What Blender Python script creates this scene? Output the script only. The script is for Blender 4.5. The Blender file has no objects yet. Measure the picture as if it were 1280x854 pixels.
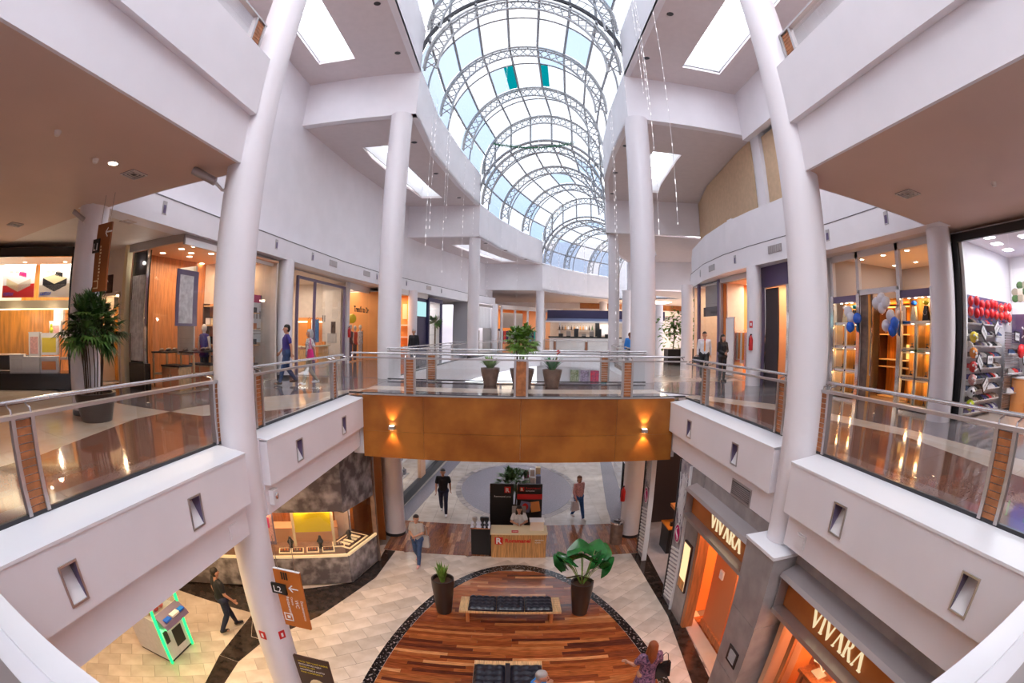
import bpy, math, random
from math import sin, cos, pi, radians, hypot, atan2, sqrt
from mathutils import Matrix, Vector
random.seed(7)
SC = bpy.context.scene
C = SC.collection

# ---------------------------------------------------------------- camera (full-frame fisheye), sky, exposure
cam = bpy.data.cameras.new('camera')
cam_o = bpy.data.objects.new('camera', cam)
C.objects.link(cam_o)
cam.type = 'PANO'
cam.panorama_type = 'FISHEYE_EQUISOLID' if hasattr(cam, 'panorama_type') else None
try:
    cam.fisheye_lens = 577 / 1280 * 36
    cam.fisheye_fov = radians(200)
except AttributeError:
    cam.cycles.panorama_type = 'FISHEYE_EQUISOLID'
    cam.cycles.fisheye_lens = 577 / 1280 * 36
    cam.cycles.fisheye_fov = radians(200)
cam.sensor_fit = 'HORIZONTAL'
cam.sensor_width = 36
cam.clip_start = 0.02
cam.clip_end = 300
cam_o.matrix_world = Matrix.Translation((0, 0, 1.6)) @ Matrix.Rotation(radians(90 - 1.15), 4, 'X') @ Matrix.Rotation(radians(0.85), 4, 'Z')
SC.camera = cam_o

world = bpy.data.worlds.new('overcast_sky')
SC.world = world
world.use_nodes = True
wn = world.node_tree
bg = wn.nodes['Background']
wc = wn.nodes.new('ShaderNodeTexCoord')
wg = wn.nodes.new('ShaderNodeTexNoise')
wg.inputs['Scale'].default_value = 2.2
wr = wn.nodes.new('ShaderNodeValToRGB')
wr.color_ramp.elements[0].position = .35
wr.color_ramp.elements[0].color = (.78, .87, 1, 1)
wr.color_ramp.elements[1].position = .62
wr.color_ramp.elements[1].color = (1, .99, 1, 1)
wn.links.new(wc.outputs['Generated'], wg.inputs['Vector'])
wn.links.new(wg.outputs['Fac'], wr.inputs['Fac'])
wn.links.new(wr.outputs['Color'], bg.inputs['Color'])
bg.inputs['Strength'].default_value = 5.6

SC.view_settings.view_transform = 'Standard'
SC.view_settings.look = 'None'
SC.view_settings.gamma = 1
SC.view_settings.exposure = 0.58
SC.view_settings.use_curve_mapping = False
SC.cycles.max_bounces = 9
SC.cycles.diffuse_bounces = 5
SC.cycles.glossy_bounces = 4
SC.cycles.transmission_bounces = 6
SC.cycles.transparent_max_bounces = 16
SC.cycles.caustics_reflective = False
SC.cycles.caustics_refractive = False
SC.cycles.sample_clamp_indirect = 6
SC.cycles.use_denoising = True

# ---------------------------------------------------------------- materials
M = {}


def mat(name, col, rough=.5, metal=0., var=0., vscale=4., bump=0., bscale=30., emit=None, estr=0., spec=.5, coat=0., stretch=None, per_obj=0., col2=None):
    m = bpy.data.materials.new(name)
    m.use_nodes = True
    n = m.node_tree.nodes
    L = m.node_tree.links
    b = n['Principled BSDF']
    b.inputs['Base Color'].default_value = (*col, 1)
    b.inputs['Roughness'].default_value = rough
    b.inputs['Metallic'].default_value = metal
    b.inputs['Specular IOR Level'].default_value = spec
    b.inputs['Coat Weight'].default_value = coat
    tc = n.new('ShaderNodeTexCoord')
    mp = n.new('ShaderNodeMapping')
    L.new(tc.outputs['Object'], mp.inputs['Vector'])
    if stretch:
        mp.inputs['Scale'].default_value = stretch
    src = None
    if var > 0 or col2:
        t = n.new('ShaderNodeTexNoise')
        t.inputs['Scale'].default_value = vscale
        t.inputs['Detail'].default_value = 5
        L.new(mp.outputs['Vector'], t.inputs['Vector'])
        r = n.new('ShaderNodeValToRGB')
        r.color_ramp.elements[0].position = .36
        r.color_ramp.elements[1].position = .64
        c2 = col2 or tuple(min(1, c * (1 + var)) for c in col)
        c1 = col if col2 else tuple(c * (1 - var) for c in col)
        r.color_ramp.elements[0].color = (*c1, 1)
        r.color_ramp.elements[1].color = (*c2, 1)
        L.new(t.outputs['Fac'], r.inputs['Fac'])
        src = r.outputs['Color']
    if per_obj > 0:
        oi = n.new('ShaderNodeObjectInfo')
        hs = n.new('ShaderNodeHueSaturation')
        mr = n.new('ShaderNodeMapRange')
        mr.inputs['To Min'].default_value = 1 - per_obj
        mr.inputs['To Max'].default_value = 1 + per_obj
        L.new(oi.outputs['Random'], mr.inputs['Value'])
        L.new(mr.outputs['Result'], hs.inputs['Value'])
        if src:
            L.new(src, hs.inputs['Color'])
        else:
            hs.inputs['Color'].default_value = (*col, 1)
        src = hs.outputs['Color']
    if src:
        L.new(src, b.inputs['Base Color'])
    if bump > 0:
        t2 = n.new('ShaderNodeTexNoise')
        t2.inputs['Scale'].default_value = bscale
        L.new(mp.outputs['Vector'], t2.inputs['Vector'])
        bp = n.new('ShaderNodeBump')
        bp.inputs['Strength'].default_value = bump
        bp.inputs['Distance'].default_value = .02
        L.new(t2.outputs['Fac'], bp.inputs['Height'])
        L.new(bp.outputs['Normal'], b.inputs['Normal'])
    if emit:
        b.inputs['Emission Color'].default_value = (*emit, 1)
        b.inputs['Emission Strength'].default_value = estr
    M[name] = m
    return m


def glass(name, tint=(1, 1, 1), refl=.06, rough=.0, milky=0., mcol=(.9, .95, 1), fres=1.45):
    """thin architectural glass: see-through with a fresnel reflection, optional milky body"""
    m = bpy.data.materials.new(name)
    m.use_nodes = True
    n = m.node_tree.nodes
    L = m.node_tree.links
    n.remove(n['Principled BSDF'])
    out = n['Material Output']
    tr = n.new('ShaderNodeBsdfTransparent')
    tr.inputs['Color'].default_value = (*tint, 1)
    gl = n.new('ShaderNodeBsdfGlossy')
    gl.inputs['Roughness'].default_value = rough
    lw = n.new('ShaderNodeLayerWeight')            # Schlick reflectance of a pane, the same from either side
    lw.inputs['Blend'].default_value = .5
    pw = n.new('ShaderNodeMath')
    pw.operation = 'POWER'
    pw.inputs[1].default_value = 5
    L.new(lw.outputs['Facing'], pw.inputs[0])
    fr = n.new('ShaderNodeMath')
    fr.operation = 'MULTIPLY_ADD'
    f0 = 2 * ((fres - 1) / (fres + 1)) ** 2
    fr.inputs[1].default_value = (1 - f0) * (.9 if fres > 1.2 else .15)
    fr.inputs[2].default_value = f0
    L.new(pw.outputs[0], fr.inputs[0])
    mx = n.new('ShaderNodeMixShader')
    base = tr.outputs[0]
    if milky > 0:
        tl = n.new('ShaderNodeBsdfTranslucent')
        tl.inputs['Color'].default_value = (*mcol, 1)
        df = n.new('ShaderNodeBsdfDiffuse')
        df.inputs['Color'].default_value = (*mcol, 1)
        m1 = n.new('ShaderNodeMixShader')
        m1.inputs[0].default_value = .35
        L.new(tl.outputs[0], m1.inputs[1])
        L.new(df.outputs[0], m1.inputs[2])
        m2 = n.new('ShaderNodeMixShader')
        m2.inputs[0].default_value = milky
        L.new(tr.outputs[0], m2.inputs[1])
        L.new(m1.outputs[0], m2.inputs[2])
        base = m2.outputs[0]
    L.new(fr.outputs[0], mx.inputs[0])
    L.new(base, mx.inputs[1])
    L.new(gl.outputs[0], mx.inputs[2])
    L.new(mx.outputs[0], out.inputs['Surface'])
    M[name] = m
    return m


mat('paint', (.87, .84, .875), .55, var=.02, vscale=1.2)
mat('paint_warm', (.78, .69, .64), .6, var=.02)
mat('ceiling_paint', (.74, .66, .66), .7, var=.02)
mat('soffit', (.70, .50, .415), .6, var=.03, vscale=.6)  # warm light on a white soffit, put into its base colour
mat('ledge', (.86, .85, .88), .35)
mat('column_paint', (.83, .79, .82), .38)
mat('beige_panel', (.66, .47, .30), .7, var=.05, vscale=5)
mat('shadow_line_dark', (.16, .14, .15), .6)
mat('rust_panel', (.26, .075, .010), .42, metal=.15, col2=(.44, .16, .025), vscale=1.1)
mat('sign_orange', (.48, .13, .018), .4, col2=(.58, .18, .03), vscale=1.5)
mat('door_orange', (.72, .27, .11), .45)
mat('ledge_grey', (.50, .49, .52), .3, col2=(.60, .58, .62), vscale=3)
mat('rust_slat', (.40, .145, .05), .45, var=.25, vscale=9)
mat('steel', (.62, .60, .60), .24, metal=1, var=.08, vscale=20)
mat('brushed', (.55, .52, .52), .38, metal=.85)
mat('chrome', (.75, .73, .74), .12, metal=1)
mat('dark_metal', (.05, .05, .055), .35, metal=.5)
mat('grey_frame', (.42, .38, .38), .35, metal=.5)
mat('white_frame', (.72, .70, .72), .4)
mat('truss_white', (.46, .46, .47), .4, metal=.2)
mat('purlin_grey', (.34, .34, .355), .45, metal=.3)
mat('gutter_dark', (.06, .06, .07), .5)
mat('granite_brown', (.20, .085, .055), .09, coat=.2, col2=(.25, .115, .08), vscale=40)
mat('granite_dark', (.055, .048, .055), .09, coat=.3, col2=(.11, .095, .10), vscale=9)
mat('granite_grey', (.17, .15, .16), .1, coat=.3, col2=(.21, .19, .20), vscale=30)
mat('beige_polished', (.70, .57, .46), .1, col2=(.72, .62, .53), vscale=3, coat=.2)
mat('floor_tile', (.60, .51, .43), .24, col2=(.74, .655, .58), vscale=2.2, per_obj=.16, coat=.1)
mat('grout', (.24, .19, .16), .8)
mat('black_stone', (.022, .016, .014), .13, col2=(.05, .035, .03), vscale=6)
mat('ring_granite', (.012, .009, .010), .14, col2=(.40, .36, .36), vscale=17)
M['ring_granite'].node_tree.nodes['Color Ramp'].color_ramp.elements[0].position = .56
M['ring_granite'].node_tree.nodes['Color Ramp'].color_ramp.elements[1].position = .66
mat('grey_stone', (.24, .22, .26), .25, col2=(.30, .28, .32), vscale=18)
mat('mosaic', (.30, .26, .25), .35, per_obj=.35, col2=(.40, .35, .33), vscale=7)
for i, c in enumerate([(.25, .06, .018), (.34, .10, .028), (.20, .05, .018), (.42, .15, .045), (.60, .26, .10), (.10, .025, .014)]):
    mat('wood_%d' % i, c, .17, var=.35, vscale=3, stretch=(1.2, 14, 1), coat=.25, per_obj=.12)
for i, c in enumerate([(.25, .085, .035), (.33, .13, .06), (.19, .065, .04), (.30, .15, .10), (.52, .24, .12)]):
    mat('woody_%d' % i, c, .22, var=.35, vscale=3, stretch=(14, 1.2, 1), coat=.2, per_obj=.12)
mat('oak', (.52, .27, .10), .4, var=.3, vscale=3, stretch=(14, 14, .8))
mat('light_wood', (.68, .43, .21), .35, var=.25, vscale=4, stretch=(20, 1, 1))
mat('orange_wood', (.55, .20, .07), .4, var=.2, vscale=3, stretch=(6, 6, .6))
mat('amber_wood', (.72, .31, .055), .35, var=.25, vscale=2, stretch=(6, 6, .8))
mat('marble', (.135, .115, .115), .14, col2=(.50, .45, .44), vscale=3.2, coat=.3)
M['marble'].node_tree.nodes['Color Ramp'].color_ramp.elements[0].position = .42
M['marble'].node_tree.nodes['Color Ramp'].color_ramp.elements[1].position = .74
mat('concrete_stone', (.34, .31, .31), .3, var=.15, vscale=3)
mat('leather', (.012, .012, .022), .30)
mat('pot_bronze', (.22, .15, .12), .35, metal=.3, var=.2, vscale=6)
mat('pot_dark', (.035, .022, .018), .35)
mat('soil', (.10, .05, .03), .95, bump=.6, bscale=60)
mat('leaf_palm', (.055, .13, .03), .4, var=.35, vscale=5)
mat('leaf_light', (.16, .30, .05), .45, var=.3, vscale=5)
mat('leaf_broad', (.02, .14, .03), .25, var=.35, vscale=4)
mat('leaf_snake', (.17, .30, .05), .4, var=.35, vscale=8)
mat('trunk', (.06, .04, .025), .8)
mat('white', (.85, .84, .85), .5)
mat('black', (.012, .012, .014), .4)
mat('black_gloss', (.015, .013, .015), .12)
mat('navy', (.035, .03, .09), .4)
mat('blue_awning', (.22, .26, .42), .5)
mat('red', (.62, .02, .02), .4)
mat('balloon_red', (.75, .02, .03), .25)
mat('balloon_blue', (.02, .14, .75), .25)
mat('balloon_white', (.80, .78, .84), .3)
mat('magenta', (.62, .01, .18), .5)
mat('yellow', (.80, .62, .01), .45)
mat('lime', (.62, .72, .01), .6)
mat('orange', (.85, .28, .03), .5)
mat('teal', (.03, .42, .42), .4)
mat('purple', (.10, .07, .16), .4)
mat('violet_grey', (.16, .12, .22), .3)
mat('sign_brown', (.27, .085, .02), .4)
mat('sign_dark', (.05, .02, .015), .4)
mat('shop_wall', (.70, .60, .52), .6, var=.04)
mat('shop_white', (.78, .76, .80), .6)
mat('shop_orange', (.85, .34, .10), .6)
mat('shop_peach', (.80, .48, .30), .6)
mat('shop_dark', (.06, .045, .05), .5)
mat('shop_floor', (.45, .36, .30), .15)
mat('skin', (.55, .28, .18), .5)
mat('skin_dark', (.34, .16, .09), .5)
mat('hair_dark', (.018, .012, .01), .55, bump=.5, bscale=90)
mat('hair_brown', (.16, .055, .02), .5, bump=.5, bscale=90)
mat('hair_grey', (.42, .40, .39), .6, bump=.5, bscale=90)
mat('hair_auburn', (.24, .06, .015), .5, bump=.6, bscale=70)
mat('denim', (.035, .07, .17), .8, var=.2, vscale=20)
mat('denim_dark', (.02, .025, .06), .8, var=.2, vscale=20)
mat('denim_blue', (.03, .11, .30), .8, var=.2, vscale=20)
mat('khaki', (.38, .32, .24), .8)
mat('cloth_navy', (.05, .035, .22), .8)
mat('cloth_black', (.012, .012, .016), .8)
mat('cloth_white', (.74, .72, .74), .8, var=.04, vscale=12)
mat('cloth_grey', (.42, .38, .36), .8)
mat('cloth_pink', (.72, .38, .36), .8, var=.2, vscale=25)
mat('cloth_blue', (.03, .25, .75), .7)
mat('cloth_teal', (.05, .22, .42), .8)
mat('dress_pattern', (.02, .012, .05), .7, col2=(.34, .17, .28), vscale=26)
mat('shirt_print', (.25, .24, .26), .8, col2=(.80, .78, .80), vscale=26)
mat('fabric_silver', (.62, .60, .62), .35, metal=.2, col2=(.88, .87, .88), vscale=7)
mat('pic_green', (.10, .16, .05), .5, col2=(.55, .56, .42), vscale=9)
mat('pic_red', (.10, .03, .10), .5, col2=(.75, .02, .06), vscale=7)
mat('pic_violet', (.10, .07, .12), .5, col2=(.55, .45, .60), vscale=8)
mat('display_cream', (.80, .66, .42), .5)
mat('jewel_tray', (.74, .60, .40), .4, emit=(1, .75, .4), estr=.25)  # faint glow put into the colour so the trays look lit
mat('silver_print', (.50, .48, .50), .35, col2=(.20, .18, .24), vscale=5)
mat('price_white', (.66, .66, .68), .5)
mat('green_tinsel', (.01, .13, .06), .5)
glass('rail_glass', (.95, .97, .965), fres=1.5)
glass('shop_glass', (.93, .95, .95), fres=1.45)
glass('well_pane', (.95, .97, 1), milky=.3, mcol=(.95, .97, 1), fres=1.04)
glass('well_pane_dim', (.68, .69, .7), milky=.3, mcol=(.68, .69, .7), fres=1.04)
glass('skylight_pane', (.19, .197, .205), milky=.3, mcol=(.20, .207, .215), fres=1.04)
glass('skylight_blue', (.115, .142, .18), milky=.35, mcol=(.12, .15, .19), fres=1.04)
glass('skylight_teal', (.0, .045, .05), milky=.3, mcol=(.0, .05, .055), fres=1.04)


def emat(name, col, s):
    m = bpy.data.materials.new(name)
    m.use_nodes = True
    n = m.node_tree.nodes
    n.remove(n['Principled BSDF'])
    e = n.new('ShaderNodeEmission')
    e.inputs['Color'].default_value = (*col, 1)
    e.inputs['Strength'].default_value = s
    m.node_tree.links.new(e.outputs[0], n['Material Output'].inputs['Surface'])
    M[name] = m


emat('lamp_warm', (1, .82, .58), 14)
emat('lamp_cool', (.95, .96, 1), 12)
emat('led_green', (.02, 1, .18), 1.6)
emat('string_led', (1, .95, .98), 1.1)
emat('sign_letters', (1, .80, .48), .62)
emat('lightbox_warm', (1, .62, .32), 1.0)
emat('screen', (.45, .75, .78), .8)
emat('glow_amber', (1, .50, .12), 1.2)
emat('strip_warm', (1, .72, .36), 3.)

# ---------------------------------------------------------------- mesh builder
WM = {}
KIDS = {}


def kid(p, o):
    if p is not None:
        KIDS.setdefault(p.name, []).append(o)


def wmat(o):
    return WM[o.name] if o is not None and o.name in WM else Matrix.Identity(4)


def tag(o, label=None, cat=None, group=None, kind=None):
    if label:
        o['label'] = label
    if cat:
        o['category'] = cat
    if group:
        o['group'] = group
    if kind:
        o['kind'] = kind
    return o


def thing(name, label, cat, loc=(0, 0, 0), rz=0., group=None, kind=None):
    o = bpy.data.objects.new(name, None)
    C.objects.link(o)
    o.empty_display_size = .1
    o.location = loc
    o.rotation_euler = (0, 0, rz)
    WM[o.name] = Matrix.Translation(loc) @ Matrix.Rotation(rz, 4, 'Z')
    return tag(o, label, cat, group, kind)


def struct(name, loc=(0, 0, 0)):
    return thing(name, None, None, loc, kind='structure')


class MB:
    def __init__(s):
        s.v = []
        s.f = []
        s.m = []
        s.c = 0

    def add(s, vs, fs):
        k = len(s.v)
        s.v += [tuple(p) for p in vs]
        s.f += [tuple(k + i for i in f) for f in fs]
        s.m += [s.c] * len(fs)
        return s

    def mat(s, i):
        s.c = i
        return s

    def box(s, x0, x1, y0, y1, z0, z1):
        return s.hexa([(x0, y0, z0), (x1, y0, z0), (x1, y1, z0), (x0, y1, z0), (x0, y0, z1), (x1, y0, z1), (x1, y1, z1), (x0, y1, z1)])

    def hexa(s, v):
        return s.add(v, [(3, 2, 1, 0), (4, 5, 6, 7), (0, 1, 5, 4), (1, 2, 6, 5), (2, 3, 7, 6), (3, 0, 4, 7)])

    def obox(s, c, size, rz=0., rx=0., ry=0.):
        a, b, d = (k / 2 for k in size)
        R = Matrix.Rotation(rz, 3, 'Z') @ Matrix.Rotation(ry, 3, 'Y') @ Matrix.Rotation(rx, 3, 'X')
        c = Vector(c)
        return s.hexa([c + R @ Vector(p) for p in [(-a, -b, -d), (a, -b, -d), (a, b, -d), (-a, b, -d), (-a, -b, d), (a, -b, d), (a, b, d), (-a, b, d)]])

    def quad(s, *p):
        return s.add(p, [tuple(range(len(p)))])

    def slab(s, a, b, c, d, t):
        """quad a b c d thickened by vector t"""
        t = Vector(t)
        P = [Vector(p) for p in (a, b, c, d)]
        return s.hexa(P + [p + t for p in P])

    def prism(s, poly, z0, z1):
        n = len(poly)
        return s.add([(x, y, z0) for x, y in poly] + [(x, y, z1) for x, y in poly],
                     [tuple(range(n))[::-1], tuple(range(n, 2 * n))] + [(i, (i + 1) % n, n + (i + 1) % n, n + i) for i in range(n)])

    def tube(s, p0, p1, r, n=8, r2=None, caps=True):
        p0 = Vector(p0)
        p1 = Vector(p1)
        d = p1 - p0
        if d.length < 1e-6:
            return s
        q = d.to_track_quat('Z', 'Y')
        r2 = r if r2 is None else r2
        A = [p0 + q @ Vector((r * cos(2 * pi * i / n), r * sin(2 * pi * i / n), 0)) for i in range(n)]
        B = [p1 + q @ Vector((r2 * cos(2 * pi * i / n), r2 * sin(2 * pi * i / n), 0)) for i in range(n)]
        f = [(i, (i + 1) % n, n + (i + 1) % n, n + i) for i in range(n)]
        if caps:
            f += [tuple(range(n))[::-1], tuple(range(n, 2 * n))]
        return s.add(A + B, f)

    def path(s, pts, r, n=6, closed=False):
        pts = [Vector(p) for p in pts]
        N = len(pts)
        vs = []
        q = None
        pd = None
        for i, p in enumerate(pts):
            a = pts[(i - 1) % N] if closed or i > 0 else p
            b = pts[(i + 1) % N] if closed or i < N - 1 else p
            d = (b - a).normalized()
            q = d.to_track_quat('Z', 'Y') if q is None else pd.rotation_difference(d) @ q
            pd = d
            rr = r[i] if isinstance(r, (list, tuple)) else r
            vs += [p + q @ Vector((rr * cos(2 * pi * k / n), rr * sin(2 * pi * k / n), 0)) for k in range(n)]
        fs = []
        for i in range(N if closed else N - 1):
            j = (i + 1) % N
            fs += [(i * n + k, i * n + (k + 1) % n, j * n + (k + 1) % n, j * n + k) for k in range(n)]
        if not closed:
            fs += [tuple(range(n))[::-1], tuple((N - 1) * n + k for k in range(n))]
        return s.add(vs, fs)

    def lathe(s, prof, c=(0, 0, 0), n=20, a0=0., a1=2 * pi):
        full = abs(a1 - a0 - 2 * pi) < 1e-6
        m = n if full else n + 1
        vs = []
        for r, z in prof:
            vs += [(c[0] + r * cos(a0 + (a1 - a0) * i / n), c[1] + r * sin(a0 + (a1 - a0) * i / n), c[2] + z) for i in range(m)]
        fs = []
        for j in range(len(prof) - 1):
            for i in range(n):
                k = (i + 1) % m if full else i + 1
                fs.append((j * m + i, j * m + k, (j + 1) * m + k, (j + 1) * m + i))
        return s.add(vs, fs)

    def ell(s, c, r, n=12, m=8, R=None):
        vs = []
        for j in range(m + 1):
            t = pi * j / m
            for i in range(n):
                a = 2 * pi * i / n
                p = Vector((r[0] * sin(t) * cos(a), r[1] * sin(t) * sin(a), r[2] * cos(t)))
                if R is not None:
                    p = R @ p
                vs.append(p + Vector(c))
        fs = [(j * n + i, j * n + (i + 1) % n, (j + 1) * n + (i + 1) % n, (j + 1) * n + i) for j in range(m) for i in range(n)]
        return s.add(vs, fs)

    def mesh(s, name, mats, M4=None, smooth=False):
        me = bpy.data.meshes.new(name)
        vs = s.v if M4 is None else [tuple(M4 @ Vector(p)) for p in s.v]
        me.from_pydata(vs, [], s.f)
        if isinstance(mats, str):
            mats = [mats]
        for k in mats:
            me.materials.append(M[k])
        if len(mats) > 1:
            me.polygons.foreach_set('material_index', s.m)
        if smooth:
            me.polygons.foreach_set('use_smooth', [True] * len(s.f))
            try:
                me.set_sharp_from_angle(angle=radians(40))
            except Exception:
                pass
        me.validate()
        me.update()
        return me

    def build(s, name, mats, parent=None, local=False, smooth=False, **kw):
        P = wmat(parent)
        me = s.mesh(name, mats, None if local or parent is None else P.inverted(), smooth)
        o = bpy.data.objects.new(name, me)
        C.objects.link(o)
        if parent is not None:
            o.parent = parent
        WM[o.name] = P.copy()
        kid(parent, o)
        return tag(o, **kw)


def put(name, mesh, parent=None, loc=(0, 0, 0), rz=0., **kw):
    """another object on a shared mesh"""
    o = bpy.data.objects.new(name, mesh)
    C.objects.link(o)
    if parent is not None:
        o.parent = parent
        kid(parent, o)
    o.location = loc
    o.rotation_euler = (0, 0, rz)
    return tag(o, **kw)


def copy_tree(o, loc=None, rz=None, label=None, group=None, parent=None, scale=None):
    c = o.copy()
    C.objects.link(c)
    if parent is not None:
        c.parent = parent
        kid(parent, c)
    if loc is not None:
        c.location = loc
    if rz is not None:
        c.rotation_euler = (0, 0, rz)
    if scale is not None:
        c.scale = scale
    if label:
        c['label'] = label
    if group:
        c['group'] = group
    for k in list(KIDS.get(o.name, [])):
        copy_tree(k, parent=c)
    return c


def box_obj(name, m, b, parent=None, **kw):
    return MB().box(*b).build(name, m, parent, **kw)


def area(loc, size, power, col=(1, .8, .55), rot=(0, 0, 0), name='area_lamp', sy=None):
    l = bpy.data.lights.new(name, 'AREA')
    l.energy = power
    l.color = col
    l.size = size
    if sy:
        l.shape = 'RECTANGLE'
        l.size_y = sy
    o = bpy.data.objects.new(name, l)
    o.location = loc
    o.rotation_euler = rot
    C.objects.link(o)
    return o


def point(loc, power, col=(1, .75, .45), r=.08, name='point_lamp'):
    l = bpy.data.lights.new(name, 'POINT')
    l.energy = power
    l.color = col
    l.shadow_soft_size = r
    o = bpy.data.objects.new(name, l)
    o.location = loc
    C.objects.link(o)
    return o


def text_obj(txt, name, m, parent, size, frame, depth=.004, align='LEFT', bold=0., **kw):
    """flat lettering; frame = 4x4 matrix placing the text plane in the world"""
    cu = bpy.data.curves.new('t', 'FONT')
    cu.body = txt
    cu.size = size
    cu.extrude = depth
    cu.offset = bold
    cu.align_x = align
    cu.resolution_u = 2
    t = bpy.data.objects.new('t', cu)
    C.objects.link(t)
    dg = bpy.context.evaluated_depsgraph_get()
    me = bpy.data.meshes.new_from_object(t.evaluated_get(dg))
    bpy.data.objects.remove(t)
    me.transform(wmat(parent).inverted() @ frame)
    me.materials.clear()
    me.materials.append(M[m])
    o = bpy.data.objects.new(name, me)
    C.objects.link(o)
    if parent is not None:
        o.parent = parent
        kid(parent, o)
    return tag(o, **kw)


def frame_of(o, ex, ey):
    ex = Vector(ex).normalized()
    ey = Vector(ey).normalized()
    ez = ex.cross(ey)
    return Matrix(((ex.x, ey.x, ez.x, o[0]), (ex.y, ey.y, ez.y, o[1]), (ex.z, ey.z, ez.z, o[2]), (0, 0, 0, 1)))


def lerp(a, b, t):
    return tuple(p + (q - p) * t for p, q in zip(a, b))


def interp(tab, y):
    """piecewise linear x(y) from [(y, x)]"""
    if y <= tab[0][0]:
        return tab[0][1]
    for (a, b), (c, d) in zip(tab, tab[1:]):
        if y <= c:
            return b + (d - b) * (y - a) / (c - a)
    return tab[-1][1]


ORD = ['first', 'second', 'third', 'fourth', 'fifth', 'sixth', 'seventh', 'eighth', 'ninth', 'tenth', 'eleventh', 'twelfth', 'thirteenth', 'fourteenth']
# ================================================================ THE SETTING
Z0 = -5.1                      # ground floor
SOF = 3.93                     # soffit over the upper walkway
VL = [(-9, -3.6), (15, -3.6), (19.33, -3.55), (23.8, -2.95), (28, -2.12), (32, -1.0), (36, .6), (39.7, 2.56), (43, 4.7), (46, 7.5), (48.7, 11)]
VR = [(-9, 4.1), (15, 4.1), (18.7, 4.22), (22.4, 4.6), (26, 5.4), (29.7, 6.3), (33.3, 7.7), (36.7, 9.4), (39.6, 11.4), (42, 14), (44, 17)]
BL = [(-9, -7.75), (10, -7.75), (12, -7.5), (14, -7.45), (18.7, -7.25), (22.6, -6.75), (26, -5.9), (30, -4.9), (35, -3.6), (40, -1.5), (46, 2)]
BR = [(-9, 8.2), (9.5, 8.2), (11.4, 8.02), (13.6, 7.82), (15.5, 7.76), (18, 8.0), (21.3, 8.75), (24, 9.8), (27, 11.4), (31, 14.5), (36, 19)]
UL = [(-9, -8.3), (15, -8.2), (20, -7.85), (26.5, -6.95), (30, -6.2), (35, -4.4), (41, -1.8), (46, 1)]
UR = [(-9, 8.85), (15, 8.85), (17, 9.0), (21.6, 9.6), (25.4, 10.6), (30, 13), (36, 18)]


def ysteps(tabs, y0, y1, dy=2.0):
    ys = {y0, y1}
    for t in tabs:
        ys |= {a for a, _ in t if y0 < a < y1}
    return sorted(ys)


def band(mb, tab, y0, y1, z0, z1, t):
    """vertical wall ribbon following x(y), thickness t outward in x"""
    ys = ysteps([tab], y0, y1)
    for a, b in zip(ys, ys[1:]):
        xa, xb = interp(tab, a), interp(tab, b)
        lo, hi = (min(0, t), max(0, t))
        mb.hexa([(xa + lo, a, z0), (xa + hi, a, z0), (xb + hi, b, z0), (xb + lo, b, z0), (xa + lo, a, z1), (xa + hi, a, z1), (xb + hi, b, z1), (xb + lo, b, z1)])
    return mb


def deck(mb, ta, tb, y0, y1, z0, z1):
    """horizontal ribbon between two x(y) curves"""
    ys = ysteps([ta, tb], y0, y1)
    for a, b in zip(ys, ys[1:]):
        l0, l1, r0, r1 = interp(ta, a), interp(ta, b), interp(tb, a), interp(tb, b)
        mb.hexa([(l0, a, z0), (r0, a, z0), (r1, b, z0), (l1, b, z0), (l0, a, z1), (r0, a, z1), (r1, b, z1), (l1, b, z1)])
    return mb


def cst(x):
    return [(-20, x), (80, x)]


def off(tab, d):
    return [(a, b + d) for a, b in tab]


def holed(mb, x, y0, y1, z0, z1, t, holes):
    """wall panel in the plane x with rectangular holes [(ya, yb, za, zb)]"""
    ys = sorted({y0, y1} | {v for h in holes for v in h[:2]})
    zs = sorted({z0, z1} | {v for h in holes for v in h[2:]})
    for a, b in zip(ys, ys[1:]):
        for c, d in zip(zs, zs[1:]):
            if any(h[0] <= a and b <= h[1] and h[2] <= c and d <= h[3] for h in holes):
                continue
            mb.box(min(x, x + t), max(x, x + t), a, b, c, d)
    return mb


# ---- ground floor: base, stone tiles, dark bands, wood
fl = struct('floor', (0, 0, Z0))
box_obj('screed', 'grout', (-16, 12, -9, 60, Z0 - .3, Z0 - .012), fl)


def in_oval(x, y, a=2.95, b=6.45):
    return ((x - .2) / a) ** 2 + ((y - 5.5) / b) ** 2 < 1


tile_me = MB().box(-.297, .297, -.197, .197, -.012, 0).mesh('tile', 'floor_tile')
tiles = []
ca, sa = cos(radians(38)), sin(radians(38))
for i in range(-40, 41):
    for j in range(-60, 61):
        u, v = (i + (.5 if j % 2 else 0)) * .6, j * .4
        x, y = ca * u - sa * v, 5 + sa * u + ca * v
        if not (1.6 < y < 12.75) or x > 4.2 or x < -9.4 or in_oval(x, y, 2.6, 6.1):
            continue
        # patches seen from the bridge first
        vis = -9.3 < x < -3.2 or y > 4.6
        tiles.append((0 if vis else 1, hypot(x, y + 0) + (0 if x > -5.6 else 3), x, y))
tiles.sort()
rest = MB()
for k, (p, d, x, y) in enumerate(tiles):
    if k < 296:
        put('tile', tile_me, fl, (x, y, 0), radians(38))
    else:
        rest.obox((x, y, Z0 - .006), (.594, .394, .012), radians(38))
rest.build('tile_field', 'floor_tile', fl, kind='stuff')
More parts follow.
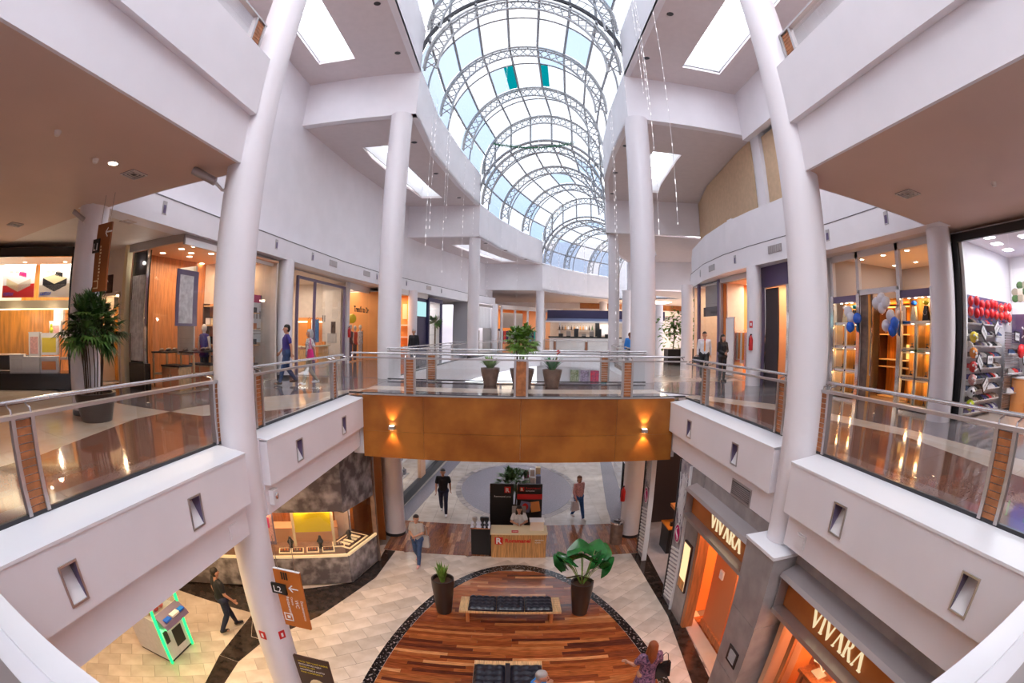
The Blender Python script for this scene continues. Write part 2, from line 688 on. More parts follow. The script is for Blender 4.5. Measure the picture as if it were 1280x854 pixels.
# far pale floor beyond the wood strip and off to the left
far = MB()
for i in range(-11, 14):
    for j in range(0, 52):
        far.box(-.3 + i * .6 + .003, .3 + i * .6 - .003, 14.9 + j * .5 + .003, 15.4 + j * .5 - .003, Z0 - .012, Z0)
for i in range(8):
    for j in range(26):
        far.box(-15.4 + i * .8, -14.61 + i * .8, -6 + j * .8, -5.21 + j * .8, Z0 - .012, Z0 - .002)
for i in range(14):
    for j in range(13):
        far.box(-9.3 + i * .8, -8.51 + i * .8, -8.6 + j * .8, -7.81 + j * .8, Z0 - .012, Z0 - .002)
far.build('tile_field', 'floor_tile', fl, kind='stuff')
# black stone borders, each slab its own piece


def ribbon(name, m, ta, tb, y0, y1, dy, z0, z1, parent, gap=.004):
    n = max(1, round((y1 - y0) / dy))
    for k in range(n):
        a = y0 + (y1 - y0) * k / n + gap / 2
        b = y0 + (y1 - y0) * (k + 1) / n - gap / 2
        mb = MB()
        deck(mb, ta, tb, a, b, z0, z1)
        mb.build(name, m, parent)


RB0 = [(2, 3.33), (6.2, 3.58), (8.9, 3.83), (12.55, 3.74)]
RB1 = [(2, 3.7), (6.2, 3.98), (8.8, 4.12), (12.55, 4.25)]
ribbon('border_slab', 'black_stone', RB0, RB1, 2, 12.5, 1.2, Z0 - .01, Z0 + .004, fl)
LB0 = [(3, -7.6), (5, -5.78), (6, -5.93), (7.2, -6.1), (7.95, -6.15)]


def slab_poly(name, m, polys, z0, z1, parent):
    for p in polys:
        MB().prism(p, z0, z1).build(name, m, parent)


slab_poly('border_slab', 'black_stone', [
    [(-9.5, 7.75), (-6.05, 7.9), (-5.62, 7.0), (-5.25, 7.0), (-5.35, 9.5), (-6.6, 9.3), (-9.5, 9.6)],
    [(-5.25, 7.0), (-4.43, 8.46), (-4.15, 10.3), (-5.35, 9.5)],
    [(-4.43, 8.46), (-3.61, 10.74), (-3.46, 12.5), (-3.8, 12.5), (-3.8, 11.8), (-4.15, 10.3)],
    [(-6.05, 7.88), (-5.95, 6.0), (-5.45, 6.0), (-5.27, 6.98), (-5.62, 6.98)],
    [(-5.95, 5.99), (-5.75, 5.0), (-6.1, 4.0), (-5.5, 4.0), (-5.38, 5.2), (-5.45, 5.99)],
    [(-6.1, 3.99), (-7.0, 2.5), (-6.3, 2.5), (-5.5, 3.99)]], Z0 - .01, Z0 + .004, fl)
# oval: granite ring segments and planks
CX, CY = .2, 5.5
for k in range(26):
    a0, a1 = radians(-20 + 220 * k / 26), radians(-20 + 220 * (k + 1) / 26 - .06)
    P = []
    for (ra, rb) in ((3.0, 6.5), (2.78, 6.22)):
        for q in ((0, .25, .5, .75, 1) if ra == 3.0 else (1, .75, .5, .25, 0)):
            a = a0 + (a1 - a0) * q
            P.append((CX + ra * cos(a), CY + rb * sin(a)))
    MB().prism(P, Z0 - .01, Z0 + .006).build('ring_stone', 'ring_granite', fl)
rows = []
PW = .105
nrow = int((11.7 - 3.1) / PW)
pk = 0
for r in range(nrow):
    y0 = 3.1 + r * PW
    y1 = y0 + PW - .002
    hw = []
    for y in (y0, y1):
        q = 1 - ((y - CY) / 6.2) ** 2
        hw.append(2.77 * sqrt(max(0, q)))
    if min(hw) < .12:
        continue
    xl = [CX - h for h in hw]
    xr = [CX + h for h in hw]
    x = min(xl) - random.random() * .9
    first = True
    while x < max(xr):
        w = random.choice([.9, 1.2, 1.5, 2.0, 2.3])
        a, b = x, x + w - .003
        x += w
        p = [(max(a, xl[0]), y0), (min(b, xr[0]), y0), (min(b, xr[1]), y1), (max(a, xl[1]), y1)]
        if p[1][0] - p[0][0] < .05 or p[2][0] - p[3][0] < .05:
            continue
        rows.append((p, random.choices(range(6), [5, 7, 5, 3, 1.1, 1.2])[0]))
rows.sort(key=lambda t: -t[0][0][1] if t[0][0][1] > 4.3 else 99)
spare = {}
for k, (p, mi) in enumerate(rows):
    if k < 298:
        MB().prism(p, Z0 - .01, Z0 + .008 + .001 * (k % 3)).build('plank', 'wood_%d' % mi, fl)
    else:
        spare.setdefault(mi, MB()).prism(p, Z0 - .01, Z0 + .008)
for mi, mb in spare.items():
    mb.build('plank_field', 'wood_%d' % mi, fl, kind='stuff')
# straight strip of boards across the hall
x = -3.85
while x < 4.1:
    y = 12.52 - random.random() * 1.2
    while y < 14.95:
        ln = random.choice([.8, 1.1, 1.5, 1.9])
        a, b = max(12.52, y), min(14.95, y + ln - .003)
        y += ln
        if b - a > .06:
            MB().box(x, x + .118, a, b, Z0 - .01, Z0 + .006).build('floorboard', 'woody_%d' % random.choices(range(5), [4, 4, 4, 3, 1.2])[0], fl)
    x += .12
# grey disc with mosaic ring behind the counter
n = 48
MB().prism([(.3 + 2.38 * cos(2 * pi * k / n), 19.1 + 3.45 * sin(2 * pi * k / n)) for k in range(n)], Z0 - .01, Z0 + .006).build('stone_disc', 'grey_stone', fl)
for k in range(60):
    a0, a1 = 2 * pi * k / 60, 2 * pi * (k + .94) / 60
    P = [(.3 + 2.62 * cos(a0), 19.1 + 3.75 * sin(a0)), (.3 + 2.62 * cos(a1), 19.1 + 3.75 * sin(a1)), (.3 + 2.39 * cos(a1), 19.1 + 3.46 * sin(a1)), (.3 + 2.39 * cos(a0), 19.1 + 3.46 * sin(a0))]
    MB().prism(P, Z0 - .01, Z0 + .007).build('cobble', 'mosaic', fl)
FL0 = [(14.9, -4.2), (19, -3.7), (23, -3.25), (30, -1.9), (40, 2)]
FL1 = [(14.9, -3.62), (19, -3.1), (23, -2.55), (30, -1.0), (40, 3)]
ribbon('border_slab', 'grey_stone', FL0, FL1, 14.97, 36, 1.5, Z0 - .01, Z0 + .004, fl)
FR0 = [(14.9, 3.62), (16.5, 3.75), (19, 4.1), (23, 4.69), (30, 6.3)]
FR1 = [(14.9, 4.5), (19, 4.8), (23, 5.3), (30, 7.2)]
ribbon('border_slab', 'grey_stone', FR0, FR1, 14.97, 30, 1.5, Z0 - .01, Z0 + .004, fl)
# shop sills at the right
MB().prism([(4.0, 5.4), (4.55, 5.4), (4.6, 9.1), (4.13, 9.1)], Z0 - .01, Z0 + .02).build('sill_slab', 'beige_polished', fl)
MB().prism([(4.13, 9.15), (9, 9.15), (9, 14.9), (4.26, 14.9), (4.26, 12.6)], Z0 - .01, Z0 + .012).build('sill_slab', 'ledge_grey', fl)

# ---- upper walkway decks
up = struct('floor', (0, 0, 0))
dk = MB()
deck(dk, cst(-16), cst(-3.72), -9, 15, -1.25, -.03)
deck(dk, cst(4.03), cst(16), -9, 15, -1.25, -.03)
deck(dk, cst(3.84), cst(4.03), -9, 5.0, -1.24, -.74)
deck(dk, cst(-16), off(VL, -.15), 15, 40, -1.25, -.03)
deck(dk, off(VR, .15), cst(24), 15, 37, -1.25, -.03)
dk.box(-3.72, 3.92, -9, .6, -1.25, -.03)
dk.box(-3.9, 4.1, 10.72, 14.65, -1.45, -.03)
dk.prism([(-16, 40), (2.5, 40), (9.3, 37), (24, 37), (24, 62), (-16, 62)], -1.25, -.03)
dk.build('deck', 'paint', up)
OUT_L = [(-9, -5.4), (3.1, -6.0), (5.9, -6.7), (7.4, -6.6), (9.5, -6.0), (11.2, -4.75), (12.2, -4.02)]
IN_L = [(6.9, -5.7), (7.8, -4.95), (9.07, -4.02), (20, -4.02)]
OUT_R = [(-9, 6.9), (3.5, 7.17), (5.6, 7.2), (7.8, 6.88), (9.5, 6.35), (11.2, 5.26), (12.6, 4.05)]
IN_R = [(-9, 6.0), (3, 6.22), (5.44, 6.64), (7.16, 6.31), (8.72, 5.84), (10.26, 4.97), (11.5, 4.02)]
ribbon('stone_slab', 'granite_brown', OUT_L, cst(-4.0), -8, 6.9, 1.5, -.03, 0, up)
ribbon('stone_slab', 'beige_polished', cst(-13.8), OUT_L, -8, 6.9, 1.5, -.03, 0, up)
ribbon('stone_slab', 'granite_brown', IN_L, cst(-4.0), 6.9, 9.05, 1.1, -.03, 0, up)
ribbon('stone_slab', 'beige_polished', OUT_L, IN_L, 6.9, 9.05, 1.1, -.03, 0, up)
ribbon('stone_slab', 'beige_polished', OUT_L, cst(-4.0), 9.05, 12.1, 1.0, -.03, 0, up)
OL2 = [(6.9, -6.6), (7.4, -6.6), (9.5, -6.0), (11.2, -4.75), (12.2, -4.0), (15, -4.0)]
ribbon('stone_slab', 'granite_grey', off(BL, -4), OL2, 6.9, 14.9, 1.2, -.03, 0, up)
ribbon('stone_slab', 'granite_brown', IN_R and cst(4.15), IN_R, -8, 11.5, 1.5, -.03, 0, up)
ribbon('stone_slab', 'beige_polished', IN_R, OUT_R, -8, 11.5, 1.5, -.03, 0, up)
OR2 = OUT_R[:-1] + [(11.5, 5.0), (12.6, 4.15), (15, 4.15)]
ribbon('stone_slab', 'granite_grey', OR2, off(BR, 6), -8, 14.9, 1.5, -.03, 0, up)
ribbon('stone_slab', 'granite_grey', off(BL, -4), off(VL, -.5), 15, 40, 2.5, -.03, 0, up)
ribbon('stone_slab', 'beige_polished', off(VR, .5), off(BR, 6), 15, 36, 2.5, -.03, 0, up)
MB().prism([(-9, 40.1), (3, 40.1), (9.4, 37.2), (22, 37.1), (22, 58), (-9, 58)], -.03, 0).build('stone_slab', 'beige_polished', up)
for k in range(6):                                         # bridge paving
    x0 = -3.98 + k * 1.355
    for (a, b, m) in ((10.8, 12.0, 'granite_dark'), (12.01, 12.9, 'beige_polished'), (12.91, 14.6, 'granite_dark')):
        MB().box(x0 + .003, x0 + 1.352, a, b, -.03, 0).build('stone_slab', m, up)
MB().box(-4.0, 4.15, -6, .2, -.03, 0).build('stone_slab', 'granite_grey', up)

# ---- near balcony fronts of the upper walkway (with recessed wall lights)
def recess(x, side, yc, zc, w, h, label, group):
    """steel-framed recessed light in a balcony front; side=-1 left front (faces +x), +1 right front"""
    s = -side
    t = thing('recessed_wall_light', label, 'wall light', (x, yc, zc - h / 2), group=group)
    MB().hexa([(x, yc - w / 2, zc - h / 2), (x, yc + w / 2, zc - h / 2), (x, yc + w / 2, zc + h / 2), (x, yc - w / 2, zc + h / 2),
               (x - s * .001, yc - w / 2, zc - h / 2 - .001), (x - s * .001, yc + w / 2, zc - h / 2 - .001), (x - s * .001, yc + w / 2, zc + h / 2), (x - s * .001, yc - w / 2, zc + h / 2)])
    q = MB()
    d = x - s * .16
    # inclined reflector plate, side cheeks, dark top
    q.slab((x, yc - w / 2, zc - h / 2), (x, yc + w / 2, zc - h / 2), (d, yc + w / 2, zc + h * .42), (d, yc - w / 2, zc + h * .42), (-s * .012, 0, 0))
    q.build('reflector', 'white', t)
    q = MB()
    for yy in (yc - w / 2, yc + w / 2 - .008):
        q.box(min(x, d), max(x, d), yy, yy + .008, zc - h / 2, zc + h / 2)
    q.box(min(x, d), max(x, d), yc - w / 2, yc + w / 2, zc + h / 2 - .01, zc + h / 2)
    q.box(min(d, d - s * .01), max(d, d - s * .01), yc - w / 2, yc + w / 2, zc, zc + h / 2)
    q.build('housing', 'violet_grey', t)
    q = MB()
    f = .022
    xa, xb = sorted((x + s * .012, x - s * .01))
    q.box(xa, xb, yc - w / 2 - f, yc + w / 2 + f, zc - h / 2 - f, zc - h / 2)
    q.box(xa, xb, yc - w / 2 - f, yc + w / 2 + f, zc + h / 2, zc + h / 2 + f)
    q.box(xa, xb, yc - w / 2 - f, yc - w / 2, zc - h / 2, zc + h / 2)
    q.box(xa, xb, yc + w / 2, yc + w / 2 + f, zc - h / 2, zc + h / 2)
    q.build('frame', 'brushed', t)


def front(side, x, y0, y1, lights, trim_no, zt=0., step=.74, bot=1.25, ledge=True, ins=.12):
    s = -side                                               # outward direction (towards the void)
    w = struct('trim_%d' % trim_no, (x, y0, zt))
    holes = [(yc - .105, yc + .105, zt - .61, zt - .26) for yc, _, _ in lights]
    mb = MB()
    holed(mb, x, y0, y1, zt - step, zt - .035, -s * .2, holes)
    mb.build('upper_front', 'paint', w)
    a, b = sorted((x - s * ins, x - s * .42))
    box_obj('lower_front', 'paint', (a, b, y0, y1, zt - bot, zt - step), w)
    if ledge:
        xi = x - s * .56
        MB().hexa([(x + s * .01, y0 - .0, zt - .05), (xi, y0, zt - .05), (xi, y1, zt - .05), (x + s * .01, y1, zt - .05),
                   (x + s * .01, y0, zt - .02), (xi, y0, zt + .04), (xi, y1, zt + .04), (x + s * .01, y1, zt - .02)]).build('coping', 'ledge', w)
    for yc, lab, g in lights:
        recess(x, side, yc, zt - .435, .21, .35, lab, g)
    return w


front(-1, -3.5, -4, 5.12, [(-.35, 'recessed wall light on left front nearest the foreground bridge', None), (1.78, 'steel-framed recessed wall light low on left balcony front, nearer the camera', None), (3.87, 'steel-framed recessed wall light on left balcony front, beside near white column', None)], 1)
front(-1, -3.58, 5.88, 10.6, [(7.0, 'small recessed wall light on far left balcony front, nearer the column', None), (9.25, 'small recessed wall light on far left balcony front, beside rust bridge', None)], 2)
front(1, 3.7, -4, 5.0, [(-.45, 'recessed wall light on right front nearest the foreground bridge', None), (1.63, 'steel-framed recessed wall light low on right balcony front, nearer the camera', None), (3.8, 'steel-framed recessed wall light on right balcony front, beside near white column', None)], 3)
front(1, 3.88, 5.75, 10.6, [(7.05, 'small recessed wall light on far right balcony front, nearer the column', None), (9.3, 'small recessed wall light on far right balcony front, beside rust bridge', None)], 4)
for o_ in list(C.objects):                                   # lights no camera position in front of the balcony can show
    if o_.get('label', '').startswith('recessed wall light on'):
        o_['label'] = o_['label'] + ' ledge'
# foreground bridge ledge in the lower corners
nb = struct('trim_5', (0, .6, 0))
MB().hexa([(-3.5, .6, -.10), (3.7, .6, -.10), (3.7, .83, -.10), (-3.5, .83, -.10), (-3.5, .6, 0), (3.7, .6, 0), (3.7, .83, -.03), (-3.5, .83, -.03)]).build('coping', 'ledge', nb)
box_obj('front_panel', 'rust_panel', (-3.48, 3.68, .7, .8, -1.7, -.1), nb)
box_obj('gutter', 'gutter_dark', (-4.0, 4.1, .2, .6, -.12, -.06), nb)

# far void edges
fv = struct('trim_6', (0, 15, 0))
mb = MB()
band(mb, VL, 14.65, 39.7, -.74, 0.02, -.2)
band(mb, off(VL, -.12), 14.65, 39.7, -1.25, -.74, -.3)
mb.build('left_front', 'paint', fv)
mb = MB()
band(mb, VR, 14.65, 36.7, -.74, 0.02, .2)
band(mb, off(VR, .12), 14.65, 36.7, -1.25, -.74, .3)
mb.build('right_front', 'paint', fv)
MB().slab((2.56, 39.7, -1.25), (9.4, 36.7, -1.25), (9.4, 36.7, .02), (2.56, 39.7, .02), (.1, .3, 0)).build('end_front', 'paint', fv)

# ---- balcony fronts of the storey above (near, both sides)
def front2(side, x, y0, y1, no):
    s = -side
    w = struct('trim_%d' % no, (x, y0, SOF))
    a, b = sorted((x, x - s * .055))
    box_obj('lower_front', 'paint', (a, b, y0, y1, SOF - .012, 4.68), w)
    a, b = sorted((x + s * .11, x - s * .25))
    box_obj('upper_front', 'paint', (a, b, y0, y1, 4.68, 5.68), w)
    return w


front2(-1, -3.80, -9, 5.2, 7)
front2(1, 4.02, -9, 5.1, 8)
cl = struct('ceiling', (0, 0, SOF))                          # slab of the storey above = soffit over the walkway
mb = MB()
mb.prism([(-3.85, -9), (-3.85, 5.55), (-7.8, 5.75), (-16, 5.75), (-16, -9)], SOF, 5.2)
mb.prism([(4.07, -9), (16, -9), (16, 5.95), (8.25, 5.95), (4.07, 5.55)], SOF, 5.2)
mb.build('slab', 'soffit', cl)
mb = MB()
deck(mb, cst(-16), off(BL, -.02), 5.75, 40, SOF, SOF + .5)
deck(mb, off(BR, .02), cst(20), 5.95, 27, SOF, SOF + .5)
mb.build('shop_ceiling', 'paint_warm', cl)
mb = MB()                                                     # white slab edge facing down the mall
mb.slab((-3.85, 5.56, SOF), (-7.8, 5.76, SOF), (-7.8, 5.76, 5.2), (-3.85, 5.56, 5.2), (0, .02, 0))
mb.slab((4.07, 5.56, SOF), (8.25, 5.96, SOF), (8.25, 5.96, 5.2), (4.07, 5.56, 5.2), (0, .02, 0))
mb.build('slab_edge', 'paint', cl)

# ---- high walls with the shop band
wl = struct('wall_left', (-8, 10, 0))
mb = MB()
band(mb, BL, 5.3, 40, SOF - .01, 4.56, -.6)
mb.build('shop_band', 'paint', wl)
mb = MB()
band(mb, off(BL, .008), 5.3, 40, 4.535, 4.565, -.1)
mb.build('painted_shadow_line', 'shadow_line_dark', wl)  # dark strip painted in for the shadow gap on top of the band
mb = MB()
band(mb, UL, 5.2, 41, 4.5, 12, -.3)
mb.build('upper_wall', 'paint', wl)
mb = MB()
band(mb, UL, -9, 5.2, 5.2, 12, -.3)
mb.build('rear_wall', 'paint', wl)
wr_ = struct('wall_right', (9, 10, 0))
mb = MB()
band(mb, BR, 5.5, 31, SOF - .01, 4.62, .5)
band(mb, off(BR, .12), 5.5, 31, 4.58, 5.85, .5)
mb.build('shop_band', 'paint', wr_)
mb = MB()
band(mb, off(BR, -.008), 5.5, 31, 4.595, 4.62, .1)
mb.build('painted_shadow_line', 'shadow_line_dark', wr_)  # painted shadow strip, as on the left wall
mb = MB()
band(mb, UR, 5.2, 15, 9.25, 12, .3)
band(mb, off(UR, .55), 15, 36, 5.2, 12, .3)
band(mb, off(UR, .6), -9, 15, 5.2, 9.3, .3)
mb.build('upper_wall', 'paint', wr_)
mb = MB()
mb.box(9.0, 9.46, -8, 5.3, 5.2, 12)
mb.build('rear_wall', 'paint', wr_)
for (a, b) in ((11.0, 14.35), (15.35, 25.)):                   # beige panels between white pilasters
    mb = MB()
    band(mb, off(UR, .52 if a < 15 else .48), a, b, 5.6, 9.25 if a < 15 else 9.45, .06)
    mb.build('beige_panel', 'beige_panel', wr_)
mb = MB()
mb.box(9.26, 9.6, 14.44, 15.0, 5.4, 9.5)
mb.build('pilaster', 'paint', wr_)
mb = MB()
band(mb, off(BR, .12), 14.95, 15.3, 5.85, 5.9, .5)
mb.build('pilaster_foot', 'paint', wr_)

# ---- stepped ceilings, cross beams, vault edges
def quad_minus(mb, x0, x1, y0, y1, z0, z1, holes):
    xs = sorted({x0, x1} | {v for h in holes for v in h[:2]})
    ys = sorted({y0, y1} | {v for h in holes for v in h[2:]})
    for a, b in zip(xs, xs[1:]):
        for c, d in zip(ys, ys[1:]):
            if any(h[0] <= a and b <= h[1] and h[2] <= c and d <= h[3] for h in holes):
                continue
            mb.box(a, b, c, d, z0, z1)


cu = struct('ceiling', (0, 0, 11.4))
mb = MB()
quad_minus(mb, -16, -3.6, -9, 15, 11.4, 11.55, [(-7.23, -5.78, 4.6, 13.55), (-7.23, -5.78, -6, 2.5)])
quad_minus(mb, 4.1, 16, -9, 15, 11.4, 11.55, [(6.05, 7.6, 4.6, 13.75), (6.05, 7.6, -6, 2.5)])
mb.build('high_ceiling', 'ceiling_paint', cu)
S2L = (off(VL, -3.0), off(VL, -1.75))
S2R = (off(VR, 1.75), off(VR, 3.1))
mb = MB()
deck(mb, cst(-16), S2L[0], 15, 28, 9.5, 9.62)
deck(mb, S2L[1], VL, 15, 28, 9.5, 9.62)
deck(mb, S2L[0], S2L[1], 15, 17.9, 9.5, 9.62)
deck(mb, S2L[0], S2L[1], 26.2, 28, 9.5, 9.62)
deck(mb, VR, S2R[0], 15, 27, 9.5, 9.62)
deck(mb, S2R[1], cst(18), 15, 27, 9.5, 9.62)
deck(mb, S2R[0], S2R[1], 15, 18, 9.5, 9.62)
deck(mb, S2R[0], S2R[1], 23.8, 27, 9.5, 9.62)
mb.build('middle_ceiling', 'ceiling_paint', cu)
mb = MB()
deck(mb, cst(-16), off(VL, -2.9), 28, 40, 7.5, 7.6)
deck(mb, off(VL, -1.6), VL, 28, 40, 7.5, 7.6)
deck(mb, off(VL, -2.9), off(VL, -1.6), 28, 30.8, 7.5, 7.6)
deck(mb, off(VL, -2.9), off(VL, -1.6), 38.5, 40, 7.5, 7.6)
deck(mb, VR, off(VR, 1.9), 26, 37, 7.5, 7.6)
deck(mb, off(VR, 3.2), cst(24), 26, 37, 7.5, 7.6)
deck(mb, off(VR, 1.9), off(VR, 3.2), 26, 28.3, 7.5, 7.6)
deck(mb, off(VR, 1.9), off(VR, 3.2), 33, 37, 7.5, 7.6)
mb.build('lower_ceiling', 'ceiling_paint', cu)
mb = MB()
deck(mb, cst(-20), VL, 39.7, 60, 5.25, 5.4)
mb.prism([(9.4, 36.7), (30, 36.7), (30, 60), (17, 44), (14, 42), (11.4, 39.6)], 5.25, 5.4)
mb.prism([(11, 48.7), (17, 44), (30, 60), (11, 60)], 5.25, 5.4)
mb.build('far_ceiling', 'ceiling_paint', cu)
area((16, 50, 5.1), 3, 260, (1, .9, .8), sy=3, name='concourse_fill')  # added fill light for the otherwise dark far concourse
box_obj('fill_panel', 'lamp_warm', (14.5, 17.5, 48.5, 51.5, 5.2, 5.24), cu)  # added glowing panel to go with the fill light
cb = struct('trim_9', (0, 15, 9.5))
mb = MB()
mb.box(-8.4, -3.59, 14.99, 15.3, 9.49, 11.5)
mb.box(4.09, 9.0, 14.99, 15.3, 9.49, 11.5)
mb.build('cross_beam', 'paint', cb)
mb = MB()
mb.slab((-8.4, 27.9, 7.49), (-2.12, 28, 7.49), (-2.12, 28, 9.6), (-8.4, 27.9, 9.6), (0, .3, 0))
mb.slab((5.4, 26, 7.49), (14, 24.6, 7.49), (14, 24.6, 9.6), (5.4, 26, 9.6), (0, .3, 0))
mb.build('cross_beam', 'paint', cb)
mb = MB()
mb.slab((-6, 39.6, 5.24), (2.56, 39.7, 5.24), (2.56, 39.7, 7.6), (-6, 39.6, 7.6), (0, .3, 0))
mb.slab((9.4, 36.7, 5.24), (20, 32.5, 5.24), (20, 32.5, 7.6), (9.4, 36.7, 7.6), (0, .3, 0))
mb.build('cross_beam', 'paint', cb)
SECT = [  # left points, right points, spring height, ceiling height
    ([(-3.6, y) for y in (-6.67, -2.33, 2, 6.33, 10.67, 15)], [(4.1, y) for y in (-6.67, -2.33, 2, 6.33, 10.67, 15)], 13.6, 11.4),
    ([(-3.6, 15), (-3.55, 19.33), (-2.95, 23.8), (-2.12, 28)], [(4.1, 15), (4.22, 18.7), (4.6, 22.4), (5.4, 26)], 11.6, 9.5),
    ([(-2.12, 28), (-1.0, 32), (.6, 36), (2.56, 39.7)], [(5.4, 26), (6.3, 29.7), (7.7, 33.3), (9.4, 36.7)], 9.6, 7.5),
    ([(2.56, 39.7), (4.7, 43), (7.5, 46), (11, 48.7)], [(9.4, 36.7), (11.4, 39.6), (14, 42), (17, 44)], 7.65, 5.25)]
ve = struct('trim_10', (0, 15, 11.4))
for (Lp, Rp, zs, zc) in SECT:
    for pts, sgn in ((Lp, -1), (Rp, 1)):
        for (xa, ya), (xb, yb) in zip(pts, pts[1:]):
            mb = MB()
            d = Vector((yb - ya, -(xb - xa), 0)).normalized() * sgn * .22
            mb.slab((xa, ya, zc - .01), (xb, yb, zc - .01), (xb, yb, zs), (xa, ya, zs), d)
            mb.build('vault_edge', 'paint', ve)

# light wells over the side bays
def well(pts, z0, h, no):
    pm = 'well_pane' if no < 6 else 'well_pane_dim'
    w = struct('window_%d' % no, (pts[0][0], pts[0][1], z0))
    mb = MB()
    n = len(pts)
    cxx = sum(p[0] for p in pts) / n
    cyy = sum(p[1] for p in pts) / n
    for i in range(n):
        a, b = pts[i], pts[(i + 1) % n]
        d = Vector((b[1] - a[1], -(b[0] - a[0]), 0)).normalized() * .06
        m_ = Vector(((a[0] + b[0]) / 2 - cxx, (a[1] + b[1]) / 2 - cyy, 0))
        if d.dot(m_) < 0:
            d = -d
        mb.slab((a[0], a[1], z0 + .001), (b[0], b[1], z0 + .001), (b[0], b[1], z0 + h), (a[0], a[1], z0 + h), d)
    mb.build('shaft', 'white', w)
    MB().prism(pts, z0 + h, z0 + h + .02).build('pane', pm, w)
    mb = MB()
    for k in (.33, .66):
        a, b = lerp(pts[0], pts[-1], k) if False else lerp(pts[0], pts[1], k), lerp(pts[3], pts[2], k)
        mb.tube((a[0], a[1], z0 + h - .05), (b[0], b[1], z0 + h - .05), .02, 6)
    mb.build('glazing_bar', 'white_frame', w)


well([(-7.23, 4.6), (-7.23, 13.55), (-5.78, 13.55), (-5.78, 4.6)], 11.5, .9, 2)
well([(7.6, 4.6), (7.6, 13.75), (6.05, 13.75), (6.05, 4.6)], 11.5, .9, 3)
well([(-7.23, -6), (-7.23, 2.5), (-5.78, 2.5), (-5.78, -6)], 11.5, .9, 4)
well([(7.6, -6), (7.6, 2.5), (6.05, 2.5), (6.05, -6)], 11.5, .9, 5)
gx = lambda t, y: interp(t, y)
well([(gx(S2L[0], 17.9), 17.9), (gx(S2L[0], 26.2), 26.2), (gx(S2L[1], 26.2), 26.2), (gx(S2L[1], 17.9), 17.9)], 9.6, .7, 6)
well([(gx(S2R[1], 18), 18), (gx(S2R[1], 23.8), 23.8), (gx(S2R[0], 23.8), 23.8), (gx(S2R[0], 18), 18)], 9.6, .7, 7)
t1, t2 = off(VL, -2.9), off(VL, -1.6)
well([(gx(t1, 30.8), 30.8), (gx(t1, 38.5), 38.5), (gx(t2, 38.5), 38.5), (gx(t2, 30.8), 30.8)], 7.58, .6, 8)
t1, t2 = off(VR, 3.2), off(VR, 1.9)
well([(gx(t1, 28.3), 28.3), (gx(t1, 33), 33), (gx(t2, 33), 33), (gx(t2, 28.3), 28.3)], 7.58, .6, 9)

# ---- glazed barrel vault
va = struct('window_1', (.25, 15, 13.6))
NP = 9


def arc_pt(L, R, zs, t, dr=0.):
    """t in 0..1 across the half circle; dr = radius offset"""
    mx, my = (L[0] + R[0]) / 2, (L[1] + R[1]) / 2
    hx, hy = (R[0] - L[0]) / 2, (R[1] - L[1]) / 2
    h = hypot(hx, hy)
    k = (h + dr) / h
    a = pi * (1 - t)
    return Vector((mx + hx * cos(a) * k, my + hy * cos(a) * k, zs + (h + dr) * sin(a)))


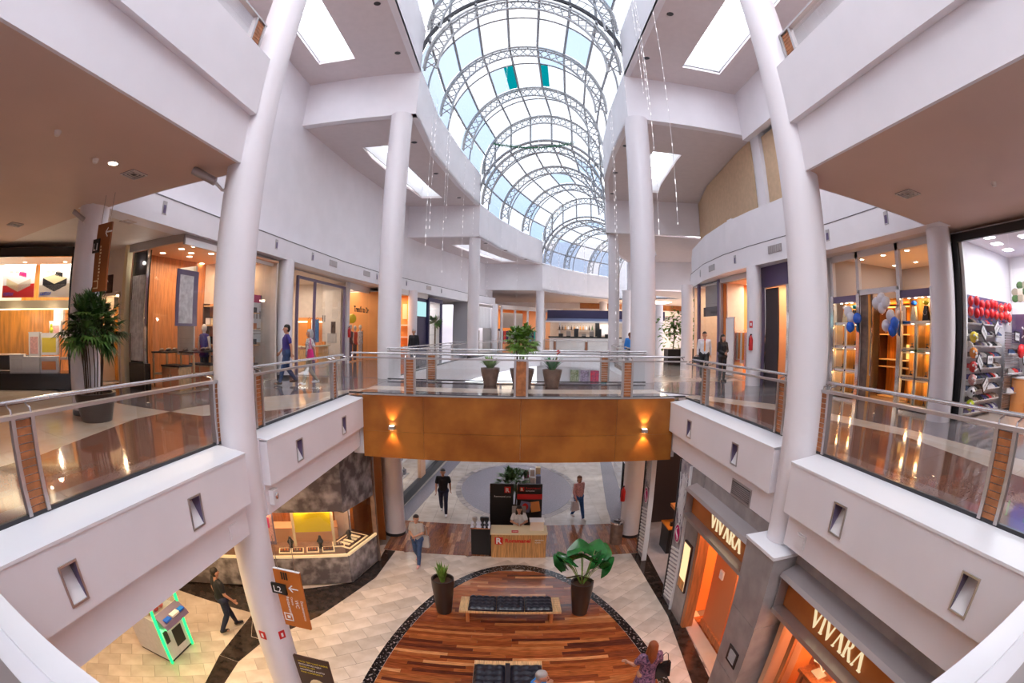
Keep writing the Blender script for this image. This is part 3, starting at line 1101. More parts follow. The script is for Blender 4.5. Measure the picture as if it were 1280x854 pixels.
for si, (Lp, Rp, zs, zc) in enumerate(SECT):
    # trussed arches
    for i, (L, R) in enumerate(zip(Lp, Rp)):
        if si == 0 and i < 1:
            continue
        if si > 0 and i == len(Lp) - 1 and si < 3:
            pass
        dv = Vector((Lp[min(i + 1, len(Lp) - 1)][0] - Lp[max(i - 1, 0)][0], Lp[min(i + 1, len(Lp) - 1)][1] - Lp[max(i - 1, 0)][1], 0)).normalized()
        off_ = dv * (.12 if i == 0 and si else (-.12 if i == len(Lp) - 1 else 0))
        N = 27 if si < 2 else 22
        mb = MB()
        ns = 5 if si < 2 else 4
        for dr, rr, sh in ((-.1, .05, -.1), (-.1, .05, .1), (-.6, .052, 0)):
            mb.path([arc_pt(L, R, zs, k / N, dr) + off_ + dv * sh for k in range(N + 1)], rr, ns)
        for k in range(N):
            p, q = arc_pt(L, R, zs, k / N, -.1) + off_, arc_pt(L, R, zs, (k + 1) / N, -.1) + off_
            a, b = arc_pt(L, R, zs, k / N, -.6) + off_, arc_pt(L, R, zs, (k + 1) / N, -.6) + off_
            mb.tube(p, b, .028, 4, caps=False)
            mb.tube(a, q, .028, 4, caps=False)
        mb.build('truss_arch', 'truss_white', va)
    # purlins, ribs and panes
    for i in range(len(Lp) - 1):
        if si == 0 and i < 1:
            continue
        La, Lb, Ra, Rb = Lp[i], Lp[i + 1], Rp[i], Rp[i + 1]
        mid = (lerp(La, Lb, .4), lerp(Ra, Rb, .4))
        mb = MB()
        for k in range(1, NP):
            mb.tube(arc_pt(La, Ra, zs, k / NP, .0), arc_pt(Lb, Rb, zs, k / NP, .0), .062, 5, caps=False)
        mb.build('purlin', 'purlin_grey', va)
        mb = MB()
        mb.path([arc_pt(mid[0], mid[1], zs, k / 36, .03) for k in range(37)], .045, 4)
        mb.build('glazing_rib', 'purlin_grey', va)
        for (fa, fb) in ((0, .4), (.4, 1)):
            A, B_ = lerp(La, Lb, fa), lerp(La, Lb, fb)
            D, E_ = lerp(Ra, Rb, fa), lerp(Ra, Rb, fb)
            for k in range(NP):
                m = 'skylight_pane'
                if (k in (1, 0) and random.random() < .55) or random.random() < .08:
                    m = 'skylight_blue'
                mb = MB()
                s0, s1 = k / NP + .002, (k + 1) / NP - .002
                sm = (s0 + s1) / 2
                if si == 1 and i == 1 and fa == .4 and k in (3, 5):
                    # two stained teal strips beside clear glass
                    e = s0 + (s1 - s0) * (.62 if k == 3 else .30)
                    segs = [(s0, e, 'skylight_blue' if k == 3 else 'skylight_teal'), (e, s1, 'skylight_teal' if k == 3 else 'skylight_pane')]
                else:
                    segs = [(s0, s1, m)]
                for (u0, u1, mm) in segs:
                    mb = MB()
                    um = (u0 + u1) / 2
                    for ua, ub in ((u0, um), (um, u1)):
                        mb.quad(arc_pt(A, D, zs, ua, .06), arc_pt(A, D, zs, ub, .06), arc_pt(B_, E_, zs, ub, .06), arc_pt(B_, E_, zs, ua, .06))
                    mb.build('pane', mm, va)
    if si == 3:                                        # end wall of the last stretch
        for k in range(NP):
            u0, u1 = k / NP, (k + 1) / NP
            a_, b_ = arc_pt(Lp[-1], Rp[-1], zs, u0), arc_pt(Lp[-1], Rp[-1], zs, u1)
            MB().quad((a_.x, a_.y, 5.3), (b_.x, b_.y, 5.3), tuple(b_), tuple(a_)).build('pane', 'skylight_pane', va)
    # clerestory where the roof steps down
    if si < 3:
        L, R, z2 = Lp[-1], Rp[-1], SECT[si + 1][2]
        for k in range(NP):
            u0, u1 = k / NP, (k + 1) / NP
            P = [arc_pt(L, R, z2, u0, .1), arc_pt(L, R, z2, (u0 + u1) / 2, .1), arc_pt(L, R, z2, u1, .1), arc_pt(L, R, zs, u1), arc_pt(L, R, zs, (u0 + u1) / 2), arc_pt(L, R, zs, u0)]
            MB().quad(*P).build('pane', 'skylight_pane', va)
        mb = MB()
        for k in range(1, NP):
            mb.tube(arc_pt(L, R, z2, k / NP, .0), arc_pt(L, R, zs, k / NP), .06, 5)
        mb.build('mullion', 'purlin_grey', va)
        mb = MB()
        mb.path([arc_pt(L, R, z2, k / 40, .16) + Vector((0, .0, 0)) for k in range(41)], .09, 6)
        mb.build('gutter', 'gutter_dark' if si == 0 else 'purlin_grey', va)
        if si == 0:
            mb = MB()
            for k in range(0, 41):
                mb.tube(arc_pt(L, R, z2, k / 40, .2), arc_pt(L, R, z2, k / 40, .62), .012, 4, caps=False)
            mb.path([arc_pt(L, R, z2, k / 40, .62) for k in range(41)], .02, 5)
            mb.build('catwalk_rail', 'purlin_grey', va)

# ---- closing walls (rear, ends, outer sides, shop back walls)
wb = struct('wall_back', (0, -9, 0))
box_obj('plaster', 'paint', (-16, 16, -9.2, -9, Z0, 12), wb)
we = struct('wall_far', (0, 60, 0))
box_obj('plaster', 'paint', (-20, 40, 62, 62.2, Z0, 14), we)
box_obj('plaster', 'paint', (-16.2, -16, -9, 62, Z0, 12), we)
box_obj('plaster', 'paint', (24, 24.2, 27, 62, Z0, 12), we)
box_obj('plaster', 'paint', (16, 16.2, -9, 27, Z0, 12), we)
box_obj('roof_plate', 'paint', (-20, -16, 40, 62, 7.6, 7.7), we)
# backs of the side bays above the shops so that daylight only comes through glass
mb = MB()
mb.box(-16, -8.6, -9, 40, 11.55, 11.6)
mb.box(9.4, 16, -9, 36, 11.55, 11.6)
mb.build('roof_plate', 'paint', we)
mb = MB()
mb.slab((-3.6, 15.3, 11.5), (-16, 15.3, 11.5), (-16, 15.3, 9.5), (-3.6, 15.3, 9.5), (0, .05, 0))
mb.build('partition', 'paint', we)
# ================================================================ COLUMNS, RAILINGS, BRIDGE
def column(name, label, x, y, z0, z1, r, group=None, ring=False, n=28, m='column_paint'):
    t = thing(name, label, 'column', (x, y, z0), group=group)
    MB().lathe([(r, z0), (r, z1)], (x, y, 0), n).add([(x + r * cos(2 * pi * i / n), y + r * sin(2 * pi * i / n), z1) for i in range(n)], [tuple(range(n))]).build('shaft', m, t, smooth=True)
    if ring:
        MB().lathe([(r + .012, z0), (r + .012, z0 + .1), (r, z0 + .1)], (x, y, 0), n).build('base_ring', 'dark_metal', t)
    return t


cA = column('round_column', 'tall round white column at the left void edge, nearest the camera', -3.88, 5.5, Z0, 11.4, .31)
cB = column('round_column', 'tall round white column standing on grey stone pier, right', 4.1, 5.35, -1.35, 11.4, .305)
column('round_column', 'thick white column at left end of the rust bridge, rising to stepped ceiling', -4.14, 15.12, 0, 9.49, .4)
column('round_column', 'thick white column at right end of the rust bridge, rising to stepped ceiling', 4.42, 15.12, 0, 9.49, .43)
column('round_column', 'slimmer white column beyond the bridge, left of the atrium under second beam', -2.42, 28.5, 0, 7.49, .36, ring=True)
column('round_column', 'slimmer white column beyond the bridge, just left of right bridge column', 6.0, 26.8, 0, 7.49, .33, ring=True)
column('round_column', 'distant white column behind palm, left of the navy cafe canopy', 2.4, 40.2, 0, 5.25, .36)
column('round_column', 'distant white column right of navy cafe canopy, partly behind thick column', 9.55, 37.6, 0, 5.25, .4)
column('round_column', 'farthest white column above the middle of the cafe canopy', 10.4, 52, 0, 5.25, .45)
column('round_column', 'white column between corner shop and the walking couple', -7.62, 14.0, 0, SOF, .28, ring=True)
column('round_column', 'white column beside dark-shirted man before the orange and navy shop', -5.75, 26.1, 0, SOF, .27)
column('round_column', 'white column at far left gallery between curtained shop and orange shop', -1.5, 38.6, 0, SOF, .28)
column('round_column', 'white column with fire extinguisher beside the orange clothes shop', 7.95, 13.55, 0, SOF, .26)
column('round_column', 'white column at far edge of the orange shop beside brown hanging sign', 8.05, 20.1, 0, SOF, .28)
column('round_column', 'far white column behind the potted trees on the right gallery', 11.4, 34.5, 0, SOF, .32)
column('round_column', 'peach-lit round column between poster shop and potted palm', -8.05, 5.6, 0, SOF, .36, ring=True, m='paint')
column('round_column', 'round white column between jewellery shop and sports shop', 8.72, 5.95, 0, SOF, .31)
column('round_column', 'ground-floor white column below left end of rust bridge', -3.78, 13.85, Z0, -1.25, .34, ring=True)
column('round_column', 'ground-floor white column beside striped shopfront panel below the bridge', 4.02, 13.95, Z0, -1.25, .34, ring=True)

# grey stone pier under the right column
t = thing('stone_pier', 'square grey stone pier between the two orange-lit jewellery shopfronts', 'pillar', (4.0, 5.2, Z0))
box_obj('cap', 'ledge', (3.55, 4.6, 4.78, 5.68, -1.40, -1.35), t)
for a, b in ((-1.405, -2.62), (-2.63, -3.85), (-3.86, -5.1)):
    box_obj('stone_block', 'concrete_stone', (3.57, 4.58, 4.8, 5.66, b, a), t)


def rail(name, label, p0, p1, units, inward, cat='railing', zb=.05, zt=.88, hr=True, glass_m='rail_glass', slat='rust_slat', group=None, solid=(), hoff=.12, htop=.12):
    """glass balustrade from p0 to p1; units = [(s0, s1)] slatted posts along it"""
    p0 = Vector((*p0, 0))
    p1 = Vector((*p1, 0))
    L = (p1 - p0).length
    u = (p1 - p0).normalized()
    n = Vector((*inward, 0)).normalized()
    t = thing(name, label, cat, (p0.x, p0.y, zb), group=group)
    P = lambda s, d, z: p0 + u * s + n * d + Vector((0, 0, z))

    def bx(mb, s0, s1, d0, d1, z0, z1):
        return mb.hexa([P(s0, d0, z0), P(s1, d0, z0), P(s1, d1, z0), P(s0, d1, z0), P(s0, d0, z1), P(s1, d0, z1), P(s1, d1, z1), P(s0, d1, z1)])
    bx(MB(), 0, L, -.045, .045, zt, zt + .035).build('top_bar', 'brushed', t)
    bx(MB(), 0, L, -.02, .02, zb - .02, zb + .02).build('glass_channel', 'dark_metal', t)
    for k, (a, b) in enumerate(units):
        for s in (a, b):
            bx(MB(), s - .025, s + .025, -.04, .04, zb, zt).build('post', 'brushed', t)
        if k in solid:
            bx(MB(), a + .027, b - .027, -.015, .015, zb + .01, zt - .01).build('infill_panel', slat, t)
        else:
            bx(MB(), a + .027, b - .027, -.006, .006, zb + .01, zt - .01).build('gap_light_plate', 'ledge', t)  # pale plate stands in for light showing between the slats
            ns = 12
            h = (zt - zb - .02) / ns
            m0 = None
            for q in range(ns):
                bx(MB(), a + .027, b - .027, -.018, .018, zb + .01 + q * h + .004, zb + .01 + (q + 1) * h - .006).build('slat', slat, t)
    edges = [0] + [v for ab in units for v in ab] + [L]
    for a, b in zip(edges[::2], edges[1::2]):
        if b - a < .12:
            continue
        k = 2 if b - a > 1.2 else 1
        for q in range(k):
            x0, x1 = a + .03 + (b - a - .06) * q / k, a + .03 + (b - a - .06) * (q + 1) / k - (.006 if q < k - 1 else 0)
            MB().quad(P(x0, 0, zb), P(x1, 0, zb), P(x1, 0, zt), P(x0, 0, zt)).build('glass_pane', glass_m, t)
    if hr:
        hrl = MB().tube(P(.02, hoff, zt + htop), P(L - .02, hoff, zt + htop), .024, 10).build('handrail', 'steel', t, smooth=True)
        for s in sorted({v for ab in units for v in ab} | {.08, L - .08}):
            MB().path([P(s, 0, zt + .03), P(s, 0.01, zt + htop - .05), P(s, hoff, zt + htop - .03), P(s, hoff, zt + htop)], .012, 5).build('bracket', 'steel', hrl)
    return t


rail('balcony_railing', 'steel and glass railing on near left walkway edge with rust slat posts', (-4.0, -4.2), (-4.0, 5.36), [(2.58, 2.83), (5.95, 6.2), (9.3, 9.53)], (-1, 0))
rail('balcony_railing', 'steel and glass railing on left walkway between near column and rust bridge', (-4.02, 6.26), (-4.02, 10.75), [(.02, .25), (3.42, 3.66)], (-1, 0))
rail('balcony_railing', 'steel and glass railing on near right walkway edge with rust slat posts', (4.2, -4.2), (4.2, 5.14), [(2.6, 2.84), (5.96, 6.2), (9.1, 9.33)], (1, 0))
rail('balcony_railing', 'steel and glass railing on right walkway between near column and rust bridge', (4.35, 6.22), (4.35, 10.75), [(.02, .25), (3.25, 3.5)], (1, 0))
rail('balcony_railing', 'steel and glass railing along front of the rust bridge', (-4.0, 10.78), (4.33, 10.78), [(1.46, 1.69), (4.08, 4.37), (6.67, 6.9)], (0, 1), solid=(1,), zb=.08, zt=.93)
rail('balcony_railing', 'rear railing of the rust bridge seen behind its planters', (-4.0, 14.45), (4.35, 14.45), [(1.32, 1.6), (6.83, 7.09)], (0, -1), zb=.05, zt=.92)
# foreground railing under the camera
rail('balcony_railing', 'foreground bridge railing, only glimpsed at bottom corners of the view', (-4.0, .2), (4.2, .2), [(.3, .52), (7.6, 7.82)], (0, -1), zb=-.04, zt=.62, hr=False)
# storey above
for x, s, y1, lab in ((-3.9, -1, 5.06, 'glass railing on upper storey at top left behind white front'), (4.13, 1, 5.03, 'glass railing on upper storey at top right behind white front')):
    rail('balcony_railing', lab, (x, -6), (x, y1), [(3.8, 4.05), (7.2, 7.45), (y1 + 5.68, y1 + 5.96)], (s, 0), zb=5.5, zt=6.3, hr=False)
# railings round the far void
rail('balcony_railing', 'left railing of the far void beyond the bridge', (-3.92, 15.6), (-2.75, 27.6), [(3.8, 4.0), (8.2, 8.4)], (-1, 0))
rail('balcony_railing', 'left railing of the far void behind the palm', (-2.2, 29.1), (2.0, 39.6), [(3.5, 3.7), (7.2, 7.4)], (-1, .3))
rail('balcony_railing', 'end railing of the far void in front of the cafe', (2.75, 40.0), (9.2, 37.2), [(.9, 1.15), (3.7, 3.95)], (.4, 1))
rail('balcony_railing', 'right railing of the far void beyond the bridge', (4.5, 15.8), (5.75, 26.2), [(3.6, 3.8), (7.2, 7.4)], (1, 0))

# ---- rust-clad bridge front
br = thing('bridge_front', 'rust-coloured metal cladding of the footbridge across the void', 'bridge', (0, 10.6, -1.5))
sx = [-3.6, -2.07, .23, 2.52, 3.98]
for a, b in zip(sx, sx[1:]):
    for (c, d) in ((-1.49, -.83), (-.825, .06)):
        box_obj('panel', 'rust_panel', (a + .003, b - .003, 10.62, 10.66, c, d), br)
box_obj('soffit_panel', 'rust_panel', (-3.35, 3.6, 10.66, 13.4, -1.5, -1.455), br)
box_obj('top_trim', 'brushed', (-3.6, 3.98, 10.6, 10.8, .06, .085), br)
for x, lab in ((-2.84, 'small up-and-down wall lamp on left part of the rust bridge'), (3.22, 'small up-and-down wall lamp on right part of the rust bridge')):
    t = thing('wall_lamp', lab, 'wall lamp', (x, 10.62, -.72))
    box_obj('body', 'brushed', (x - .07, x + .07, 10.5, 10.62, -.76, -.67), t)
    MB().hexa([(x - .05, 10.52, -.765), (x + .05, 10.52, -.765), (x + .05, 10.6, -.765), (x - .05, 10.6, -.765), (x - .05, 10.52, -.76), (x + .05, 10.52, -.76), (x + .05, 10.6, -.76), (x - .05, 10.6, -.76)]).build('lower_lens', 'lamp_warm', t)
    box_obj('upper_lens', 'lamp_warm', (x - .05, x + .05, 10.52, 10.6, -.67, -.665), t)
    for dz, rx in ((.02, pi), (-.12, 0)):
        l = bpy.data.lights.new('lamp_light', 'SPOT')
        l.energy = 22
        l.color = (1, .55, .25)
        l.spot_size = radians(75)
        l.spot_blend = .6
        l.shadow_soft_size = .02
        o = bpy.data.objects.new('lamp_light', l)
        o.location = (x, 10.53, -.72 + (.07 if dz > 0 else -.06))
        o.rotation_euler = (rx + (.15 if rx == 0 else -.15), 0, 0)
        C.objects.link(o)

# ---- small fittings on fronts and soffits
def ceiling_vent(x, y, z, s, label):
    t = thing('ceiling_vent', label, 'vent', (x, y, z))
    s *= 1.12
    box_obj('backing', 'dark_metal', (x - s / 2, x + s / 2, y - s / 2, y + s / 2, z - .006, z), t)
    for k in (0, 1, 2):
        r0, r1 = s * (.5 - .15 * k), s * (.465 - .15 * k)
        mb = MB()
        for (a, b, c, d) in ((-r0, r0, -r0, -r1), (-r0, r0, r1, r0), (-r0, -r1, -r1, r1), (r1, r0, -r1, r1)):
            mb.box(x + a, x + b, y + c, y + d, z - .022 + .004 * k, z - .006)
        mb.build('louvre', 'paint_warm', t)


def downlight(x, y, z, r, label, group, on=False, deep=True):
    t = thing('downlight', label, 'ceiling light', (x, y, z), group=group)
    MB().lathe([(r * 1.25, 0), (r * 1.25, -.015), (r, -.015)], (x, y, z), 16).build('trim_ring', 'ceiling_paint', t)
    MB().lathe([(0, -.012), (r, -.012)], (x, y, z), 16).build('lens', 'lamp_warm' if on else 'black', t)
    return t


ceiling_vent(-5.7, 4.68, SOF, .32, 'square ceiling vent in the left soffit beside the lit downlight')
ceiling_vent(6.2, 4.8, SOF, .32, 'square ceiling vent in the right soffit')
ceiling_vent(-11.0, 4.8, SOF, .36, 'square ceiling vent over the poster shop, far left')
ceiling_vent(-8.3, 6.9, SOF, .3, 'small ceiling vent between peach-lit column and corner shop')
downlight(-5.6, 4.08, SOF, .085, 'lit round downlight in the left soffit', None, on=True)
l = bpy.data.lights.new('lamp_light', 'SPOT')
l.energy = 120
l.color = (1, .78, .52)
l.spot_size = radians(115)
l.spot_blend = .7
l.shadow_soft_size = .06
o = bpy.data.objects.new('lamp_light', l)
o.location = (-5.6, 4.08, SOF - .03)
C.objects.link(o)
for (x, y, lab) in ((-5.72, 3.78, 'small white smoke detector beside lit downlight in left soffit'), (-5.35, 2.7, 'white smoke detector on left soffit nearer the camera'), (6.9, 3.2, 'white smoke detector in the right soffit')):
    t = thing('smoke_detector', lab, 'smoke detector', (x, y, SOF))
    MB().lathe([(.0, -.06), (.04, -.06), (.055, -.03), (.06, 0)], (x, y, SOF), 14).build('cap', 'paint_warm', t, smooth=True)
for k, (x, y) in enumerate(((-4.16, 9.6), (-4.16, 12.6))):
    downlight(x, y + .9, 11.4, .11, 'round dark downlight in the highest ceiling left of vault, ' + ['nearer the camera', 'nearer the cross beam'][k], 'dark downlights in the highest ceiling left of vault')
for k, (x, y) in enumerate(((4.65, 10.7), (4.6, 13.5))):
    downlight(x, y, 11.4, .11, 'round dark downlight in the highest ceiling right of vault, ' + ['nearer the camera', 'nearer the cross beam'][k], 'dark downlights in the highest ceiling right of vault')
for k, (x, y) in enumerate(((-4.2, 17.7), (-3.92, 21.8), (-3.25, 26.2))):
    downlight(x, y, 9.5, .13, 'round dark downlight in middle ceiling step left of vault, %s from camera' % ORD[k], 'dark downlights in the middle ceiling step left of vault')
for k, (x, y) in enumerate(((4.62, 17.65), (4.92, 21.1), (5.5, 24.6))):
    downlight(x, y, 9.5, .13, 'round dark downlight in middle ceiling step right of vault, %s from camera' % ORD[k], 'dark downlights in the middle ceiling step right of vault')
for k, (x, y) in enumerate(((-1.85, 30.2), (-.56, 32.9), (1.0, 36.8))):
    downlight(x, y, 7.5, .14, 'round dark downlight in lowest ceiling step left of vault, %s from camera' % ORD[k], 'dark downlights in the lowest ceiling step left of vault')
# access hatches / boxes on the fronts
for (x, y0, y1, z0, z1, lab, nm) in ((-3.62, 4.62, 4.82, -1.13, -.93, 'small white flush hatch below left balcony front beside near column', 'access_hatch'),
                                    (3.82, 4.48, 4.68, -1.15, -.95, 'small white flush hatch below right balcony front beside near column', 'access_hatch')):
    t = thing(nm, lab, 'hatch', (x, y0, z0))
    s = 1 if x < 0 else -1
    a, b = sorted((x, x + s * .02))
    box_obj('frame', 'ledge', (a, b, y0, y1, z0, z1), t)
    a, b = sorted((x, x + s * .028))
    box_obj('lid', 'paint', (a, b, y0 + .02, y1 - .02, z0 + .02, z1 - .02), t)
t = thing('alarm_box', 'small white rounded alarm box under left balcony front right of column', 'alarm', (-3.7, 6.0, -1.05))
MB().obox((-3.66, 6.05, -.98), (.09, .16, .24)).build('housing', 'white', t)
MB().ell((-3.6, 6.05, -.96), (.03, .05, .06), 10, 6).build('lens', 'chrome', t, smooth=True)
t = thing('air_grille', 'grey louvred air grille on right front above the first jewellery shop', 'vent', (3.9, 6.4, -1.1))
box_obj('frame', 'brushed', (3.98, 4.0, 6.45, 7.2, -1.24, -.93), t)
box_obj('dark_core', 'dark_metal', (3.978, 3.981, 6.48, 7.17, -1.21, -.96), t)
for k in range(7):
    box_obj('louvre', 'grey_frame', (3.965, 3.978, 6.48, 7.17, -1.205 + k * .035, -1.185 + k * .035), t)
# wall slots and grilles on the shop bands
def band_slot(tab, side, y, kind, label, group=None):
    x = interp(tab, y)
    x2 = interp(tab, y + .3)
    ang = atan2(.3, x2 - x) - pi / 2
    s = -side
    zc = 4.3
    if kind == 'slot':
        t = thing('wall_slot', label, 'wall light', (x, y, zc), ang, group=group)
        MB().box(-.02, .02, -.07, .07, -.15, .15).build('frame', 'brushed', t, local=True)
        MB().box(-.026, .026, -.045, .045, -.125, .06).build('reflector', 'violet_grey', t, local=True)
    else:
        t = thing('air_grille', label, 'vent', (x, y, zc), ang, group=group)
        MB().box(-.02, .02, -.36, .36, -.12, .12).build('frame', 'grey_frame', t, local=True)
        for k in range(6):
            MB().box(-.035, .035, -.33 + k * .112, -.26 + k * .112, -.1, .1).build('louvre', 'brushed', t, local=True)


for y, l in ((7.6, 'over the glass corner shop'), (10.4, 'just left of near column'), (12.9, 'just right of near column'), (15.6, 'above the dark-framed glass shop'), (22.2, 'just right of the thick bridge column'), (25.5, 'above column by the dark-shirted man'), (30.5, 'past the navy shop')):
    band_slot(BL, -1, y, 'slot', 'narrow slot light on left white shop band, ' + l, 'slot lights on the white band above left shops')
for y, l in ((17.5, 'louvred air grille on left shop band before the thick bridge column'), (21.0, 'louvred air grille on left shop band just after the bridge column'), (28.5, 'louvred air grille on left shop band above the navy shop'), (36.0, 'louvred air grille far along the left shop band')):
    band_slot(BL, -1, y, 'grille', l)
for y, l in ((7.2, 'over right part of jewellery shop'), (9.6, 'over left part of jewellery shop'), (14.6, 'between the two grilles'), (18.7, 'farthest, beyond both grilles')):
    band_slot(BR, 1, y, 'slot', 'narrow slot light on right white shop band, ' + l, 'slot lights on the white band above right shops')
for y, l in ((12.1, 'large louvred air grille on right shop band beside near column'), (16.9, 'louvred air grille on right shop band above orange shop')):
    band_slot(BR, 1, y, 'grille', l)

# security camera by the left column
t = thing('security_camera', 'grey bullet security camera fixed to near left column under the soffit', 'camera', (-4.3, 5.3, 3.7))
MB().tube((-4.62, 5.05, 3.9), (-4.28, 5.25, 3.72), .065, 12).build('housing', 'grey_frame', t, smooth=True)
MB().path([(-4.3, 5.28, 3.72), (-4.22, 5.38, 3.62), (-4.1, 5.42, 3.6)], .025, 6).build('bracket', 'white', t)
t = thing('security_camera', 'security camera on peach-lit column behind the left railing', 'camera', (-7.9, 5.2, 3.6))
MB().tube((-8.0, 4.95, 3.75), (-7.85, 5.2, 3.6), .05, 10).build('housing', 'grey_frame', t, smooth=True)
MB().path([(-7.9, 5.2, 3.62), (-7.95, 5.3, 3.5)], .02, 6).build('bracket', 'white', t)

# hanging strings of little lights
rs = random.Random(3)
STR = [(-3.0, 15.3, 9.6, 4.5), (-3.2, 17, 11.2, 5.5), (-2.9, 18.5, 11, 4.0), (-3.1, 20.5, 11.2, 6.8), (-2.6, 23, 11, 4.2), (-2.3, 25.5, 11, 6.5), (-1.6, 28.6, 9.4, 3.8),
       (-.8, 31, 9.2, 5.0), (.3, 34, 9.3, 4.2), (3.35, 10.2, 13.4, 7.3), (3.5, 10.5, 13.4, 7.2), (3.9, 12.2, 13.0, 9.0), (3.7, 13.6, 12.7, 9.4), (3.7, 16.2, 11.2, 1.4), (3.9, 16.8, 11.2, 3.2), (3.8, 19.5, 11, 4.5),
       (3.2, 9.6, 13.4, 3.8), (3.4, 8.9, 13.4, 3.9), (-1.2, 17.5, 14.5, 11.5), (-.4, 18, 15.0, 12.2), (.9, 17.8, 15.0, 11.8), (1.9, 18.6, 14.6, 11.6), (1.2, 22, 15, 9.5), (.2, 23, 15, 9), (4.7, 30, 9.6, 4.9), (5.2, 33, 9.6, 5.5), (2.4, 29.5, 13, 3.9), (3.4, 34, 12.6, 4.5)]
cnt = {}
for (x, y, za, zb_) in STR:
    side = 'right' if x > 2.6 else ('left' if x < -1.5 else 'middle')
    cnt[side] = cnt.get(side, -1) + 1
    t = thing('light_string', 'thin %s hanging string of tiny lights, %s of those at %s of the vault' % ('long' if za - zb_ > 5 else 'short', ORD[cnt[side]], side), 'string lights', (x, y, zb_), group='hanging light strings at %s of the vault' % side)
    MB().tube((x, y, za), (x, y, zb_), .005, 4).build('wire', 'white_frame', t)
    mb = MB()
    z = zb_
    while z < za:
        if rs.random() < .8:
            mb.box(x - .007, x + .007, y - .007, y + .007, z, z + rs.choice([.04, .07, .11]))
        z += .30
    mb.build('bulbs', 'string_led', t, kind='stuff')
# green tinsel garland slung below an arch
t = thing('garland', 'green tinsel garland slung across the vault below an arch', 'garland', (2.6, 27.2, 12.6))
mb = MB()
GP = []
GZ = (13.15, 13.35)
for k in range(41):
    a = k / 40
    GP.append(Vector((-1.3 + 4.9 * a, 26.5, GZ[0] + (GZ[1] - GZ[0]) * a - .32 * sin(pi * a))))
mb.path(GP, .04, 5)
for p in GP:
    for q in range(7):
        d = Vector((rs.uniform(-1, 1), rs.uniform(-1, 1), rs.uniform(-1, 1))).normalized() * .15
        mb.quad(p, p + d + Vector((.04, 0, 0)), p + d)
mb.build('tinsel', 'green_tinsel', t)
# ================================================================ SHOPS OF THE UPPER WALKWAY
class FR:
    """local frame of a shopfront: s along A->B, d into the shop, z up"""
    def __init__(s, A, B, inside):
        s.A = Vector((*A, 0))
        s.L = (Vector((*B, 0)) - s.A).length
        s.u = (Vector((*B, 0)) - s.A).normalized()
        n = Vector((-s.u.y, s.u.x, 0))
        s.n = n if n.dot(Vector((*inside, 0)) - s.A) > 0 else -n

    def P(s, a, d, z):
        return s.A + s.u * a + s.n * d + Vector((0, 0, z))

    def bx(s, mb, a0, a1, d0, d1, z0, z1):
        return mb.hexa([s.P(a0, d0, z0), s.P(a1, d0, z0), s.P(a1, d1, z0), s.P(a0, d1, z0), s.P(a0, d0, z1), s.P(a1, d0, z1), s.P(a1, d1, z1), s.P(a0, d1, z1)])

    def o(s, name, m, b, parent, **kw):
        return s.bx(MB(), *b).build(name, m, parent, **kw)

    def pane(s, parent, a0, a1, z0, z1, d=0., m='shop_glass'):
        return MB().quad(s.P(a0, d, z0), s.P(a1, d, z0), s.P(a1, d, z1), s.P(a0, d, z1)).build('glass_pane', m, parent)

    def sh(s, a, d):
        """position along the front of a thing standing d inside, measured where the eye at the footbridge crosses the front"""
        p = s.A + s.u * a
        c = abs(s.u.y * p.x - s.u.x * p.y)
        return a + d * (p.x * s.u.x + p.y * s.u.y) / max(c, .1)

    def th(s, name, label, cat, a, d, z, **kw):
        p = s.P(a, d, z)
        return thing(name, label, cat, tuple(p), **kw)

    def text(s, txt, name, m, parent, a, d, z, size, flip=False, **kw):
        ex = -s.u if flip else s.u
        return text_obj(txt, name, m, parent, size, frame_of(s.P(a, d, z), ex, (0, 0, 1)), **kw)


def room(f, no, a0, a1, depth, z0, z1, wall, floor='shop_floor', back=None, ceil='shop_white', sides=(1, 1), lampcol=(1, .78, .5), power=60, lamps=(2, 2), lamp='lamp_warm'):
    """plain shop interior behind a front, with real ceiling lamps"""
    nm = 'wall_shop_%d' % no
    st = dict(kind='structure')
    f.o(nm, back or wall, (a0, a1, depth, depth + .1, z0, z1), None, **st)
    if sides[0]:
        f.o(nm, wall, (a0 - .08, a0, .1, depth, z0, z1), None, **st)
    if sides[1]:
        f.o(nm, wall, (a1, a1 + .08, .1, depth, z0, z1), None, **st)
    w = struct('ceiling', tuple(f.P(a0, 0, z1)))
    f.o('ceiling_panel', ceil, (a0 - .08, a1 + .08, .1, depth, z1, z1 + .05), w)
    f.o('floor', floor, (a0, a1, .1, depth, z0 - .0, z0 + .006), None, **st)
    for i in range(lamps[0]):
        for j in range(lamps[1]):
            a = a0 + (a1 - a0) * (i + .5) / lamps[0]
            d = depth * (j + .5) / lamps[1]
            p = f.P(a, d, z1 - .006)
            MB().lathe([(0, 0), (.075, 0)], tuple(p), 12).build('lamp_lens', lamp, w)
    if power:
        c = f.P((a0 + a1) / 2, depth * .5, z1 - .08)
        area(tuple(c), max(.4, (a1 - a0) * .7), power, lampcol, sy=depth * .6, rot=(0, 0, atan2(f.u.y, f.u.x)))
    return w


rg = random.Random(11)

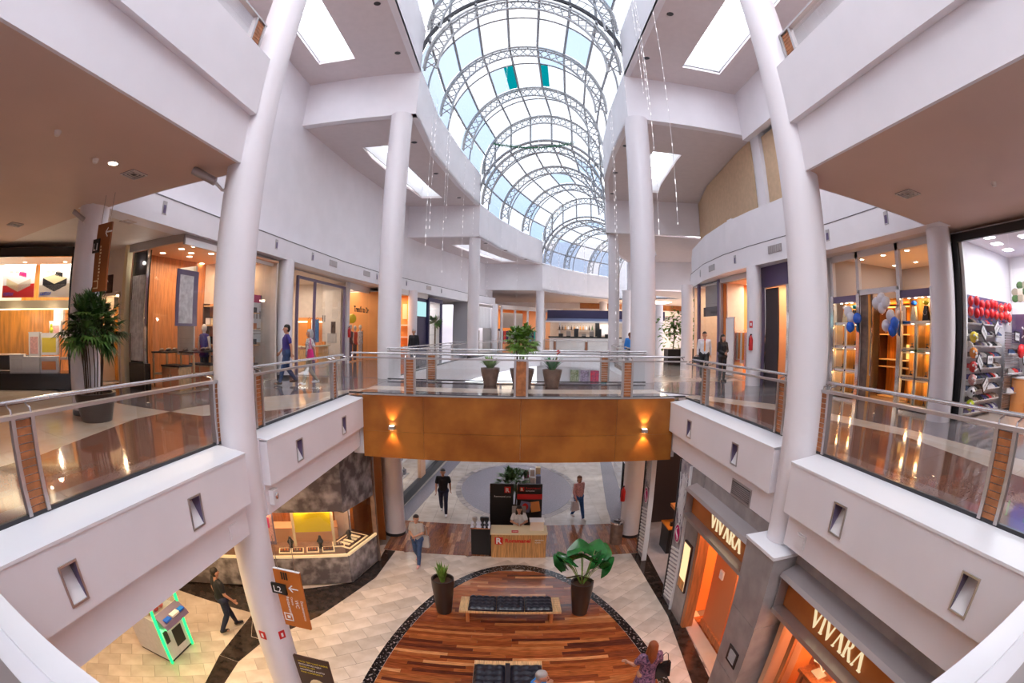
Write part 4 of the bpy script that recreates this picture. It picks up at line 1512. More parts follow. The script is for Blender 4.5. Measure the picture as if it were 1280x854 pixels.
def mannequin(f, a, d, z, top, legs, label, h=1.75):
    t = f.th('mannequin', label, 'mannequin', a, d, z)
    P = f.P(a, d, z)
    k = h / 1.75
    c = lambda dx, dz: tuple(P + f.u * dx * k + Vector((0, 0, dz * k)))
    MB().lathe([(0, 0), (.17, 0), (.17, .02), (0, .02)], tuple(P), 12).build('base', 'chrome', t)
    mb = MB().ell(c(0, 1.63), (.085 * k, .1 * k, .12 * k), 10, 8)
    mb.tube(c(0, 1.45), c(0, 1.56), .05 * k, 8)
    for s in (-1, 1):
        mb.path([c(.19 * s, 1.40), c(.25 * s, 1.15), c(.23 * s, .88)], [.045 * k, .038 * k, .03 * k], 7)
    mb.build('body', 'shop_wall', t, smooth=True)
    MB().lathe([(.05, .62), (.15, .58), (.155, .4), (.12, .2), (.16, 0), (.155, -.05)], c(0, .87), 12).build('top', top, t, smooth=True)
    for s in (-1, 1):
        MB().path([c(.08 * s, .88), c(.09 * s, .5), c(.09 * s, .06)], [.085 * k, .065 * k, .045 * k], 8).build('leg', legs, t, smooth=True)
    return t



# ---- poster shop, far left (front set at 45 degrees)
fA = FR((-13.58 - .722 * 2.6, 5.57 - .692 * 2.6), (-11.64, 7.43), (-14.5, 8.5))
S0 = 2.6
room(fA, 1, 0, 5.3, 3.2, .0, 3.7, 'shop_wall', back='amber_wood', power=70, lamps=(3, 2))
t = fA.th('shopfront', 'black-framed shopfront with bed posters at far left', 'shop front', S0, 0, 0)
fA.o('header', 'black_gloss', (0, 5.36, -.06, .06, 3.52, 3.78), t)
fA.o('jamb', 'black_gloss', (5.28, 5.42, -.06, .06, 0, 3.75), t)
fA.o('plinth', 'black_gloss', (0, 5.36, -.05, .9, 0, .44), t)
fA.o('valance', 'display_cream', (0, 5.27, .25, .32, 2.16, 2.38), t)
fA.pane(t, 0, 2.55, .44, 3.52)
fA.pane(t, 2.56, 5.27, .44, 3.52)
fA.o('back_panel', 'amber_wood', (0, 4.6, 1.5, 1.55, .9, 2.16), t)
fA.o('counter', 'black', (.5, 3.7, 1.1, 1.49, .44, .86), t)
fA.o('light_strip', 'strip_warm', (.2, 5.2, .33, .35, 2.13, 2.16), t)
area(tuple(fA.P(3.9, .1, 3.5)), 2.8, 34, (1, .86, .7), sy=.06, rot=(radians(35), 0, atan2(fA.u.y, fA.u.x)))  # added strip light, only brightens the bed posters
for q in (3.2, 4.6):
    point(tuple(fA.P(q, .2, 1.95)), 12, (1, .8, .6), .05)
for (a, b, zc, kind) in ((2.60, 3.88, 2.9, 0), (4.06, 5.22, 2.9, 1)):
    p = fA.th('bed_poster', ('left poster with pale box bed and red rug, far left shop' if kind == 0 else 'right poster with dark box bed, far left shop'), 'poster', a, .3, 2.46)
    fA.o('sheet', 'white', (a, b, .3, .315, 2.46, 3.36), p)
    w = b - a
    mb = MB()

    def pq(mb, pts):
        mb.quad(*[fA.P(a + x * w, .296, 2.46 + z * .9) for x, z in pts])
    mb = MB()
    pq(mb, [(0, 0), (1, 0), (1, .42), (0, .36)])
    mb.build('floor_print', 'red' if kind == 0 else 'beige_polished', p)
    mb = MB()
    pq(mb, [(.12, .36), (.5, .17), (.5, .40), (.12, .58)])
    mb.build('bed_side_print', 'display_cream' if kind == 0 else 'black', p)
    mb = MB()
    pq(mb, [(.5, .17), (.88, .36), (.88, .57), (.5, .40)])
    mb.build('bed_end_print', 'beige_polished' if kind == 0 else 'dark_metal', p)
    mb = MB()
    pq(mb, [(.12, .58), (.5, .40), (.88, .57), (.52, .70)])
    mb.build('mattress_print', 'white' if kind == 0 else 'display_cream', p)
    mb = MB()
    pq(mb, [(.5, .66), (.74, .6), (.74, .74), (.52, .78)])
    mb.build('pillow_print', 'magenta' if kind == 0 else 'black', p)
    mb = MB()
    for x in (.2, .38, .55):
        pq(mb, [(x, .74), (x + .12, .74), (x + .12, .98), (x, .98)])
    mb.build('curtain_print', 'cloth_grey', p)
    fA.text('castor', 'logo_print', 'balloon_blue', p, a + .05, .294, 2.52, .17)
# goods in the window
for (a0, a1, z0, z1, d, m, lab, nm, cat) in (
        (2.92, 3.5, .44, .9, .35, 'cloth_white', 'white lidded carton with photo label in poster shop window', 'carton', 'box'),
        (3.52, 4.12, .44, .84, .3, 'white', 'white boxed baby item beside the carton, poster shop window', 'carton', 'box'),
        (4.15, 4.80, .44, .84, .3, 'orange', 'orange photo box with baby toy, poster shop window', 'carton', 'box'),
        (4.1, 4.75, .9, 1.47, .55, 'yellow', 'photo box of sleeping baby standing on other boxes, poster shop window', 'carton', 'box'),
        (3.62, 4.05, .86, 1.5, .6, 'cloth_pink', 'narrow white and pink box standing upright, poster shop window', 'carton', 'box'),
        (4.55, 4.92, 1.72, 2.14, .7, 'cloth_white', 'upper white framed picture box, poster shop window', 'carton', 'box'),
        (4.42, 4.85, 1.42, 1.80, .62, 'cloth_pink', 'pink picture box tilted below upper one, poster shop window', 'carton', 'box')):
    t = fA.th(nm, lab, cat, a0, d, z0)
    fA.o('case', 'white', (a0, a1, d, d + .25, z0, z1), t)
    fA.o('picture', m, (a0 + .06, a1 - .06, d - .004, d, z0 + .07, z1 - .1), t)
    fA.o('lid', 'cloth_white', (a0 - .01, a1 + .01, d - .01, d + .26, z1, z1 + .03), t)
t = fA.th('plush_bear', 'round white plush head on shelf right of poster shop window', 'toy', 5.0, .8, 1.3)
MB().ell(tuple(fA.P(5.0, .8, 1.42)), (.16, .16, .16), 12, 8).build('head', 'white', t, smooth=True)
for s in (-.11, .11):
    MB().ell(tuple(fA.P(5.0 + s, .8, 1.56)), (.05, .05, .05), 8, 6).build('ear', 'black', t, smooth=True)
    MB().ell(tuple(fA.P(5.0 + s * .45, .66, 1.43)), (.025, .02, .03), 8, 6).build('eye', 'black', t)
t = fA.th('folding_chair', 'dark baby chair with padded seat at right of poster shop window', 'chair', 5.0, .5, .44)
MB().path([fA.P(4.85, .4, .45), fA.P(4.9, .6, 1.2), fA.P(5.15, .6, 1.2), fA.P(5.2, .4, .45)], .02, 6).build('frame', 'black', t)
fA.o('seat', 'cloth_grey', (4.88, 5.16, .35, .62, .78, .84), t)
t = fA.th('toy_duck', 'lime green toy on top of boxes in poster shop window', 'toy', 4.6, .6, 1.5)
MB().ell(tuple(fA.P(4.5, .62, 1.58)), (.09, .07, .09), 10, 6).ell(tuple(fA.P(4.5, .6, 1.70)), (.05, .05, .05), 8, 6).build('body', 'lime', t, smooth=True)

# ---- wall with brown passage and signs
fC = FR((-13, 9.4), (-10.5, 9.2), (-12, 12))
t = struct('wall_passage', (-12, 9.3, 0))
fC.o('plaster', 'paint_warm', (-1.2, .42, 0, .2, 0, 3.93), t)
fC.o('plaster', 'paint_warm', (1.84, 2.6, 0, .2, 0, 3.93), t)
fC.o('plaster', 'paint_warm', (.42, 1.84, 0, .2, 2.66, 3.93), t)
d_ = struct('door_1', (-12, 9.3, 0))
fC.o('reveal', 'beige_polished', (.42, .5, -.02, .9, 0, 2.66), d_)
fC.o('reveal', 'beige_polished', (1.76, 1.84, -.02, .9, 0, 2.66), d_)
fC.o('lintel', 'beige_polished', (.42, 1.84, -.02, .9, 2.58, 2.68), d_)
lfs = [fC.o('leaf', 'amber_wood', (.5, 1.13, .7, .75, 0, 2.3), d_), fC.o('leaf', 'amber_wood', (1.14, 1.76, .7, .75, 0, 2.3), d_)]
fC.o('header', 'black', (.5, 1.76, .66, .72, 2.3, 2.58), d_)
for a, lf_ in ((1.06, lfs[0]), (1.2, lfs[1])):
    fC.o('push_bar', 'chrome', (a, a + .03, .62, .66, .9, 1.2), lf_)
p = fC.P(1.2, .35, 2.5)
point(tuple(p), 18)
t = fC.th('direction_sign', 'small dark brown sign with up arrow on wall above passage', 'sign', .5, -.02, 2.68)
fC.o('plate', 'sign_dark', (.5, 1.33, -.04, -.005, 2.66, 3.2), t)
mb = MB()
for q in ([(.98, 3.12), (1.1, 2.98), (1.02, 3.0), (1.02, 2.9), (.97, 2.9), (.97, 3.0), (.87, 2.98)],):
    mb.quad(*[fC.P(x, -.043, z) for x, z in q[::-1]])
mb.build('arrow', 'white', t)
mb = MB()
fC.bx(mb, .82, .98, -.044, -.042, 2.70, 2.72)
fC.bx(mb, .82, .98, -.044, -.042, 2.83, 2.85)
fC.bx(mb, .82, .835, -.044, -.042, 2.72, 2.83)
fC.bx(mb, .965, .98, -.044, -.042, 2.72, 2.83)
mb.build('pictogram', 'white', t)
# long brown hanging sign beside the peach-lit column
t = thing('hanging_sign', 'tall brown hanging sign with left arrow beside peach-lit column', 'sign', (-6.9, 5.1, 2.35))
SG0 = len(C.objects)
MB().box(-8.13, -7.66, 5.88, 5.92, 2.45, 3.62).build('plate', 'sign_brown', t)
for x in (-8.05, -7.75):
    MB().tube((x, 5.9, 3.62), (x, 5.9, 4.25), .008, 5).build('hanger_rod', 'steel', t)
MB().box(-8.2, -7.98, 5.85, 5.875, 3.12, 3.36).build('level_tag', 'black', t)
text_obj('L1', 'level_text', 'white', t, .18, frame_of((-8.17, 5.845, 3.16), (1, 0, 0), (0, 0, 1)))
mb = MB()
mb.box(-7.82, -7.62, 5.872, 5.878, 3.44, 3.465)
mb.obox((-7.79, 5.875, 3.49), (.1, .006, .022), ry=-.8)
mb.obox((-7.79, 5.875, 3.41), (.1, .006, .022), ry=.8)
mb.build('arrow', 'white', t)
for k in range(11):
    MB().box(-7.95, -7.95 + .03 + .012 * (k % 3), 5.874, 5.878, 3.2 - k * .055, 3.23 - k * .055).build('letter', 'display_cream', t)
mb = MB()
mb.box(-8.08, -7.93, 5.872, 5.878, 2.62, 2.64)
mb.box(-8.08, -7.93, 5.872, 5.878, 2.5, 2.52)
mb.box(-7.95, -7.93, 5.872, 5.878, 2.52, 2.62)
mb.build('pictogram', 'display_cream', t)
for o_ in list(C.objects)[SG0:]:                            # hung in front of the column, towards the walkway edge
    if o_.parent == t:
        o_.location = (o_.location.x + .98, o_.location.y - .75, o_.location.z - .22)

# ---- glass corner shop

fD = FR((-10.64, 9.05), (-7.95, 8.75), (-9, 12))
fE = FR((-7.95, 8.75), (-7.85, 13.7), (-10, 11))
w = room(fD, 2, 0.02, 2.5, 4.6, 0, 3.76, 'orange_wood', back='shop_wall', sides=(1, 0), power=0, lamps=(0, 0), ceil='shop_peach')
fD.o('wall_shop_2', 'door_orange', (.7, 2.4, 3.2, 3.3, 0, 2.4), None, kind='structure')
for (x, y) in ((-9.9, 9.9), (-8.9, 9.7), (-9.6, 10.9), (-8.6, 10.8), (-9.2, 12), (-8.5, 12.2), (-10.2, 12.3), (-8.3, 9.6), (-9.1, 10.4)):
    MB().lathe([(0, 0), (.09, 0)], (x, y, 3.75), 12).build('lamp_lens', 'lamp_warm', w)
area((-9.2, 11, 3.6), 1.6, 60, (1, .76, .5), sy=2.5)
t = fD.th('shopfront', 'glass corner shopfront with silver window panel behind potted palm', 'shop front', 0, 0, 0)
fD.o('jamb', 'display_cream', (-.12, .06, -.08, .12, 0, 3.93), t)
fD.o('header', 'grey_frame', (0, 2.69, -.03, .05, 3.72, 3.93), t)
fE.o('header', 'grey_frame', (0, 4.95, -.03, .05, 3.66, 3.92), t)
fE.o('shutter_rail', 'white', (0, 4.95, -.06, -.03, 3.66, 3.82), t)
fD.pane(t, .06, 1.24, .02, 3.72)
fD.pane(t, 1.25, 2.67, .02, 3.72)
fE.pane(t, .02, 1.6, .02, 3.66)
fE.pane(t, 1.61, 3.2, .02, 3.66)
fE.pane(t, 3.21, 4.9, .02, 3.66)
fD.o('post', 'chrome', (1.0, 1.06, .02, .1, 0, 3.72), t)
fD.o('dark_panel', 'black_gloss', (.13, 1.0, .14, .2, .0, 3.72), t)
fD.o('plinth', 'black', (.2, 1.2, .02, .13, 0, .7), t)
t = fD.th('fabric_display', 'silver-grey creased fabric sheet on dark panel, corner shop window', 'display', .25, .12, .75)
mb = MB()
n = 12
for i in range(n):
    a0_, a1_ = .22 + .76 * i / n, .22 + .76 * (i + 1) / n
    d0, d1 = .10 - .03 * (i % 2), .10 - .03 * ((i + 1) % 2)
    for (z0, z1, sh) in ((.75, 1.5, 0), (1.5, 2.4, .03), (2.4, 3.05, 0)):
        mb.quad(fD.P(a0_, d0 - sh, z0), fD.P(a1_, d1 - sh, z0), fD.P(a1_, d1 - sh, z1), fD.P(a0_, d0 - sh, z1))
mb.build('sheet', 'fabric_silver', t)
point(tuple(fD.P(.6, -.0 + .05, 3.4)), 5, (1, .9, .8), .05)
t = fD.th('wall_mirror', 'tall cream display board inside glass corner shop', 'display', 1.25, 1.2, .1)
fD.o('board', 'shop_wall', (1.25, 2.0, 1.2, 1.26, .9, 3.3), t)
fD.o('top_picture', 'ledge', (1.3, 1.9, 1.19, 1.2, 3.05, 3.3), t)
fD.o('dark_picture', 'black', (1.5, 1.95, 1.18, 1.19, 2.9, 3.15), t)
t = thing('hanging_banner', 'violet and silver patterned banner hanging inside corner shop window', 'banner', (-8.3, 9.2, 1.7))
MB().box(-8.36, -8.33, 9.0, 9.95, 1.68, 3.12).build('cloth', 'violet_grey', t)
MB().box(-8.33, -8.32, 9.12, 9.72, 1.75, 2.98).build('printed_area', 'fabric_silver', t)
for (x, y, z, w_, l_, lab) in ((-9.6, 10.2, .95, .7, 1.2, 'wooden display table with dark top at left in corner shop'), (-8.5, 10.4, .98, .6, 1.5, 'long orange display table with goods inside corner shop'), (-8.6, 12.4, .9, .6, 1.2, 'small display table at right side of corner shop')):
    t = thing('display_table', lab, 'table', (x, y, 0))
    MB().box(x - w_ / 2, x + w_ / 2, y - l_ / 2, y + l_ / 2, z, z + .04).build('table_top', 'black', t)
    MB().box(x - w_ / 2 + .05, x + w_ / 2 - .05, y - l_ / 2 + .05, y + l_ / 2 - .05, .35, .4).build('shelf', 'display_cream', t)
    for sx_ in (-1, 1):
        for sy_ in (-1, 1):
            MB().box(x + sx_ * (w_ / 2 - .05) - .025, x + sx_ * (w_ / 2 - .05) + .025, y + sy_ * (l_ / 2 - .05) - .025, y + sy_ * (l_ / 2 - .05) + .025, 0, z).build('leg', 'light_wood', t)
    for k in range(7):
        hx, hy = x + rg.uniform(-.2, .2), y - l_ / 2 + .15 + k * (l_ - .3) / 6
        g = thing('shoe', 'small shoe, %s from the near end of the %s table in the corner shop' % (ORD[k], 'left' if x < -9 else ('middle' if y < 11 else 'right')), 'shoe', (hx, hy, z + .04), group='shoes on corner shop tables')
        MB().ell((hx, hy, z + .08), (.05, .12, .05), 8, 5).build('upper', rg.choice(['black', 'leather', 'pot_bronze']), g, smooth=True)
        MB().box(hx - .045, hx + .045, hy - .11, hy + .11, z + .04, z + .052).build('sole', 'sign_dark', g)
for (a, b_, d0_, lab) in ((1.3, 2.1, .5, 'nearer'), (1.5, 2.4, 1.5, 'farther')):
    g = fD.th('low_cabinet', '%s low orange wood cabinet inside glass corner shop' % lab, 'cabinet', a, d0_, 0)
    fD.o('body', 'light_wood', (a, b_, d0_, d0_ + .5, 0, .62), g)
    fD.o('top', 'black', (a - .02, b_ + .02, d0_ - .02, d0_ + .52, .62, .66), g)
    for q in range(2):
        dd = fD.o('door', 'door_orange', (a + .03 + q * (b_ - a) / 2, a - .03 + (q + 1) * (b_ - a) / 2, d0_ - .015, d0_, .05, .58), g)
        kx = a + (b_ - a) / 2 + (-.08 if q == 0 else .06)
        fD.o('handle', 'chrome', (kx, kx + .02, d0_ - .035, d0_ - .015, .3, .42), dd)
for (a, d, c) in ((1.2, 3.6, 'cloth_navy'), (1.9, 3.9, 'cloth_black'), (.6, 3.8, 'cloth_grey')):
    t = fD.th('wall_shelf', {1.2: 'middle', 1.9: 'right', .6: 'left'}[a] + ' wall shelf with goods at back of corner shop', 'shelf', a, d, 1.2)
    for q in range(3):
        fD.o('board', 'light_wood', (a - .3, a + .3, d, d + .25, 1.1 + q * .5, 1.13 + q * .5), t)
    for q in range(3):
        fD.o('stock', [c, 'orange_wood', 'black'][q], (a - .25, a + .2, d + .02, d + .2, 1.13 + q * .5, 1.3 + q * .5), t)

for k in range(6):
    for j in range(3):
        g = fD.th('shoe_box', 'boxed goods, %s from left on the %s shelf of corner shop rear rack' % (ORD[k], ['lowest', 'middle', 'top'][j]), 'box', .8 + k * .27, 3.0, .5 + j * .6)
        fD.o('case', rg.choice(['sign_dark', 'orange_wood', 'display_cream', 'teal', 'white', 'leather']), (.75 + k * .27, .93 + k * .27, 2.95, 3.15, .55 + j * .6, .75 + j * .6), g)
        fD.o('lid', 'black', (.74 + k * .27, .94 + k * .27, 2.94, 3.16, .75 + j * .6, .78 + j * .6), g)
g = fD.th('shelf_rack', 'dark wooden rack at rear of corner shop', 'shelf', 1.5, 3.1, 0)
for j in range(4):
    fD.o('board', 'light_wood', (.65, 2.4, 2.9, 3.2, .5 + j * .6, .54 + j * .6), g)
for a in (.65, 1.5, 2.37):
    fD.o('upright', 'sign_dark', (a, a + .05, 2.9, 3.2, 0, 2.4), g)
mannequin(fD, 1.75, 1.9, 0, 'cloth_navy', 'denim_dark', 'mannequin in navy top standing inside corner shop', 1.75)
mannequin(fD, 2.25, 2.6, 0, 'cloth_grey', 'sign_dark', 'mannequin in grey top deeper inside corner shop', 1.7)

# ---- left shops along the band
fL = FR((-8.3, 9), (-8.0, 20), (-12, 14))


# shop 1: window with sale poster
room(fL, 3, 3.62, 5.0, 2.5, 0, 3.8, 'shop_wall', power=30, lamps=(1, 2))
t = fL.th('shopfront', 'narrow shopfront just right of near column with pink-topped poster', 'shop front', 3.6, 0, 0)
fL.o('jamb', 'white_frame', (3.5, 3.62, -.05, .05, 0, 3.93), t)
fL.o('jamb', 'grey_frame', (4.9, 5.02, -.05, .05, 0, 3.93), t)
fL.o('header', 'white_frame', (3.62, 4.9, -.05, .05, 3.75, 3.93), t)
fL.pane(t, 3.62, 4.9, .02, 3.75)
fL.o('display_plinth', 'pot_bronze', (3.65, 4.85, .2, .7, 0, .5), t)
t = fL.th('sale_poster', 'white poster with magenta and navy top strip behind narrow window', 'poster', 3.86, .06, 1.18)
fL.o('sheet', 'white', (3.7, 4.75, .08, .1, 1.18, 2.47), t)
fL.o('magenta_strip', 'magenta', (3.7, 4.35, .07, .08, 2.47, 2.72), t)
fL.o('navy_strip', 'navy', (4.35, 4.9, .07, .08, 2.47, 2.72), t)
fL.o('navy_edge', 'navy', (4.76, 4.9, .07, .08, 1.18, 2.47), t)
for q in range(4):
    fL.o('letter', 'cloth_grey', (3.9 + .2 * q, 4.0 + .2 * q, .07, .078, 1.95, 2.2 - .05 * (q % 2)), t)
for q in range(3):
    fL.o('text_line', 'cloth_grey', (3.9, 4.6 - .1 * q, .07, .078, 1.45 + .09 * q, 1.48 + .09 * q), t)
t = fL.th('pendant_lamp', 'glowing pendant lamp in the narrow shop window', 'lamp', 4.2, .8, 3.1)
MB().lathe([(.03, .25), (.2, .1), (.24, -.05), (.2, -.1)], tuple(fL.P(4.2, .8, 3.1)), 14).build('shade', 'display_cream', t, smooth=True)
MB().ell(tuple(fL.P(4.2, .8, 3.08)), (.07, .07, .07), 8, 6).build('bulb', 'lamp_warm', t)
MB().tube(fL.P(4.2, .8, 3.3), fL.P(4.2, .8, 3.8), .008, 5).build('cord', 'black', t)
for k in range(5):
    t = fL.th('gift_box', 'small boxed item low in the narrow shop window, %s from left' % ORD[k], 'box', 3.8 + k * .2, .4, .5, group='boxes low in the narrow shop window')
    fL.o('case', rg.choice(['amber_wood', 'pot_bronze', 'cloth_grey']), (3.74 + k * .21, 3.88 + k * .21, .35, .5, .5, .68 + .08 * (k % 3)), t)
    fL.o('lid', 'display_cream', (3.73 + k * .21, 3.89 + k * .21, .34, .51, .68 + .08 * (k % 3), .7 + .08 * (k % 3)), t)
# shop 2: dark-framed glass shop
room(fL, 4, 6.2, 12.0, 3.5, 0, 3.85, 'shop_wall', back='shop_wall', power=85, lamps=(3, 2), ceil='shop_wall', lampcol=(1, .88, .74))
t = fL.th('shopfront', 'dark-framed glass shopfront behind the walking couple', 'shop front', 6.8, 0, 0)
for a in (6.85, 8.4, 11.7):
    fL.o('post', 'violet_grey', (a, a + .1, -.05, .05, 0, 3.62), t)
fL.o('header', 'violet_grey', (6.85, 11.8, -.05, .05, 3.55, 3.66), t)
fL.pane(t, 8.5, 10.1, .02, 3.55)
fL.pane(t, 10.12, 11.7, .02, 3.55)
fL.o('end_post', 'white_frame', (12.0, 12.35, -.06, .06, 0, 3.93), t)
fL.o('dividing_panel', 'shop_wall', (11.62, 11.66, .12, 1.1, 0, 3.5), t)
fL.o('lower_panel', 'shop_orange', (11.9, 11.95, 1.1, 2.6, 0, 2.2), t)
fL.o('glow_strip', 'strip_warm', (11.86, 11.9, 1.1, 2.6, 1.96, 2.03), t)
fL.o('logo_square', 'sign_dark', (11.60, 11.62, .38, .62, 1.35, 2.0), t)
fL.o('logo_square', 'cloth_grey', (11.59, 11.60, .3, .8, 1.0, 1.45), t)
for q in (.95, 1.05):
    fL.o('letter', 'black', (11.60, 11.62, q, q + .03, 2.0, 2.3), t)
t = fL.th('display_table', 'low table of orange goods behind glass, right of the couple', 'table', 10, .8, 0)
fL.o('table_top', 'display_cream', (8.9, 11.3, .5, 1.1, .86, .92), t)
for a in (9.0, 11.1):
    fL.o('leg', 'light_wood', (a, a + .08, .55, 1.05, 0, .86), t)
for k in range(6):
    g = fL.th('folded_cloth', 'folded orange cloth, %s from left on table right of the couple' % ORD[k], 'clothes', 9.1 + k * .36, .8, .92, group='folded cloths on glass shop table')
    fL.o('fold', 'orange', (9.05 + k * .36, 9.3 + k * .36, .65, .9, .92, .98 + .03 * (k % 3)), g)
    fL.o('fold', 'shop_orange', (9.06 + k * .36, 9.29 + k * .36, .66, .89, .98 + .03 * (k % 3), 1.01 + .03 * (k % 3)), g)
for k, c in enumerate(['balloon_blue', 'white', 'orange']):
    t = fL.th('hanging_dress', ['blue', 'white', 'orange'][k] + ' garment hanging near the dark post of glass shop', 'clothes', 11.3, 1.25 + .2 * k, 1.4)
    fL.o('fabric', ['denim_blue', 'white', 'orange'][k], (11.3, 11.36, 1.15 + .22 * k, 1.33 + .22 * k, 1.0, 2.1), t)
    MB().path([fL.P(11.33, 1.15 + .22 * k, 2.1), fL.P(11.33, 1.24 + .22 * k, 2.2), fL.P(11.33, 1.33 + .22 * k, 2.1)], .01, 5).build('hanger', 'black', t)
# shop 3: fashion shop with mannequins
room(fL, 5, 12.4, 16.4, 3.0, 0, 3.85, 'shop_wall', power=60, lamps=(2, 2), back='shop_wall', lampcol=(1, .87, .72), sides=(0, 1))
t = fL.th('shopfront', 'white-framed fashion shopfront with mannequins left of the thick bridge column', 'shop front', 12.4, 0, 0)
fL.o('header', 'white', (12.4, 16.4, -.05, .1, 3.62, 3.93), t)
fL.o('jamb', 'dark_metal', (16.2, 16.3, -.05, .05, 0, 3.6), t)
fL.pane(t, 12.42, 14.3, .02, 3.6)
fL.pane(t, 14.31, 16.2, .02, 3.6)
fL.o('shelf_board', 'light_wood', (16.0, 16.3, .3, 1.1, 2.1, 2.15), t)
fL.o('arch_panel', 'oak', (16.3, 16.36, .15, 1.0, 0, 2.9), t)
fL.text("Trend's to Dress", 'sign_lettering', 'black', t, 13.0, -.03, 2.55, .40, bold=.012)
mannequin(fL, 13.2, .22, .0, 'denim_dark', 'denim', 'mannequin in blue clothes at left of fashion window', 1.9)
mannequin(fL, 13.85, .22, .0, 'red', 'denim_dark', 'mannequin in dark red top second in fashion window', 1.85)
mannequin(fL, 14.75, .25, .0, 'shirt_print', 'shirt_print', 'mannequin in grey printed dress in middle of fashion window', 1.9)
for k, a in enumerate((15.75, 16.1)):
    t = fL.th('lime_shirt', ['left', 'right'][k] + ' lime yellow shirt hanging at right of fashion window', 'clothes', a, .5, .9)
    MB().hexa([tuple(fL.P(a - .04, .14, .5)), tuple(fL.P(a + .04, .14, .5)), tuple(fL.P(a + .04, .46, .5)), tuple(fL.P(a - .04, .46, .5)), tuple(fL.P(a - .03, .11, 1.5)), tuple(fL.P(a + .03, .11, 1.5)), tuple(fL.P(a + .03, .49, 1.5)), tuple(fL.P(a - .03, .49, 1.5))]).build('fabric', 'lime', t)
    for s in (-1, 1):
        MB().path([fL.P(a, .3 + .17 * s, 1.46), fL.P(a, .3 + .26 * s, 1.2)], .05, 6).build('sleeve', 'lime', t)
t = fL.th('clothes_rail', 'black clothes rail carrying lime shirts', 'clothes rail', 15.5, .5, 0)
MB().path([fL.P(15.3, .3, 0), fL.P(15.3, .3, 1.6), fL.P(16.25, .3, 1.6), fL.P(16.25, .3, 0)], .02, 6).build('frame', 'black', t)
t = fL.th('balloon', 'yellow balloon inside the fashion shop window', 'balloon', 13.3, .5, 2.2)
MB().ell(tuple(fL.P(13.5, .25, 2.2)), (.22, .22, .25), 14, 10).build('skin', 'yellow', t, smooth=True)
MB().tube(fL.P(13.5, .25, 1.95), fL.P(13.5, .25, 1.4), .004, 4).build('string', 'white', t)
for k in range(8):
    a = 13.2 + k * .36
    t = fL.th('handbag', 'handbag, %s from left on shelf at back of fashion shop' % ORD[k], 'bag', a, 2.1, 2.26, group='handbags on fashion shop shelf')
    fL.o('pouch', rg.choice(['orange', 'teal', 'red', 'leather', 'pot_bronze']), (a - .1, a + .1, 2.05, 2.2, 2.26, 2.44), t)
    MB().path([fL.P(a - .06, 2.12, 2.44), fL.P(a, 2.12, 2.54), fL.P(a + .06, 2.12, 2.44)], .01, 5).build('handle', 'black', t)


def extinguisher(x, y, z, label):
    t = thing('fire_extinguisher', label, 'fire extinguisher', (x, y, z))
    MB().lathe([(0, 0), (.07, .01), (.075, .05), (.075, .36), (.05, .43), (.025, .45), (.025, .5)], (x, y, z), 14).build('cylinder', 'red', t, smooth=True)
    vv = MB().box(x - .03, x + .03, y - .02, y + .02, z + .5, z + .54).build('valve', 'black', t)
    MB().path([(x, y, z + .52), (x - .09, y - .03, z + .46), (x - .1, y - .03, z + .15)], .012, 6).build('hose', 'black', vv)
    return t


extinguisher(*tuple(fL.P(12.2, -.12, 1.25)), 'red fire extinguisher between dark-framed shop and fashion shop')
# far left shops
fM = FR((-7.0, 20.5), (-5.0, 31), (-12, 25))
room(fM, 6, 3.6, 6.5, 3, 0, 3.7, 'shop_orange', back='orange_wood', power=70, lamps=(2, 2), ceil='shop_wall')
t = fM.th('shopfront', 'open orange-walled shop with green panel behind dark-shirted man', 'shop front', 4.5, 0, 0)
fM.o('green_panel', 'lime', (6.4, 6.46, .1, .45, 2.2, 3.4), t)
fM.o('shelf', 'white', (6.1, 6.42, .3, .9, 1.9, 1.97), t)
fM.o('shelf', 'white', (6.1, 6.42, .3, .9, 1.2, 1.26), t)
fM.o('framed_picture', 'display_cream', (6.38, 6.42, .45, .75, 2.3, 3.2), t)
fM.o('orange_seat', 'orange', (5.6, 7.6, .3, 1.0, .35, .75), t)
fM.o('navy_wall', 'navy', (6.55, 8.6, .05, .12, 0, 3.65), t)
fM.o('navy_end', 'navy', (8.55, 8.75, -.1, .12, 0, 3.7), t)
fM.o('header', 'paint_warm', (3.5, 8.6, -.02, .1, 3.62, 3.93), t)
t = fM.th('wall_screen', 'teal glowing screen on navy wall of far left shop', 'screen', 6.9, 0, 2.5)
fM.o('panel', 'screen', (6.75, 8.35, .0, .04, 2.5, 3.4), t)
fM.o('bezel', 'navy', (6.7, 8.4, .03, .05, 2.45, 3.45), t)
room(fM, 7, 8.8, 11.2, 3, 0, 3.6, 'shop_white', power=45, lamps=(2, 2), lampcol=(1, .95, .9))
t = fM.th('shopfront', 'navy-framed glass shopfront with posters, left of slimmer column', 'shop front', 8.8, 0, 0)
fM.o('header', 'navy', (8.75, 11.3, -.06, .06, 3.5, 3.75), t)
fM.o('jamb', 'navy', (11.05, 11.3, -.06, .06, 0, 3.5), t)
fM.pane(t, 8.8, 11.05, .02, 3.5)
fM.o('poster', 'display_cream', (9.0, 9.6, .8, .85, 1.0, 3.3), t)
fM.o('poster', 'lime', (10.0, 10.5, .9, .95, 1.2, 2.0), t)
fM.o('lit_box', 'white', (9.8, 10.8, .9, .95, 2.6, 3.1), t)
t = fM.th('window_plant', 'dark leafy plant behind navy-framed shop window', 'plant', 10.8, .25, 0)
MB().tube(fM.P(10.7, .25, 0), fM.P(10.7, .25, 2), .05, 6).build('stem', 'trunk', t)
mb = MB()
